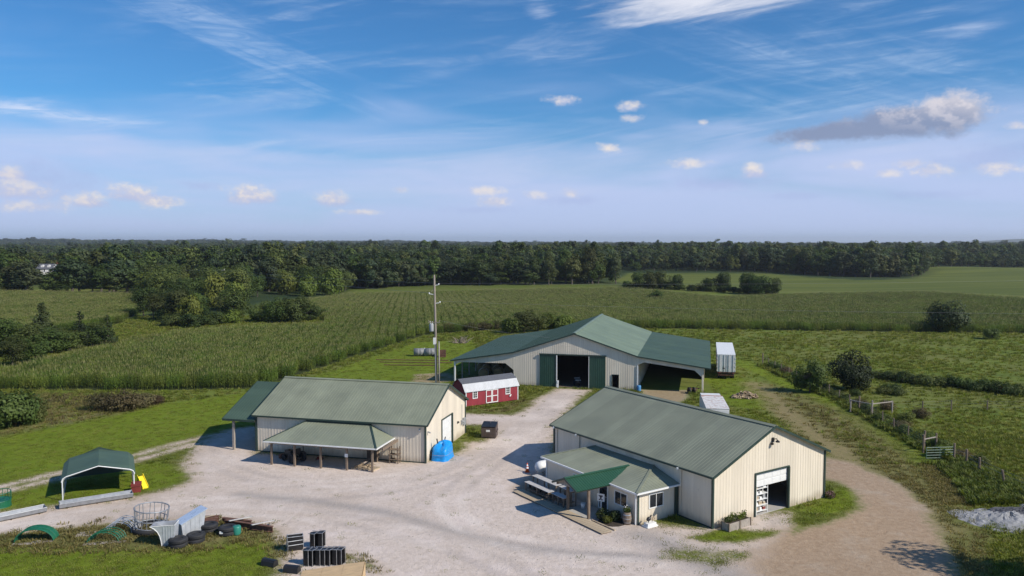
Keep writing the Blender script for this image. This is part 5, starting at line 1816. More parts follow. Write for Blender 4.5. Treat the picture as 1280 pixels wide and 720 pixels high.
    one('bird', MAT['dark'], pl, lambda m: (m.lathe([(0, -.2), (.1, -.14), (.15, 0), (.12, .14), (0, .22)], (-.15, 0, .55), 10, Matrix.Rotation(R(65), 3, 'Y')), m.tube([(0, 0, .6), (.08, 0, .78), (.16, 0, .76)], [.06, .05, .02], 6), m.tube([(-.15, .03, .45), (-.12, .03, .3)], .02), m.tube([(-.15, -.05, .45), (-.18, -.05, .3)], .02)))
    one('wire_scroll', MAT['rust'], pl, lambda m: m.tube([(.2, 0, .3), (.24, .02, .55), (.34, .02, .62), (.42, 0, .5), (.36, 0, .42)], .018, 5))
    pb = in_frame(t, 'planter_box', 'long grey timber planter box of leafy plants against the gable', 'planter', 1.62, -.72, R(2))
    one('box', MAT['wood_grey'], pb, lambda m: (m.box((0, -.3, .27), (2.3, .05, .54)), m.box((0, .3, .27), (2.3, .05, .54)), m.box((-1.13, 0, .27), (.05, .56, .54)), m.box((1.13, 0, .27), (.05, .56, .54))))
    one('corner_post', MAT['wood'], pb, lambda m: [m.box((x, y, .29), (.08, .08, .6)) for x in (-1.15, 1.15, 0) for y in (-.33, .33)])
    one('soil', MAT['soil'], pb, lambda m: m.box((0, 0, .44), (2.22, .55, .06)))
    for k in range(7):
        link_mesh('leafy_plant', leafy(330 + k, 70, .2, rng.uniform(.4, .75), .12, MAT['leaf_lime'] if k % 3 else MAT['leaf'], .45), None, pb).location = (-.95 + k * .31, rng.uniform(-.1, .1), 0)
    fb = in_frame(t, 'flower_bush', 'low mauve flowering bush at the far end of the gable wall', 'bush', 12.75, -.45)
    link_mesh('crown', leafy(345, 300, .4, .6, .1, MAT['leaf_brown'], 0), None, fb)
    link_mesh('blossom', leafy(346, 160, .4, .6, .09, MAT['pinkish'], .05), None, fb)
    # rack in the open door
    rk = in_frame(t, 'wire_rack', 'white wire shelf rack standing in the raised overhead door', 'rack', 5.35, .35, z=.045)
    for x in (-.62, .62):
        for y in (-.22, .22):
            one('upright', MAT['white'], rk, lambda m: m.box((x, y, 1.0), (.045, .045, 2.0)))
    for k in range(5):
        one('shelf', MAT['white'], rk, lambda m: m.box((0, 0, .2 + k * .42), (1.28, .48, .04)))
    for k in range(5):
        for j in range(3):
            if rng.random() < .8:
                bx = in_frame(t, 'goods_box', 'small box or jar of goods on the white wire rack', 'box', 5.35 - .4 + j * .4, .33, rng.uniform(-.2, .2), .045 + .22 + k * .42, 'goods on the wire rack')
                w, h = rng.uniform(.16, .3), rng.uniform(.12, .3)
                mt = MAT[rng.choice(['white', 'redbrown', 'wood_tan', 'grey_paint', 'white'])]
                one('carton', mt, bx, lambda m: m.box((0, 0, h / 2), (w, .2, h)))
                one('lid', MAT['white'], bx, lambda m: m.box((0, 0, h + .01), (w * .9, .18, .02)))


build_store_things()


def wheel(parent, c, r, w, rim='galv', rz=0.0, name='wheel'):
    """wheel with its axle along local x (rz turns it)"""
    rot = Matrix.Rotation(rz, 3, 'Z') @ Matrix.Rotation(R(90), 3, 'Y')
    o = one(name, MAT['rubber'], parent, lambda m: m.lathe([(r * .58, -w / 2), (r * .9, -w / 2), (r, -w * .3), (r, w * .3), (r * .9, w / 2), (r * .58, w / 2), (r * .58, -w / 2)], c, 18, rot), True)
    one('rim', MAT[rim], o, lambda m: m.lathe([(r * .6, -w * .36), (r * .3, -w * .3), (0, -w * .3)], c, 14, rot).lathe([(r * .6, w * .36), (r * .3, w * .3), (0, w * .3)], c, 14, rot))
    return o


def build_workshop_things():
    t = AW_
    # small black tractor under the porch
    v = in_frame(t, 'garden_tractor', 'small black tractor with pale wheel rims parked under the workshop porch', 'tractor', -11.9, -2.3, R(60))
    one('hood', MAT['dark'], v, lambda m: m.prism([(-.32, .15, .55), (.32, .15, .55), (.28, .15, .95), (-.28, .15, .95)], (0, 1.0, -.05)))
    one('chassis', MAT['dark'], v, lambda m: m.box((0, .1, .42), (.5, 2.0, .2)))
    one('fender', MAT['dark'], v, lambda m: (m.box((-.5, -.55, .85), (.3, .8, .05)), m.box((.5, -.55, .85), (.3, .8, .05))))
    one('seat', MAT['black_poly'], v, lambda m: (m.box((0, -.5, .85), (.5, .45, .1)), m.box((0, -.72, 1.1), (.5, .09, .45))))
    one('roll_bar', MAT['dark'], v, lambda m: m.tube([(-.45, -.85, .5), (-.45, -.85, 1.7), (-.3, -.85, 1.85), (.3, -.85, 1.85), (.45, -.85, 1.7), (.45, -.85, .5)], .04))
    one('steering_wheel', MAT['black_poly'], v, lambda m: m.tube([(.18 * math.cos(a), .02 + .1 * math.sin(a), 1.15 + .14 * math.sin(a)) for a in np.linspace(0, 6.28, 12, False)], .016, 5, closed=True))
    one('loader', MAT['rust'], v, lambda m: m.box((0, 1.45, .3), (1.3, .35, .4)))
    for x in (-.58, .58):
        wheel(v, (x, -.55, .48), .48, .28, 'white')
        wheel(v, (x * .9, .85, .3), .3, .2, 'white')
    m2 = in_frame(t, 'push_mower', 'dark push mower stored behind the tractor under the porch', 'mower', -9.9, -1.2, R(20))
    one('deck', MAT['redbrown'], m2, lambda m: m.lathe([(.32, .08), (.32, .2), (.2, .28), (0, .3)], n=14))
    one('handlebar', MAT['galv'], m2, lambda m: m.tube([(-.22, -.3, .2), (-.22, -1.0, .95), (.22, -1.0, .95), (.22, -.3, .2)], .014, 5))
    for x in (-.3, .3):
        for y in (-.25, .25):
            wheel(m2, (x, y, .1), .1, .05)
    # pallets with offcuts, a lumber rack
    def pallet(x, y, z, lab, rz):
        p = in_frame(t, 'pallet', lab, 'pallet', x, y, rz, z)
        for k in range(6):
            one('slat', MAT['wood_tan'], p, lambda m: m.box((0, -.5 + k * .2, .13), (1.2, .12, .02)))
        for xx in (-.55, 0, .55):
            one('runner', MAT['wood_tan'], p, lambda m: m.box((xx, 0, .06), (.05, 1.1, .12)))
    pallet(-5.1, -2.9, .006, 'tan wooden pallet under the porch carrying cut branches', R(4))
    pallet(-4.0, -3.0, .006, 'tan wooden pallet at the porch corner post', R(-8))
    bp = in_frame(t, 'offcut_heap', 'heap of crooked branches and offcuts on the porch pallets', 'branches', -4.6, -2.95, z=.14)
    for k in range(16):
        a = rng.uniform(0, 3.14)
        l = rng.uniform(.3, .65)
        c = (rng.uniform(-.6, .7), rng.uniform(-.4, .4), rng.uniform(.05, .3))
        one('branch', MAT['log'], bp, lambda m: m.tube([(c[0] - l * math.cos(a), c[1] - l * math.sin(a) * .6, max(.03, c[2] - .05)), (c[0], c[1], c[2] + .05), (c[0] + l * math.cos(a), c[1] + l * math.sin(a) * .6, c[2] + rng.uniform(-.04, .2))], [.03, .045, .02], 5))
    lr = in_frame(t, 'lumber_rack', 'brown shelf rack against the workshop wall at the porch end', 'rack', -2.75, -.55)
    for x in (-.4, .4):
        one('upright', MAT['wood'], lr, lambda m: (m.box((x, -.25, .75), (.08, .08, 1.5)), m.box((x, .25, .75), (.08, .08, 1.5))))
    for z in (.35, .8, 1.25):
        one('shelf', MAT['wood'], lr, lambda m: m.box((0, 0, z), (1.0, .6, .04)))
    cb = in_frame(t, 'cabinet', 'dark shelf cabinet against the workshop wall under the porch', 'cabinet', -4.9, -.5)
    one('body', MAT['wood'], cb, lambda m: m.box((0, 0, .8), (1.0, .5, 1.6)))
    one('door', MAT['dark'], cb, lambda m: (m.box((-.25, -.27, .8), (.46, .03, 1.5)), m.box((.25, -.27, .8), (.46, .03, 1.5))))
    # tarpaulin
    tp = in_frame(t, 'covered_machine', 'machine wrapped in a bright blue tarpaulin by the workshop door', 'tarpaulin', .95, 2.0)
    g = np.random.default_rng(5)
    mb = MB()
    nu, nv = 30, 12
    prof_r = [1.1, 1.06, 1.03, 1.01, 1.0, .99, .97, .95, .9, .76, .5, .25, .0]
    prof_z = [0, .13, .28, .43, .58, .73, .87, 1.0, 1.15, 1.32, 1.44, 1.5, 1.52]
    vs = []
    for j in range(nv + 1):
        for i in range(nu):
            a = 2 * math.pi * i / nu
            c, s = math.cos(a), math.sin(a)
            q = (abs(c) ** 7 + abs(s) ** 7) ** (-1 / 7)
            low = 1 - j / nv
            fold = 1 + .025 * math.sin(i * 2.1 + .8 * math.sin(j)) * low + g.normal(0, .012)
            rr = prof_r[j] * fold
            zz = prof_z[j] * (1 + .13 * s + .07 * math.sin(a * 2 + 1)) + (.03 * math.sin(i * 1.7 + j) if j > 3 else 0)
            vs.append((.74 * c * q * rr, 1.12 * s * q * rr, max(0, zz)))
    fs = [(j * nu + i, j * nu + (i + 1) % nu, (j + 1) * nu + (i + 1) % nu, (j + 1) * nu + i) for j in range(nv) for i in range(nu)]
    mb.add(vs, fs)
    mb.build('tarpaulin', MAT['tarp'], tp, True)
    one('rope', MAT['wood_tan'], tp, lambda m: m.tube([(.79 * math.cos(a) * (abs(math.cos(a)) ** 4 + abs(math.sin(a)) ** 4) ** -.25, 1.2 * math.sin(a) * (abs(math.cos(a)) ** 4 + abs(math.sin(a)) ** 4) ** -.25, .55) for a in np.linspace(0, 6.28, 26, False)], .012, 4, closed=True))
    one('machine_arm', MAT['dark'], tp, lambda m: (m.box((-.74, -.55, .35), (.3, .5, .7)), m.tube([(-.3, -.5, 1.5), (-.35, -.6, 1.95)], .06), m.tube([(.1, .3, 1.6), (.15, .35, 1.95)], .05)))
    # dumpster
    d = thing('dumpster', 'dark brown steel dumpster with open lid and white label on the grass', 'dumpster', G(611, 548), R(-8))
    one('bin', MAT['dumpster'], d, lambda m: m.prism([(-.75, -.1, .12), (-.75, 1.15, .12), (-.75, 1.25, 1.35), (-.75, -.25, 1.15)], (1.5, 0, 0)))
    for x in (-.78, .78):
        one('lift_pocket', MAT['dumpster'], d, lambda m: m.box((x, .5, .75), (.1, .9, .16)))
    for k, x in enumerate((-.38, .38)):
        one('lid', MAT['black_poly'], d, lambda m: m.box((x, .5, 1.36), (.73, 1.6, .04), rot=Matrix.Rotation(R(8), 3, 'X')))
    one('sticker', MAT['white'], d, lambda m: m.box((-.05, -.2, .82), (.4, .02, .22), rot=Matrix.Rotation(R(8), 3, 'X')))
    for x in (-.6, .6):
        one('foot', MAT['dumpster'], d, lambda m: m.box((x, .5, .06), (.12, 1.1, .12)))


build_workshop_things()


def build_barn_things():
    t = CB_
    hb = None
    spots = ((-5.6, 4.4), (-6.2, 8.2), (-4.4, 8.0), (-2.6, 8.2), (-1.0, 8.0), (-3.4, 5.2), (-7.6, 10.5), (-5.3, 11.0), (-3.0, 11.0))
    for k, (x, y) in enumerate(spots):
        b = in_frame(t, 'hay_bale', 'round hay bale stored under the barn lean-to behind the red shed', 'hay bale', x, y, R(90 + rng.uniform(-20, 20)), group='hay bales under the lean-to')
        if hb is None:
            hb = MB().lathe([(0, -.6), (.7, -.6), (.75, -.5), (.75, .5), (.7, .6), (0, .6)], (0, 0, .74), 20, Matrix.Rotation(R(90), 3, 'Y')).mesh('hay', MAT['hay'], True)
            hw = MB()
            for q in (-.35, 0, .35):
                hw.tube([(q, .757 * math.cos(a), .74 + .757 * math.sin(a)) for a in np.linspace(0, 6.28, 20, False)], .012, 4, closed=True)
            hw = hw.mesh('net_band', MAT['white_dirty'])
        link_mesh('straw_roll', hb, None, b)
        link_mesh('net_band', hw, None, b)
    # quad bike in the doorway
    q = in_frame(t, 'quad_bike', 'small quad bike with white racks just inside the barn doorway', 'quad bike', 8.7, 2.2, R(15), .022)
    one('body', MAT['dark'], q, lambda m: (m.box((0, 0, .5), (.5, 1.5, .25)), m.box((0, .35, .7), (.4, .4, .3))))
    one('rack', MAT['white'], q, lambda m: (m.box((0, .65, .86), (.8, .5, .04)), m.box((0, -.7, .8), (.8, .5, .04))))
    one('handlebar', MAT['galv'], q, lambda m: m.tube([(-.4, .2, 1.08), (-.15, .32, 1.0), (.15, .32, 1.0), (.4, .2, 1.08)], .02))
    one('front_panel', MAT['white'], q, lambda m: m.box((0, -.35, .72), (.34, .5, .12)))
    for x in (-.45, .45):
        for y in (-.55, .6):
            wheel(q, (x, y, .28), .28, .22)
    wb = in_frame(t, 'leaning_board', 'short white board leaning at the foot of the sliding door', 'board', 6.4, -.42)
    one('panel', MAT['white'], wb, lambda m: m.box((0, .05, .5), (.22, .03, 1.0), rot=Matrix.Rotation(R(-10), 3, 'X')))
    one('cleat', MAT['white'], wb, lambda m: m.box((0, .0, .7), (.2, .05, .06), rot=Matrix.Rotation(R(-10), 3, 'X')))
    bb = in_frame(t, 'barrel', 'blue plastic barrel at the corner of the barn lean-to', 'barrel', 17.5, -.75)
    one('drum', MAT['blue_plastic'], bb, lambda m: m.lathe([(0, 0), (.27, 0), (.29, .1), (.29, .75), (.25, .85), (0, .85)], n=14), True)
    one('rib', MAT['blue_plastic'], bb, lambda m: (m.lathe([(.3, .26), (.3, .3)], n=14), m.lathe([(.3, .54), (.3, .58)], n=14)))
    # machinery under the other lean-to
    mc = in_frame(t, 'hay_rake', 'dark farm implement with tyres parked at the lean-to post', 'implement', 24.6, -.2, R(30))
    one('frame', MAT['rust'], mc, lambda m: (m.bar((-.9, 0, .6), (.9, 0, .6), .12, .12), m.bar((0, -.8, .5), (0, .8, .6), .1, .1)))
    for x in (-.6, .1):
        wheel(mc, (x, 0, .42), .42, .24)
    one('tine_wheel', MAT['rust'], mc, lambda m: m.tube([(.8, .5 * math.cos(a), .55 + .5 * math.sin(a)) for a in np.linspace(0, 6.28, 16, False)], .03, 5, closed=True))


build_barn_things()


def build_trailer_and_truck():
    t = thing('semi_trailer', 'white box semi trailer parked beside the barn with its rear doors shut', 'trailer', (30.05, 115.2, 0), R(-13.77))
    w, L, z0, z1 = 2.55, 14.4, 1.1, 3.62
    one('side_wall', MAT['white_dirty'], t, lambda m: ribbed(m, (0, .05, z0), Y1, Z1, -X1, L - .1, 0, z1 - z0, per=.6, rh=.02, rw=.06))
    one('side_wall', MAT['white_dirty'], t, lambda m: ribbed(m, (w, .05, z0), Y1, Z1, X1, L - .1, 0, z1 - z0, per=.6, rh=.02, rw=.06))
    one('front_wall', MAT['white_dirty'], t, lambda m: m.box((w / 2, L - .03, (z0 + z1) / 2), (w, .06, z1 - z0)))
    one('roof', MAT['white'], t, lambda m: m.box((w / 2, L / 2, z1 + .02), (w + .04, L, .05)))
    one('floor', MAT['rust'], t, lambda m: m.box((w / 2, L / 2, z0 - .08), (w, L, .16)))
    for x in (.02, w / 2 + .01):
        dd = one('rear_door', MAT['white_dirty'], t, lambda m: m.box((x + .63, 0, (z0 + z1) / 2), (1.24, .05, z1 - z0 - .04)))
        for q in (.32, .95):
            one('lock_rod', MAT['grey_paint'], dd, lambda m: (m.tube([(x + q, -.05, z0 - .02), (x + q, -.05, z1)], .03, 6), m.box((x + q, -.06, z0 + .85), (.1, .05, .16))))
        one('door_edge', MAT['grey_paint'], dd, lambda m: m.box((x + (.0 if x > .5 else 1.245), -.03, (z0 + z1) / 2), (.05, .03, z1 - z0 - .06)))
    one('door_plate', MAT['dark'], t, lambda m: m.box((.95, -.04, 1.62), (.28, .02, .2)))
    for z in (1.3, 1.9, 2.5, 3.1):
        one('hinge', MAT['white'], t, lambda m: (m.box((-.02, -.03, z), (.1, .07, .12)), m.box((w + .02, -.03, z), (.1, .07, .12))))
    one('bumper', MAT['rust'], t, lambda m: (m.box((w / 2, .05, .62), (2.2, .1, .12)), m.box((.6, .1, .85), (.08, .08, .4)), m.box((w - .6, .1, .85), (.08, .08, .4))))
    for y in (1.4, 2.65):
        for x in (.22, .52, w - .52, w - .22):
            wheel(t, (x, y, .5), .5, .26)
    one('axle_frame', MAT['dark'], t, lambda m: (m.box((w / 2, 2.0, .75), (1.6, 2.6, .3)), m.box((w / 2, 1.4, .5), (2.0, .12, .12)), m.box((w / 2, 2.65, .5), (2.0, .12, .12))))
    one('landing_gear', MAT['dark'], t, lambda m: (m.box((.55, L - 3.2, .55), (.14, .14, 1.1)), m.box((w - .55, L - 3.2, .55), (.14, .14, 1.1)), m.box((.55, L - 3.2, .03), (.3, .3, .06)), m.box((w - .55, L - 3.2, .03), (.3, .3, .06))))
    one('tail_lamp', MAT['redbrown'], t, lambda m: (m.box((.3, -.02, .95), (.3, .04, .1)), m.box((w - .3, -.02, .95), (.3, .04, .1))))
    # old box truck, its roof rusting where cab hood and box meet
    a, b = G(897.3, 511, 2.45), G(885.7, 486.7, 2.45)
    d = b - a
    L = 10.6
    k = thing('box_truck', 'old white box truck with rust along its roof seam behind the store', 'truck', (a.x, a.y, 0), math.atan2(d.y, d.x) - R(90))
    one('cargo_box', MAT['white_dirty'], k, lambda m: m.box((0, 3.45, 1.55), (2.36, 6.9, 1.76)))
    one('box_roof', MAT['roof_rusty'], k, lambda m: m.box((0, 3.45, 2.46), (2.4, 6.95, .06)))
    one('cab', MAT['white_dirty'], k, lambda m: m.prism([(-1.1, 7.0, .6), (-1.1, 10.4, .6), (-1.1, 10.3, 1.6), (-1.1, 9.6, 2.3), (-1.1, 7.0, 2.42)], (2.2, 0, 0)))
    one('windscreen', MAT['glass'], k, lambda m: m.quad((-.95, 10.24, 1.7), (.95, 10.24, 1.7), (.95, 9.7, 2.24), (-.95, 9.7, 2.24)))
    one('seam_rust', MAT['rust_pink'], k, lambda m: m.box((0, 6.98, 2.47), (2.42, .34, .08)))
    one('rear_door', MAT['white'], k, lambda m: (m.box((-.57, -.02, 1.5), (1.1, .04, 1.6)), m.box((.57, -.02, 1.5), (1.1, .04, 1.6))))
    one('chassis', MAT['dark'], k, lambda m: m.box((0, 5.2, .6), (1.0, 10.0, .2)))
    for y in (1.9, 8.9):
        for x in (-.95, .95):
            wheel(k, (x, y, .45), .45, .26)


build_trailer_and_truck()


def build_piles():
    # split firewood
    f = thing('firewood_pile', 'pile of split firewood lying in the grass behind the store', 'firewood', G(931, 497))
    lm = [MB().prism([(0, -.09, -.22 * 1.1), (.0, .1, -.24), (0, .0, .0)], (.0, 0, 0)) for _ in range(0)]
    meshes = []
    for k in range(4):
        a, b = rng.uniform(.09, .15), rng.uniform(.09, .15)
        l = rng.uniform(.45, .6)
        meshes.append(MB().prism([(-l / 2, -a, -b), (-l / 2, a, -b * .8), (-l / 2, a * .2, b)], (l, 0, 0)).mesh('log', MAT['log']))
    for k in range(120):
        r = rng.random() ** .7
        a = rng.uniform(0, 6.28)
        x, y = 1.75 * r * math.cos(a), 1.0 * r * math.sin(a)
        z = rng.uniform(.1, max(.12, .95 * (1 - r) + .1))
        o = link_mesh('log', meshes[k % 4], None, f)
        o.location = (x, y, z)
        o.rotation_euler = (rng.uniform(0, 6.28), rng.uniform(-.5, .5), rng.uniform(0, 6.28))
    # brush pile
    b = thing('brush_pile', 'heap of bare grey branches by the edge of the corn', 'brush pile', G(576, 429))
    for k in range(46):
        a, e = rng.uniform(0, 6.28), rng.uniform(.1, 1.0)
        l = rng.uniform(1.0, 2.2)
        x, y = rng.uniform(-1.3, 1.3), rng.uniform(-.7, .7)
        p = Vector((x, y, .04))
        q = p + Vector((math.cos(a) * l * math.cos(e), math.sin(a) * l * math.cos(e) * .6, l * math.sin(e)))
        one('branch', MAT['brush'], b, lambda m: m.tube([p, p.lerp(q, .5) + Vector((rng.uniform(-.1, .1), 0, .12)), q], [.07, .05, .02], 5))
    # grey stone heap by the track
    def heap(mb, cx, cy, rx, ry, h, seed, z0=0.0, n=40, rings=16):
        g = np.random.default_rng(seed)
        ph = g.uniform(0, 6.28, 6)
        vs = []
        for j in range(rings + 1):
            f = j / rings
            for i in range(n):
                a = 2 * math.pi * i / n
                ed = 1 + .13 * math.sin(2 * a + ph[0]) + .09 * math.sin(3 * a + ph[1]) + .06 * math.sin(5 * a + ph[2])
                z = h * (1 - f) ** 1.15 * (1 + .16 * math.sin(3 * a + ph[3] + 4 * f)) + g.normal(0, .07) * h * (0 < f < 1)
                vs.append((cx + rx * f * ed * math.cos(a), cy + ry * f * ed * math.sin(a), z0 + (z if j < rings else -.03)))
        fs = [(j * n + i, (j + 1) * n + i, (j + 1) * n + (i + 1) % n, j * n + (i + 1) % n) for j in range(rings) for i in range(n)]
        mb.add(vs, fs)
    gp_ = thing('gravel_heap', 'low spread heap of grey stone beside the dirt track', 'gravel heap', G(1262, 650))
    gp_.scale = (1, 1, .72)
    one('stone', MAT['gravel_grey'], gp_, lambda m: (heap(m, 0, 0, 3.4, 2.5, .75, 3), heap(m, 3.4, 1.2, 3.0, 2.4, .9, 4), heap(m, -1.9, .7, 2.0, 1.5, .35, 6)))
    one('dark_fines', MAT['tarp_dark'], gp_, lambda m: heap(m, 1.6, .9, 1.9, 1.35, .5, 8, .35))
    # tanks and crate beyond the pole
    for u, lab in ((524, 'grey ribbed tank lying in the grass with a white rim'), (538, 'grey tank lying behind the utility pole')):
        tk = thing('stock_tank', lab, 'tank', G(u, 445), R(8))
        one('shell', MAT['dull_grey'], tk, lambda m: m.lathe([(.62, -.95), (.68, -.95), (.68, -.3), (.71, -.25), (.68, -.2), (.68, .2), (.71, .25), (.68, .3), (.68, .95), (.62, .95), (.6, -.9)], (0, 0, .7), 18, Matrix.Rotation(R(90), 3, 'Y')), True)
        one('rim_ring', MAT['white'] if u == 524 else MAT['galv'], tk, lambda m: m.lathe([(.64, .93), (.74, .93), (.74, 1.03), (.64, 1.03), (.64, .93)], (0, 0, .7), 18, Matrix.Rotation(R(90), 3, 'Y')))
    cr = thing('crate', 'rusty red slatted crate standing in the grass behind the pole', 'crate', G(553, 446), R(5))
    for z in (.15, .45, .75, 1.05):
        one('slat', MAT['rust'], cr, lambda m: (m.box((0, -.6, z), (1.2, .04, .2)), m.box((0, .6, z), (1.2, .04, .2)), m.box((-.6, 0, z), (.04, 1.2, .2)), m.box((.6, 0, z), (.04, 1.2, .2))))
    for x in (-.55, .55):
        for y in (-.55, .55):
            one('post', MAT['rust'], cr, lambda m: m.box((x, y, .6), (.08, .08, 1.2)))
    for k, (u0, u1, v) in enumerate(((470, 560, 450), (475, 565, 453), (480, 545, 456.5))):
        a, bq = G(u0, v), G(u1, v + 1)
        r = thing('pipe_length', 'long rusty pipe lying in the grass beyond the workshop roof', 'pipe', a, math.atan2(bq.y - a.y, bq.x - a.x), 'pipes in the grass')
        ll = (bq - a).length
        one('tube', MAT['rust'], r, lambda m: m.tube([(0, 0, .07), (ll, 0, .07)], .07, 8))
        one('collar', MAT['rust'], r, lambda m: (m.tube([(.05, 0, .07), (.2, 0, .07)], .09, 8), m.tube([(ll - .2, 0, .07), (ll - .05, 0, .07)], .09, 8)))


build_piles()


# ------------------------------------------------------------------ utility poles and wires
def sag(a, b, s, n=14):
    a, b = Vector(a), Vector(b)
    return [a.lerp(b, i / n) - Vector((0, 0, s * 4 * (i / n) * (1 - i / n))) for i in range(n + 1)]


def build_poles():
    y = 107.5
    px = -10.35
    H = 15.6
    t = thing('utility_pole', 'tall wooden utility pole with transformer standing behind the workshop roof', 'utility pole', (px, y, 0))
    one('mast', MAT['pole'], t, lambda m: m.tube([(0, 0, -.2), (-.08, 0, 8), (-.2, 0, H)], [.2, .16, .12], 10), True)
    def arm(z, s, L=.55):
        one('insulator_arm', MAT['white_refl'], t, lambda m: (m.tube([(-.15, 0, z), (-.15 + s * L, 0, z + .12)], .045, 6), m.lathe([(.05, 0), (.09, .04), (.05, .08), (.09, .12), (.05, .2), (0, .2)], (-.15 + s * L, 0, z + .1), 8)))
    arm(14.15, 1)
    arm(12.9, -1, .75)
    arm(11.7, 1, .7)
    one('arm_strut', MAT['pole'], t, lambda m: m.tube([(-.15, 0, 14.0), (-.85, 0, 12.9)], .03, 5))
    tr = one('transformer', MAT['grey_paint'], t, lambda m: m.lathe([(0, 0), (.28, 0), (.3, .1), (.3, .95), (.26, 1.05), (0, 1.08)], (-.62, -.1, 7.9), 14), True)
    one('bushing', MAT['white'], tr, lambda m: (m.tube([(-.7, -.1, 8.9), (-.78, -.1, 9.3)], .05, 6), m.tube([(-.5, -.1, 8.9), (-.48, -.1, 9.25)], .05, 6)))
    one('cross_arm', MAT['pole'], t, lambda m: (m.bar((-1.0, -.1, 9.15), (.5, -.1, 9.15), .1, .1), m.tube([(-.95, -.1, 9.2), (-1.0, -.1, 9.45)], .05, 6), m.tube([(.45, -.1, 9.2), (.45, -.1, 9.45)], .05, 6)))
    one('meter_can', MAT['white'], t, lambda m: m.box((-.2, -.24, 6.6), (.34, .24, .9)))
    one('conduit', MAT['grey_paint'], t, lambda m: m.tube([(-.16, -.2, 6.2), (-.02, -.24, .1)], .05, 6))
    s = thing('service_post', 'shorter grey service post standing against the tall utility pole', 'post', (px + .42, y - .35, 0))
    one('mast', MAT['wood_grey'], s, lambda m: m.tube([(0, 0, -.1), (0, 0, 6.5)], [.1, .085], 8), True)
    one('cap', MAT['galv'], s, lambda m: m.lathe([(.1, 0), (.1, .06), (0, .1)], (0, 0, 6.48), 8))
    # poles further along the line
    def far_pole(u, vt, dist, lab):
        d = pix_dir(u, V0)
        x = d.x / d.y * dist
        z0 = float(T(x, dist))
        zt = CAMH - (vt - V0) * dist / FPX
        p = thing('utility_pole', lab, 'utility pole', (x, dist, z0))
        one('mast', MAT['pole_pale'], p, lambda m: m.tube([(0, 0, -.2), (0, 0, zt - z0)], [.18, .12], 8))
        one('cross_arm', MAT['pole_pale'], p, lambda m: m.bar((-1.1, 0, zt - z0 - .5), (1.1, 0, zt - z0 - .5), .12, .12))
        return Vector((x, dist, zt - .4))
    a = far_pole(279.5, 336, 300, 'pale utility pole rising among the trees of the wooded tongue')
    b = far_pole(8, 326, 360, 'pale utility pole beside the white house in the woods')
    off = Vector((px + 92, y + 6, 0))
    c = thing('utility_pole', 'wooden utility pole further along the line across the pasture', 'utility pole', off)
    one('mast', MAT['pole'], c, lambda m: m.tube([(0, 0, -.2), (0, 0, 15.2)], [.2, .12], 8))
    one('cross_arm', MAT['pole'], c, lambda m: m.bar((0, -.8, 14.5), (0, .8, 14.5), .1, .1))
    top = [(px + .35, y, 14.45), (px - .9, y, 13.15), (px + .4, y, 12.0)]
    for k, (p, q, s_) in enumerate(((top[0], off + Vector((0, 0, 14.7)), .35), (top[2], off + Vector((0, .7, 9.7)), .35), ((px + .4, y, 9.4), wpos(CB_, 4.0, 6.0, 6.1), .25),
                                     (top[1], a, .8), (top[0], a + Vector((.8, 0, 0)), .5), (tuple(a), b, 1.5), (tuple(a + Vector((.9, 0, 0))), b + Vector((.9, 0, 0)), 1.2))):
        w = thing('power_line', ('upper wire strung from the tall pole over the pasture', 'slack lower wire strung from the tall pole over the corn', 'service wire running from the pole to the barn roof',
                                  'wire running from the left arm of the tall pole to the pole in the trees', 'topmost wire running from the tall pole back to the pole in the trees',
                                  'wire between the pole in the trees and the pole by the house', 'second wire between the pole in the trees and the house pole')[k], 'wire', tuple(p))
        pts = [Vector(x) - Vector(p) for x in sag(p, q, s_, 24)]
        n = len(pts)
        one('strand', MAT['wire'], w, lambda m: m.tube(pts, .009 if k < 3 else .016, 4, caps=False))


build_poles()


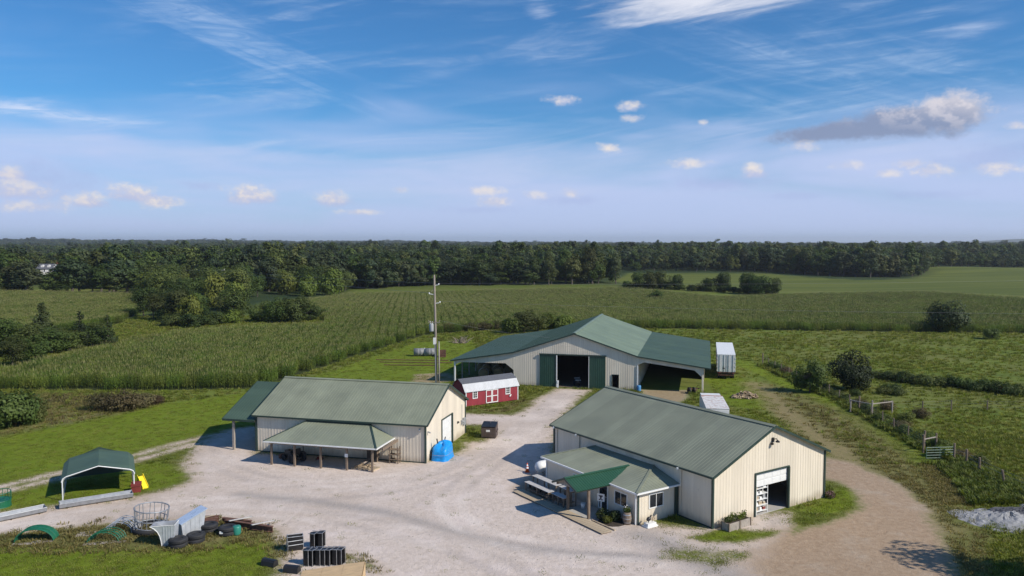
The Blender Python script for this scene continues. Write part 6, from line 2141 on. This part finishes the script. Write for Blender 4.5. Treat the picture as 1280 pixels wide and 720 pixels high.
# ------------------------------------------------------------------ fences and gate on the pasture
def build_fences():
    f = thing('pasture_fence', 'post and wire fence with dark timber posts along the pasture', 'fence', (41, 66, 0))
    o = Vector((41, 66, 0))
    line = [Vector((41.4, 130, 0)), Vector((41.6, 112, 0)), Vector((41.7, 100, 0)), Vector((41.2, 90, 0)), Vector((40.4, 80.0, 0)), Vector((40.0, 76.0, 0))]
    pts = []
    for a, b in zip(line[:-1], line[1:]):
        n = max(1, round((b - a).length / 2.9))
        for i in range(n):
            pts.append(a.lerp(b, i / n))
    pts.append(line[-1])
    for k, p in enumerate(pts):
        big = k in (0, 7, 12, len(pts) - 1)
        h = 1.75 if big else rng.uniform(1.25, 1.45)
        q = p - o + Vector((rng.uniform(-.08, .08), 0, 0))
        lean = rng.uniform(-.05, .05)
        one('post', MAT['wood'], f, lambda m: m.tube([(q.x, q.y, -.1), (q.x + lean, q.y, h)], .1 if big else .065, 7))
    for z in (.2, .45, .7, .95, 1.2):
        one('wire', MAT['wire'], f, lambda m: m.tube([p - o + Vector((-.07, 0, z)) for p in pts], .008, 4))
    ra, rb, rc = (G(u, v) - o for u, v in ((1063, 515), (1090, 521), (1115, 517)))
    for q, h in ((ra, 1.5), (rb, 1.9), (rc, 1.5)):
        one('post', MAT['wood_grey'], f, lambda m: m.tube([(q.x, q.y, -.1), (q.x, q.y, h)], .09, 7))
    one('brace_rail', MAT['wood_grey'], f, lambda m: m.bar(ra + Vector((0, 0, 1.42)), rb + Vector((0, 0, 1.46)), .09, .09))
    one('brace_rail', MAT['wood_grey'], f, lambda m: m.bar(rb + Vector((0, 0, 1.5)), rc + Vector((0, 0, 1.42)), .09, .09))
    # gate between two stout posts
    ga, gb = G(1157, 576), G(1192, 575)
    g = thing('field_gate', 'green tubular steel field gate hung between stout timber posts', 'gate', ga, math.atan2(gb.y - ga.y, gb.x - ga.x))
    L = (gb - ga).length
    for k, z in enumerate((.25, .5, .74, .98, 1.22)):
        one('rail', MAT['gate_green'], g, lambda m: m.tube([(.05, 0, z), (L - .05, 0, z)], .032, 6))
    for x in (.05, L / 2, L - .05):
        one('stile', MAT['gate_green'], g, lambda m: m.tube([(x, .002, .22), (x, .002, 1.25)], .035, 6))
    gf = thing('gate_fence', 'short run of leaning fence posts between the green gate and the gravel heap', 'fence', gb)
    for u, v, h in ((1154, 566, 1.75), (1170, 562, 1.6), (1192.5, 577, 1.7), (1208, 582, 1.5), (1224, 591, 1.35), (1256, 606, 1.25), (1300, 625, 1.3)):
        q = G(u, v) - gb
        one('post', MAT['wood'], gf, lambda m: m.tube([(q.x, q.y, -.1), (q.x + (-.25 if u == 1256 else 0), q.y, h)], .095, 7))
    for z in (.4, .8, 1.15):
        one('wire', MAT['wire'], gf, lambda m: m.tube([G(u, v) - gb + Vector((0, -.1, z)) for u, v in ((1192.5, 577), (1208, 582), (1224, 591), (1256, 606), (1300, 625))], .012, 4))
    one('rail', MAT['wood_grey'], gf, lambda m: m.bar(G(1154, 566) - gb + Vector((0, 0, 1.3)), G(1170, 562) - gb + Vector((0, 0, 1.25)), .08, .08))
    cf = thing('cross_fence', 'thin wire fence with widely spaced posts crossing the open pasture', 'fence', G(1153, 515))
    c0 = G(1153, 515)
    ps = [G(u, v) - c0 for u, v in ((1105, 513), (1153, 515), (1189, 513.5), (1234, 514), (1285, 515), (1340, 516))]
    for q in ps:
        one('post', MAT['wood'], cf, lambda m: m.tube([(q.x, q.y, -.1), (q.x, q.y, 1.3)], .07, 6))
    for z in (.5, .9, 1.2):
        one('wire', MAT['wire'], cf, lambda m: m.tube([q + Vector((0, 0, z)) for q in ps], .005, 4))


build_fences()


# ------------------------------------------------------------------ the white house in the woods
def build_house():
    d = pix_dir(57, V0)
    y = 415.0
    x = d.x / d.y * y
    z0 = float(T(x, y))
    t = thing('farmhouse', 'white two storey farmhouse with grey roof among the far trees', 'house', (x - 5.3, y, z0), R(6))
    W, D, e, r = 10.6, 8.0, 5.6, 8.6 - z0
    one('wall', MAT['white_dirty'], t, lambda m: (m.box((W / 2, .06, e / 2), (W, .12, e)), ))
    one('wall', MAT['white_dirty'], t, lambda m: m.box((W / 2, D - .06, e / 2), (W, .12, e)))
    for xx in (.06, W - .06):
        one('end_wall', MAT['white_dirty'], t, lambda m: m.prism([(xx - .06, .13, 0), (xx - .06, D - .13, 0), (xx - .06, D - .13, e), (xx - .06, D / 2, r - .1), (xx - .06, .13, e)], (.12, 0, 0)))
    for s in (0, 1):
        f = (lambda q: q) if s == 0 else (lambda q: D - q)
        rf = one('roof_slope', MAT['shingle'], t, lambda m: m.prism([(-.3, f(-.35), e - .15), (-.3, f(D / 2), r), (-.3, f(D / 2), r + .12), (-.3, f(-.35), e - .03)], (W + .6, 0, 0)))
        if s == 0:
            for q in (2.4, 5.6, 8.8):
                dm = one('dormer', MAT['white_dirty'], rf, lambda m: m.prism([(q - .7, 1.0, e + .5), (q + .7, 1.0, e + .5), (q + .7, 1.0, e + 1.5), (q, 1.0, e + 2.0), (q - .7, 1.0, e + 1.5)], (0, 2.0, 0)))
    for z in (1.0, 3.9):
        for q in (1.6, 4.0, 7.2, 9.6):
            window(t, (q - .45, 0, z), X1, -Y1, .9, 1.5, 1, 2, .1)
    one('chimney', MAT['redbrown'], t, lambda m: m.box((W - 2, D / 2 + .3, r + .2), (.7, .7, 1.8)))
    one('porch', MAT['white_dirty'], t, lambda m: (m.box((W / 2, -1.2, 2.7), (7, 2.4, .2)), m.box((2.4, -2.2, 1.3), (.2, .2, 2.6)), m.box((W - 2.4, -2.2, 1.3), (.2, .2, 2.6))))


build_house()


# ------------------------------------------------------------------ feeders and scrap along the drive
def along(a, b):
    return math.atan2(b.y - a.y, b.x - a.x), (b - a).length


def build_bunks():
    for (p, q), lab in ((((74, 636), (166, 621.5)), 'long galvanised feed bunk lying before the small carport'), (((-34, 659), (57.5, 639.5)), 'long galvanised feed bunk at the lawn edge beside the green ring feeder')):
        a, b = G(*p), G(*q)
        rz, L = along(a, b)
        t = thing('feed_bunk', lab, 'feed bunk', a, rz)
        prof = [(-.38, .42), (-.30, .14), (-.12, .03), (.16, .03), (.34, .16), (.42, .46)]
        mb = MB()
        for i in range(len(prof) - 1):
            (y0, z0), (y1, z1) = prof[i], prof[i + 1]
            mb.quad((0, y0, z0), (L, y0, z0), (L, y1, z1), (0, y1, z1))
            mb.quad((0, y0, z0 - .015), (L, y0, z0 - .015), (L, y1, z1 - .015), (0, y1, z1 - .015))
        mb.build('trough_sheet', MAT['galv_dull'], t)
        one('rim_rail', MAT['galv_dull'], t, lambda m: m.tube([(0, -.38, .42), (L, -.38, .42)], .025, 6))
        one('rim_rail', MAT['galv_dull'], t, lambda m: m.tube([(0, .42, .46), (L, .42, .46)], .025, 6))
        for x in (.03, L - .03):
            one('end_plate', MAT['galv_dull'], t, lambda m: m.prism([(x, y, z) for y, z in prof], (.02, 0, 0)))
        for x in (.5, L / 2, L - .5):
            one('skid_foot', MAT['rust'], t, lambda m: m.box((x, 0, .015), (.08, .6, .03)))
    # play slide and red bin by the carport
    s = thing('play_slide', 'bright yellow plastic slide standing at the carport corner', 'slide', G(178, 610), R(62))
    s.scale = (.85, .55, .8)
    one('chute', MAT['yellow'], s, lambda m: m.prism([(-.28, -.7, .08), (-.28, .45, 1.15), (-.28, .62, 1.15), (-.28, -.5, .0), (-.28, -.7, 0)], (.56, 0, 0)))
    for x in (-.31, .29):
        one('side_wall', MAT['yellow'], s, lambda m: m.prism([(x, -.7, .02), (x, -.68, .26), (x, .45, 1.38), (x, .64, 1.3), (x, .64, 1.1), (x, -.45, .02)], (.04, 0, 0)))
    one('ladder', MAT['yellow'], s, lambda m: (m.bar((-.2, .62, 1.1), (-.2, .85, 0), .07, .07), m.bar((.2, .62, 1.1), (.2, .85, 0), .07, .07), m.box((0, .78, .35), (.4, .07, .05)), m.box((0, .7, .72), (.4, .07, .05))))
    b = thing('bin', 'red brown plastic bin between the feed bunk and the yellow slide', 'bin', G(170.5, 614.5), R(20))
    one('body', MAT['redbrown'], b, lambda m: m.prism([(-.33, -.3, 0), (.33, -.3, 0), (.33, .3, 0), (-.33, .3, 0)], (0, 0, .5)).prism([(-.38, -.35, .5), (.38, -.35, .5), (.38, .35, .5), (-.38, .35, .5)], (0, 0, .1)))
    one('lid', MAT['redbrown'], b, lambda m: m.box((0, .05, .66), (.76, .7, .06), rot=Matrix.Rotation(R(8), 3, 'X')))


def ring(mb, r, z, tube, c=(0, 0), n=26, a0=0.0, a1=2 * math.pi, tilt=None):
    full = abs(a1 - a0 - 2 * math.pi) < 1e-6
    pts = [Vector((c[0] + r * math.cos(a), c[1] + r * math.sin(a), z)) for a in np.linspace(a0, a1, n, not full)]
    if tilt is not None:
        pts = [tilt @ p for p in pts]
    mb.tube(pts, tube, 6, closed=full, caps=not full)


def build_feeders():
    # green ring feeder at the lawn edge
    t = thing('ring_feeder', 'green round bale feeder standing behind the long bunk', 'feeder', G(-2, 633))
    one('skirt', MAT['green_steel'], t, lambda m: m.lathe([(.85, 0), (.85, .5)], n=26))
    for z in (.02, .5, 1.1):
        one('hoop', MAT['green_steel'], t, lambda m: ring(m, .85, z, .03))
    for k in range(14):
        a = k / 14 * 6.283
        one('bar', MAT['green_steel'], t, lambda m: m.tube([(.85 * math.cos(a), .85 * math.sin(a), .5), (.85 * math.cos(a), .85 * math.sin(a), 1.1)], .022, 5))
    # galvanised ring feeder with dark base
    t = thing('bale_feeder', 'tall galvanised round bale feeder with upright bars and dark base pan', 'feeder', G(188, 663))
    tilt = Matrix.Rotation(R(5), 3, 'Y')
    r0, r1, H = 1.02, 1.13, 1.62
    one('base_pan', MAT['rubber'], t, lambda m: m.lathe([(1.0, 0), (1.18, .05), (1.2, .36), (1.12, .38), (1.08, .12), (0, .06)], n=28), True)
    one('hoop', MAT['galv_dull'], t, lambda m: ring(m, r1, H, .04, tilt=tilt))
    one('hoop', MAT['galv_dull'], t, lambda m: ring(m, (r0 + r1) / 2, .9, .028, tilt=tilt))
    one('hoop', MAT['galv_dull'], t, lambda m: ring(m, r0, .38, .035, tilt=tilt))
    for k in range(18):
        a = k / 18 * 6.283
        sl = .10 if k % 2 else -.02
        one('bar', MAT['galv_dull'], t, lambda m: m.tube([tilt @ Vector((r0 * math.cos(a), r0 * math.sin(a), .36)), tilt @ Vector((r1 * math.cos(a + sl), r1 * math.sin(a + sl), H))], .026, 5))
    # green arched feeder section
    t = thing('arched_feeder', 'curved green steel feeder panel lying arched on the grass', 'feeder', G(45, 676), R(8))
    def arch(mb, r, zs, y0, y1, th=.03, n=16):
        a = np.linspace(R(8), R(172), n)
        for i in range(n - 1):
            p = [(r * math.cos(x), r * math.sin(x) * zs) for x in (a[i], a[i + 1])]
            for q in (0, th):
                mb.quad((p[0][0], y0, p[0][1] - q), (p[1][0], y0, p[1][1] - q), (p[1][0], y1, p[1][1] - q), (p[0][0], y1, p[0][1] - q))
    one('arched_sheet', MAT['green_steel'], t, lambda m: arch(m, 1.22, .72, -.28, .5), True)
    for y in (-.3, .1, .52):
        one('edge_tube', MAT['green_steel'], t, lambda m: m.tube([(1.23 * math.cos(a), y, 1.23 * math.sin(a) * .72) for a in np.linspace(R(6), R(174), 18)], .045, 6))
    one('ground_board', MAT['wood_grey'], t, lambda m: (m.box((-.2, -.55, .04), (2.0, .3, .05), rz=.06), m.box((.5, -.2, .03), (1.3, .25, .05), rz=-.1)))
    # green tube hoops
    t = thing('hoop_bundle', 'bundle of green tubular feeder hoops lying on old boards', 'hoops', G(131, 676), R(6))
    for k in range(5):
        y = -.35 + k * .2
        zr = .62 + .06 * math.sin(k * 2)
        one('hoop', MAT['green_steel'], t, lambda m: m.tube([(1.0 * math.cos(a) + k * .05, y + .12 * math.sin(a), .03 + zr * math.sin(a)) for a in np.linspace(.05, 3.09, 16)], .032, 6))
    for k in range(7):
        a = .4 + k * .38
        one('bar', MAT['green_steel'], t, lambda m: m.tube([(math.cos(a), -.35, .62 * math.sin(a)), (math.cos(a) + .2, .45, .66 * math.sin(a))], .022, 5))
    for k in range(3):
        one('board', MAT['wood_grey'], t, lambda m: m.box((-.6 + k * .75, -.55 + .12 * k, .03), (1.1, .32, .04), rz=.12 - .1 * k))
    bl = thing('flat_boards', 'weathered flat boards lying beside the green hoops', 'boards', G(109, 668), R(10))
    for k in range(3):
        one('board', MAT['wood_grey'], bl, lambda m: m.box((k * .1, k * .3 - .3, .03 + .01 * k), (1.5, .26, .04), rz=.05 * k))
    # pale hoops
    t = thing('pipe_hoop_heap', 'tangle of pale galvanised pipe hoops beside the bale feeder', 'hoops', G(152, 663), R(-4))
    for k in range(9):
        y = -.5 + k * .13
        r = 1.0 - .05 * (k % 3)
        one('hoop', MAT['pale_tube'], t, lambda m: m.tube([(r * math.cos(a) + .06 * (k % 4), y + .25 * math.sin(a), .03 + (.62 + .07 * (k % 3)) * math.sin(a)) for a in np.linspace(.02, 3.12, 18)], .026, 5))
    for k in range(6):
        a = .35 + k * .48
        one('bar', MAT['pale_tube'], t, lambda m: m.tube([(math.cos(a), -.45, .6 * math.sin(a) + .03), (math.cos(a), .7, .68 * math.sin(a) + .03)], .02, 5))
    # flared sheet metal feeder end and a hopper beside it
    t = thing('feeder_end', 'pale flared sheet metal feeder end with a dark hollow side', 'feeder', G(207, 683), R(6))
    fl = [(-.98, 1.34), (-.72, 1.2), (-.5, .98), (-.36, .7), (-.28, .36), (-.24, 0)]
    one('front_panel', MAT['sheet'], t, lambda m: m.prism([(x, 0, z) for x, z in fl] + [(.46, 0, 0), (.58, 0, 1.4)], (0, .03, 0)))
    mb = MB()
    for (x0, z0), (x1, z1) in zip(fl[:-1], fl[1:]):
        mb.quad((x0, .03, z0), (x1, .03, z1), (x1, .95, z1), (x0, .95, z0))
    mb.build('curved_side', MAT['galv_dull'], t)  # darker metal than the other panels: shade of the hollow put into colour
    one('side_panel', MAT['sheet'], t, lambda m: m.prism([(.46, .04, 0), (.46, .95, 0), (.58, .95, 1.38), (.58, .04, 1.38)], (.02, 0, 0)))
    one('back_panel', MAT['sheet'], t, lambda m: m.prism([(x, .96, z) for x, z in fl] + [(.46, .96, 0), (.58, .96, 1.4)], (0, .03, 0)))
    one('edge_flange', MAT['white_dirty'], t, lambda m: m.tube([(x, -.01, z) for x, z in fl], .025, 5))
    one('rim', MAT['white_dirty'], t, lambda m: m.tube([(-.98, -.01, 1.34), (.58, -.01, 1.4), (.58, .98, 1.4)], .025, 5))
    for k in range(4):
        one('stiffener', MAT['sheet'], t, lambda m: m.bar((-.1 + k * .15, -.012, .04), (-.14 + k * .18, -.012, 1.33), .03, .02, up=(0, 1, 0)))
    t = thing('steel_hopper', 'sheet steel hopper with pale sides and sloping lid painted with sky reflection beside the tyres', 'hopper', G(226, 672), R(-42))
    one('body', MAT['sheet'], t, lambda m: m.prism([(-.4, 0, 0), (-.4, 1.35, 0), (-.46, 1.65, 1.62), (-.46, -.1, 1.02)], (.8, 0, 0)))
    one('lid', MAT['sky_tint_sheet'], t, lambda m: m.prism([(-.54, -.18, 1.01), (-.54, 1.72, 1.66), (-.54, 1.72, 1.7), (-.54, -.18, 1.05)], (.98, 0, 0)))
    for k in range(4):
        one('stiffener', MAT['sheet'], t, lambda m: m.bar((.41, .2 + k * .3, .05), (.36, .2 + k * .34, 1.05 + k * .11), .025, .025))
    # tyres, stacked in pairs
    tm = MB().lathe([(.30, -.13), (.5, -.15), (.6, -.1), (.62, 0), (.6, .1), (.5, .15), (.30, .13), (.27, 0), (.30, -.13)], n=26).mesh('tyre', MAT['rubber'], True)
    tr_ = MB()
    for z in (-.06, 0, .06):
        tr_.lathe([(.612, z - .018), (.632, z), (.612, z + .018)], n=26)
    tr_ = tr_.mesh('tread', MAT['rubber'])
    for u, v, n, lab in ((222, 684, 2, 'stack of two ribbed black tyres beside the curved hood'), (245, 678, 2, 'stack of two black tyres next to the ribbed stack, before the hopper'),
                         (262, 665, 2, 'stack of black tyres standing behind the front tyre row'), (284, 669, 2, 'stack of black tyres carrying a white tag beside the green drum')):
        c = G(u, v - 1)
        for k in range(n):
            o = thing('tyre', lab, 'tyre', (c.x + rng.uniform(-.05, .05), c.y + rng.uniform(-.05, .05), .15 + k * .29), rng.uniform(0, 6), lab.replace('stack', 'pair'))
            o.scale = (.98, .98, 1.0)
            link_mesh('casing', tm, None, o)
            link_mesh('tread', tr_, None, o)
    tg = thing('tag', 'small white paper tag stuck on the tyres beside the green drum', 'tag', G(281, 667) + Vector((0, -.66, .3)))
    one('sheet', MAT['white'], tg, lambda m: m.box((0, 0, 0), (.24, .02, .16)))
    one('fold', MAT['white'], tg, lambda m: m.box((0, .012, .085), (.24, .05, .012)))
    t = thing('drum', 'small green plastic drum beside the last tyre stack', 'drum', G(296, 668))
    one('shell', MAT['teal'], t, lambda m: m.lathe([(0, 0), (.26, 0), (.29, .08), (.29, .52), (.25, .6), (0, .62)], n=16), True)
    one('bung', MAT['teal'], t, lambda m: m.tube([(.12, 0, .6), (.12, 0, .66)], .04, 8))
    # rusty steel
    t = thing('beam_stack', 'short stack of rusty channel steel behind the tyres', 'steel beams', G(256, 657), R(10))
    for k in range(3):
        for j in range(2):
            y, z = -.45 + k * .42, .14 + j * .25
            one('channel', MAT['rust'], t, lambda m: (m.box((0, y, z), (1.75, .04, .24)), m.box((0, y + .12, z + .1), (1.75, .24, .03)), m.box((0, y + .12, z - .1), (1.75, .24, .03))))
    one('plank', MAT['wood_tan'], t, lambda m: m.box((-.1, .1, .56), (1.5, .14, .03), rz=.5))
    t = thing('girder', 'long rusty steel girder lying across timber bearers', 'girder', G(311, 662), R(-20))
    one('web', MAT['rust'], t, lambda m: m.box((0, 0, .28), (4.0, .03, .34)))
    one('flange', MAT['rust'], t, lambda m: m.box((0, 0, .46), (4.0, .26, .03)))
    one('flange', MAT['rust'], t, lambda m: m.box((0, 0, .1), (4.0, .26, .03)))
    for x in (-1.4, 1.3):
        one('bearer', MAT['wood'], t, lambda m: m.box((x, 0, .04), (.12, .8, .08)))
    t2 = thing('girder', 'shorter rusty girder lying behind the long one', 'girder', G(296, 655), R(-16))
    one('web', MAT['rust'], t2, lambda m: m.box((0, 0, .18), (2.4, .03, .32)))
    one('flange', MAT['rust'], t2, lambda m: m.box((0, 0, .35), (2.4, .24, .03)))
    one('flange', MAT['rust'], t2, lambda m: m.box((0, 0, .015), (2.4, .24, .03)))
    for u, v, lab in ((301, 657, 'pale grey batten laid across the girder near the drum'), (329, 662, 'pale grey batten propped across the far end of the girder')):
        bt = thing('batten', lab, 'batten', G(u, v) + Vector((0, 0, .5)), R(58))
        one('strip', MAT['pale_wood'], bt, lambda m: m.box((0, 0, 0), (2.0, .13, .05), rot=Matrix.Rotation(R(8), 3, 'Y')))
        one('end_plate', MAT['galv'], bt, lambda m: m.box((.96, 0, -.14), (.06, .14, .06)))


build_bunks()
build_feeders()


def build_black_troughs():
    # black poly bunk feeders with tube frames
    W, L, H = .52, .95, .42
    prof = [(-W / 2, H), (-W * .40, H * .35), (-W * .2, .04), (W * .2, .04), (W * .40, H * .35), (W / 2, H)]
    mb = MB()
    for i in range(len(prof) - 1):
        (y0, z0), (y1, z1) = prof[i], prof[i + 1]
        for q in (0, .02):
            mb.quad((-L / 2, y0, z0 - q), (L / 2, y0, z0 - q), (L / 2, y1, z1 - q), (-L / 2, y1, z1 - q))
    for x in (-L / 2, L / 2 - .02):
        mb.prism([(x, y, z) for y, z in prof], (.02, 0, 0))
    tub = mb.mesh('tub', MAT['black_poly'])
    fm = MB()
    for x in (-L / 2 - .02, L / 2 + .02):
        fm.tube([(x, -W / 2 - .02, 0), (x, -W / 2 - .02, H + .03), (x, W / 2 + .02, H + .03), (x, W / 2 + .02, 0)], .02, 5)
    for y in (-W / 2 - .02, W / 2 + .02):
        fm.tube([(-L / 2 - .02, y, H + .03), (L / 2 + .02, y, H + .03)], .02, 5)
    frame = fm.mesh('tube_frame', MAT['galv'])

    def trough(p, rot, lab, group=None, bare=False):
        o = thing('feed_trough', lab, 'feed trough', p, 0, group)
        o.rotation_euler = rot
        link_mesh('tub', tub, None, o)
        if not bare:
            link_mesh('tube_frame', frame, None, o)
        return o
    # a row standing on end
    a, b = G(378, 708), G(420, 707)
    for k in range(7):
        p = a.lerp(b, k / 6)
        o = trough((p.x, p.y + .3, .52), (0, R(-90), R(90 + rng.uniform(-4, 4))), 'black plastic feed trough with tube frame standing on end in the row', 'feed troughs standing on end in the row')
        o.rotation_euler = (R(90 + rng.uniform(-5, 9)), R(90), R(80 + rng.uniform(-6, 6)))
    c = G(369, 688)
    for k in range(3):
        trough((c.x, c.y, .012 + k * .27), (R(180), 0, R(20)) if False else (0, 0, R(20 + rng.uniform(-5, 5))), 'black feed trough with tube frame lying in the stack of three', 'stack of three feed troughs')
    c = G(388, 684)
    for k in range(2):
        o = trough((c.x + k * .45, c.y + .1 * k, .52), (R(90), R(90), R(75 + 6 * k)), 'black feed trough standing on end behind the stack of three', 'pair of feed troughs behind the stack')
    trough(tuple(G(337, 707)), (0, 0, R(-20)), 'bare black feed trough lying alone on the grass', bare=True).rotation_euler = (R(180), 0, R(-22))
    trough(tuple(G(365, 715)), (0, 0, R(-15)), 'bare black feed trough lying beside the plywood crate', bare=True).rotation_euler = (R(180), 0, R(-12))
    for o in list(scene.objects):
        if o.get('label', '').startswith('bare black feed trough'):
            o.location.z = .44
    # plywood crate
    p = thing('plywood_crate', 'large new plywood crate with sloping top behind the black troughs', 'crate', G(372, 760), R(6))
    zt = 1.0
    one('side_panel', MAT['plywood'], p, lambda m: m.prism([(0, 0, 0), (3.5, 0, 0), (3.5, 0, 1.62), (0, 0, 1.22)], (0, .03, 0)))
    one('side_panel', MAT['plywood'], p, lambda m: m.prism([(0, 1.9, 0), (3.5, 1.9, 0), (3.5, 1.9, 1.62), (0, 1.9, 1.22)], (0, .03, 0)))
    for x, h in ((-.03, 1.22), (3.5, 1.62)):
        one('end_panel', MAT['plywood'], p, lambda m: m.box((x + .015, .965, h / 2), (.03, 1.93, h)))
    for k in range(3):
        a0, a1 = k * 1.175 - .04, (k + 1) * 1.175 - .05
        f = lambda x: 1.23 + .4 * x / 3.5
        one('top_sheet', MAT['plywood'], p, lambda m: m.prism([(a0, -.06, f(a0)), (a1, -.06, f(a1)), (a1, -.06, f(a1) + .025), (a0, -.06, f(a0) + .025)], (0, 2.06, 0)))
    one('edge_cleat', MAT['wood_tan'], p, lambda m: m.box((-.05, .95, 1.17), (.05, 1.9, .09)))


build_black_troughs()


# ------------------------------------------------------------------ summer haze
def build_haze():
    m = bpy.data.materials.new('summer_haze')
    m.use_nodes = True
    nt = m.node_tree
    nt.nodes.clear()
    out = nt.nodes.new('ShaderNodeOutputMaterial')
    v = nt.nodes.new('ShaderNodeVolumePrincipled')
    v.inputs['Color'].default_value = (.86, .91, 1.0, 1)
    v.inputs['Density'].default_value = 8.5e-5
    v.inputs['Anisotropy'].default_value = .2
    nt.links.new(v.outputs[0], out.inputs['Volume'])
    o = one('haze', m, None, lambda mb: mb.box((0, 5700, 51), (34000, 22500, 122)))
    tag(o, 'thin bluish summer haze over the whole countryside', 'haze', kind='stuff')


HAZE = True
if HAZE:
    build_haze()
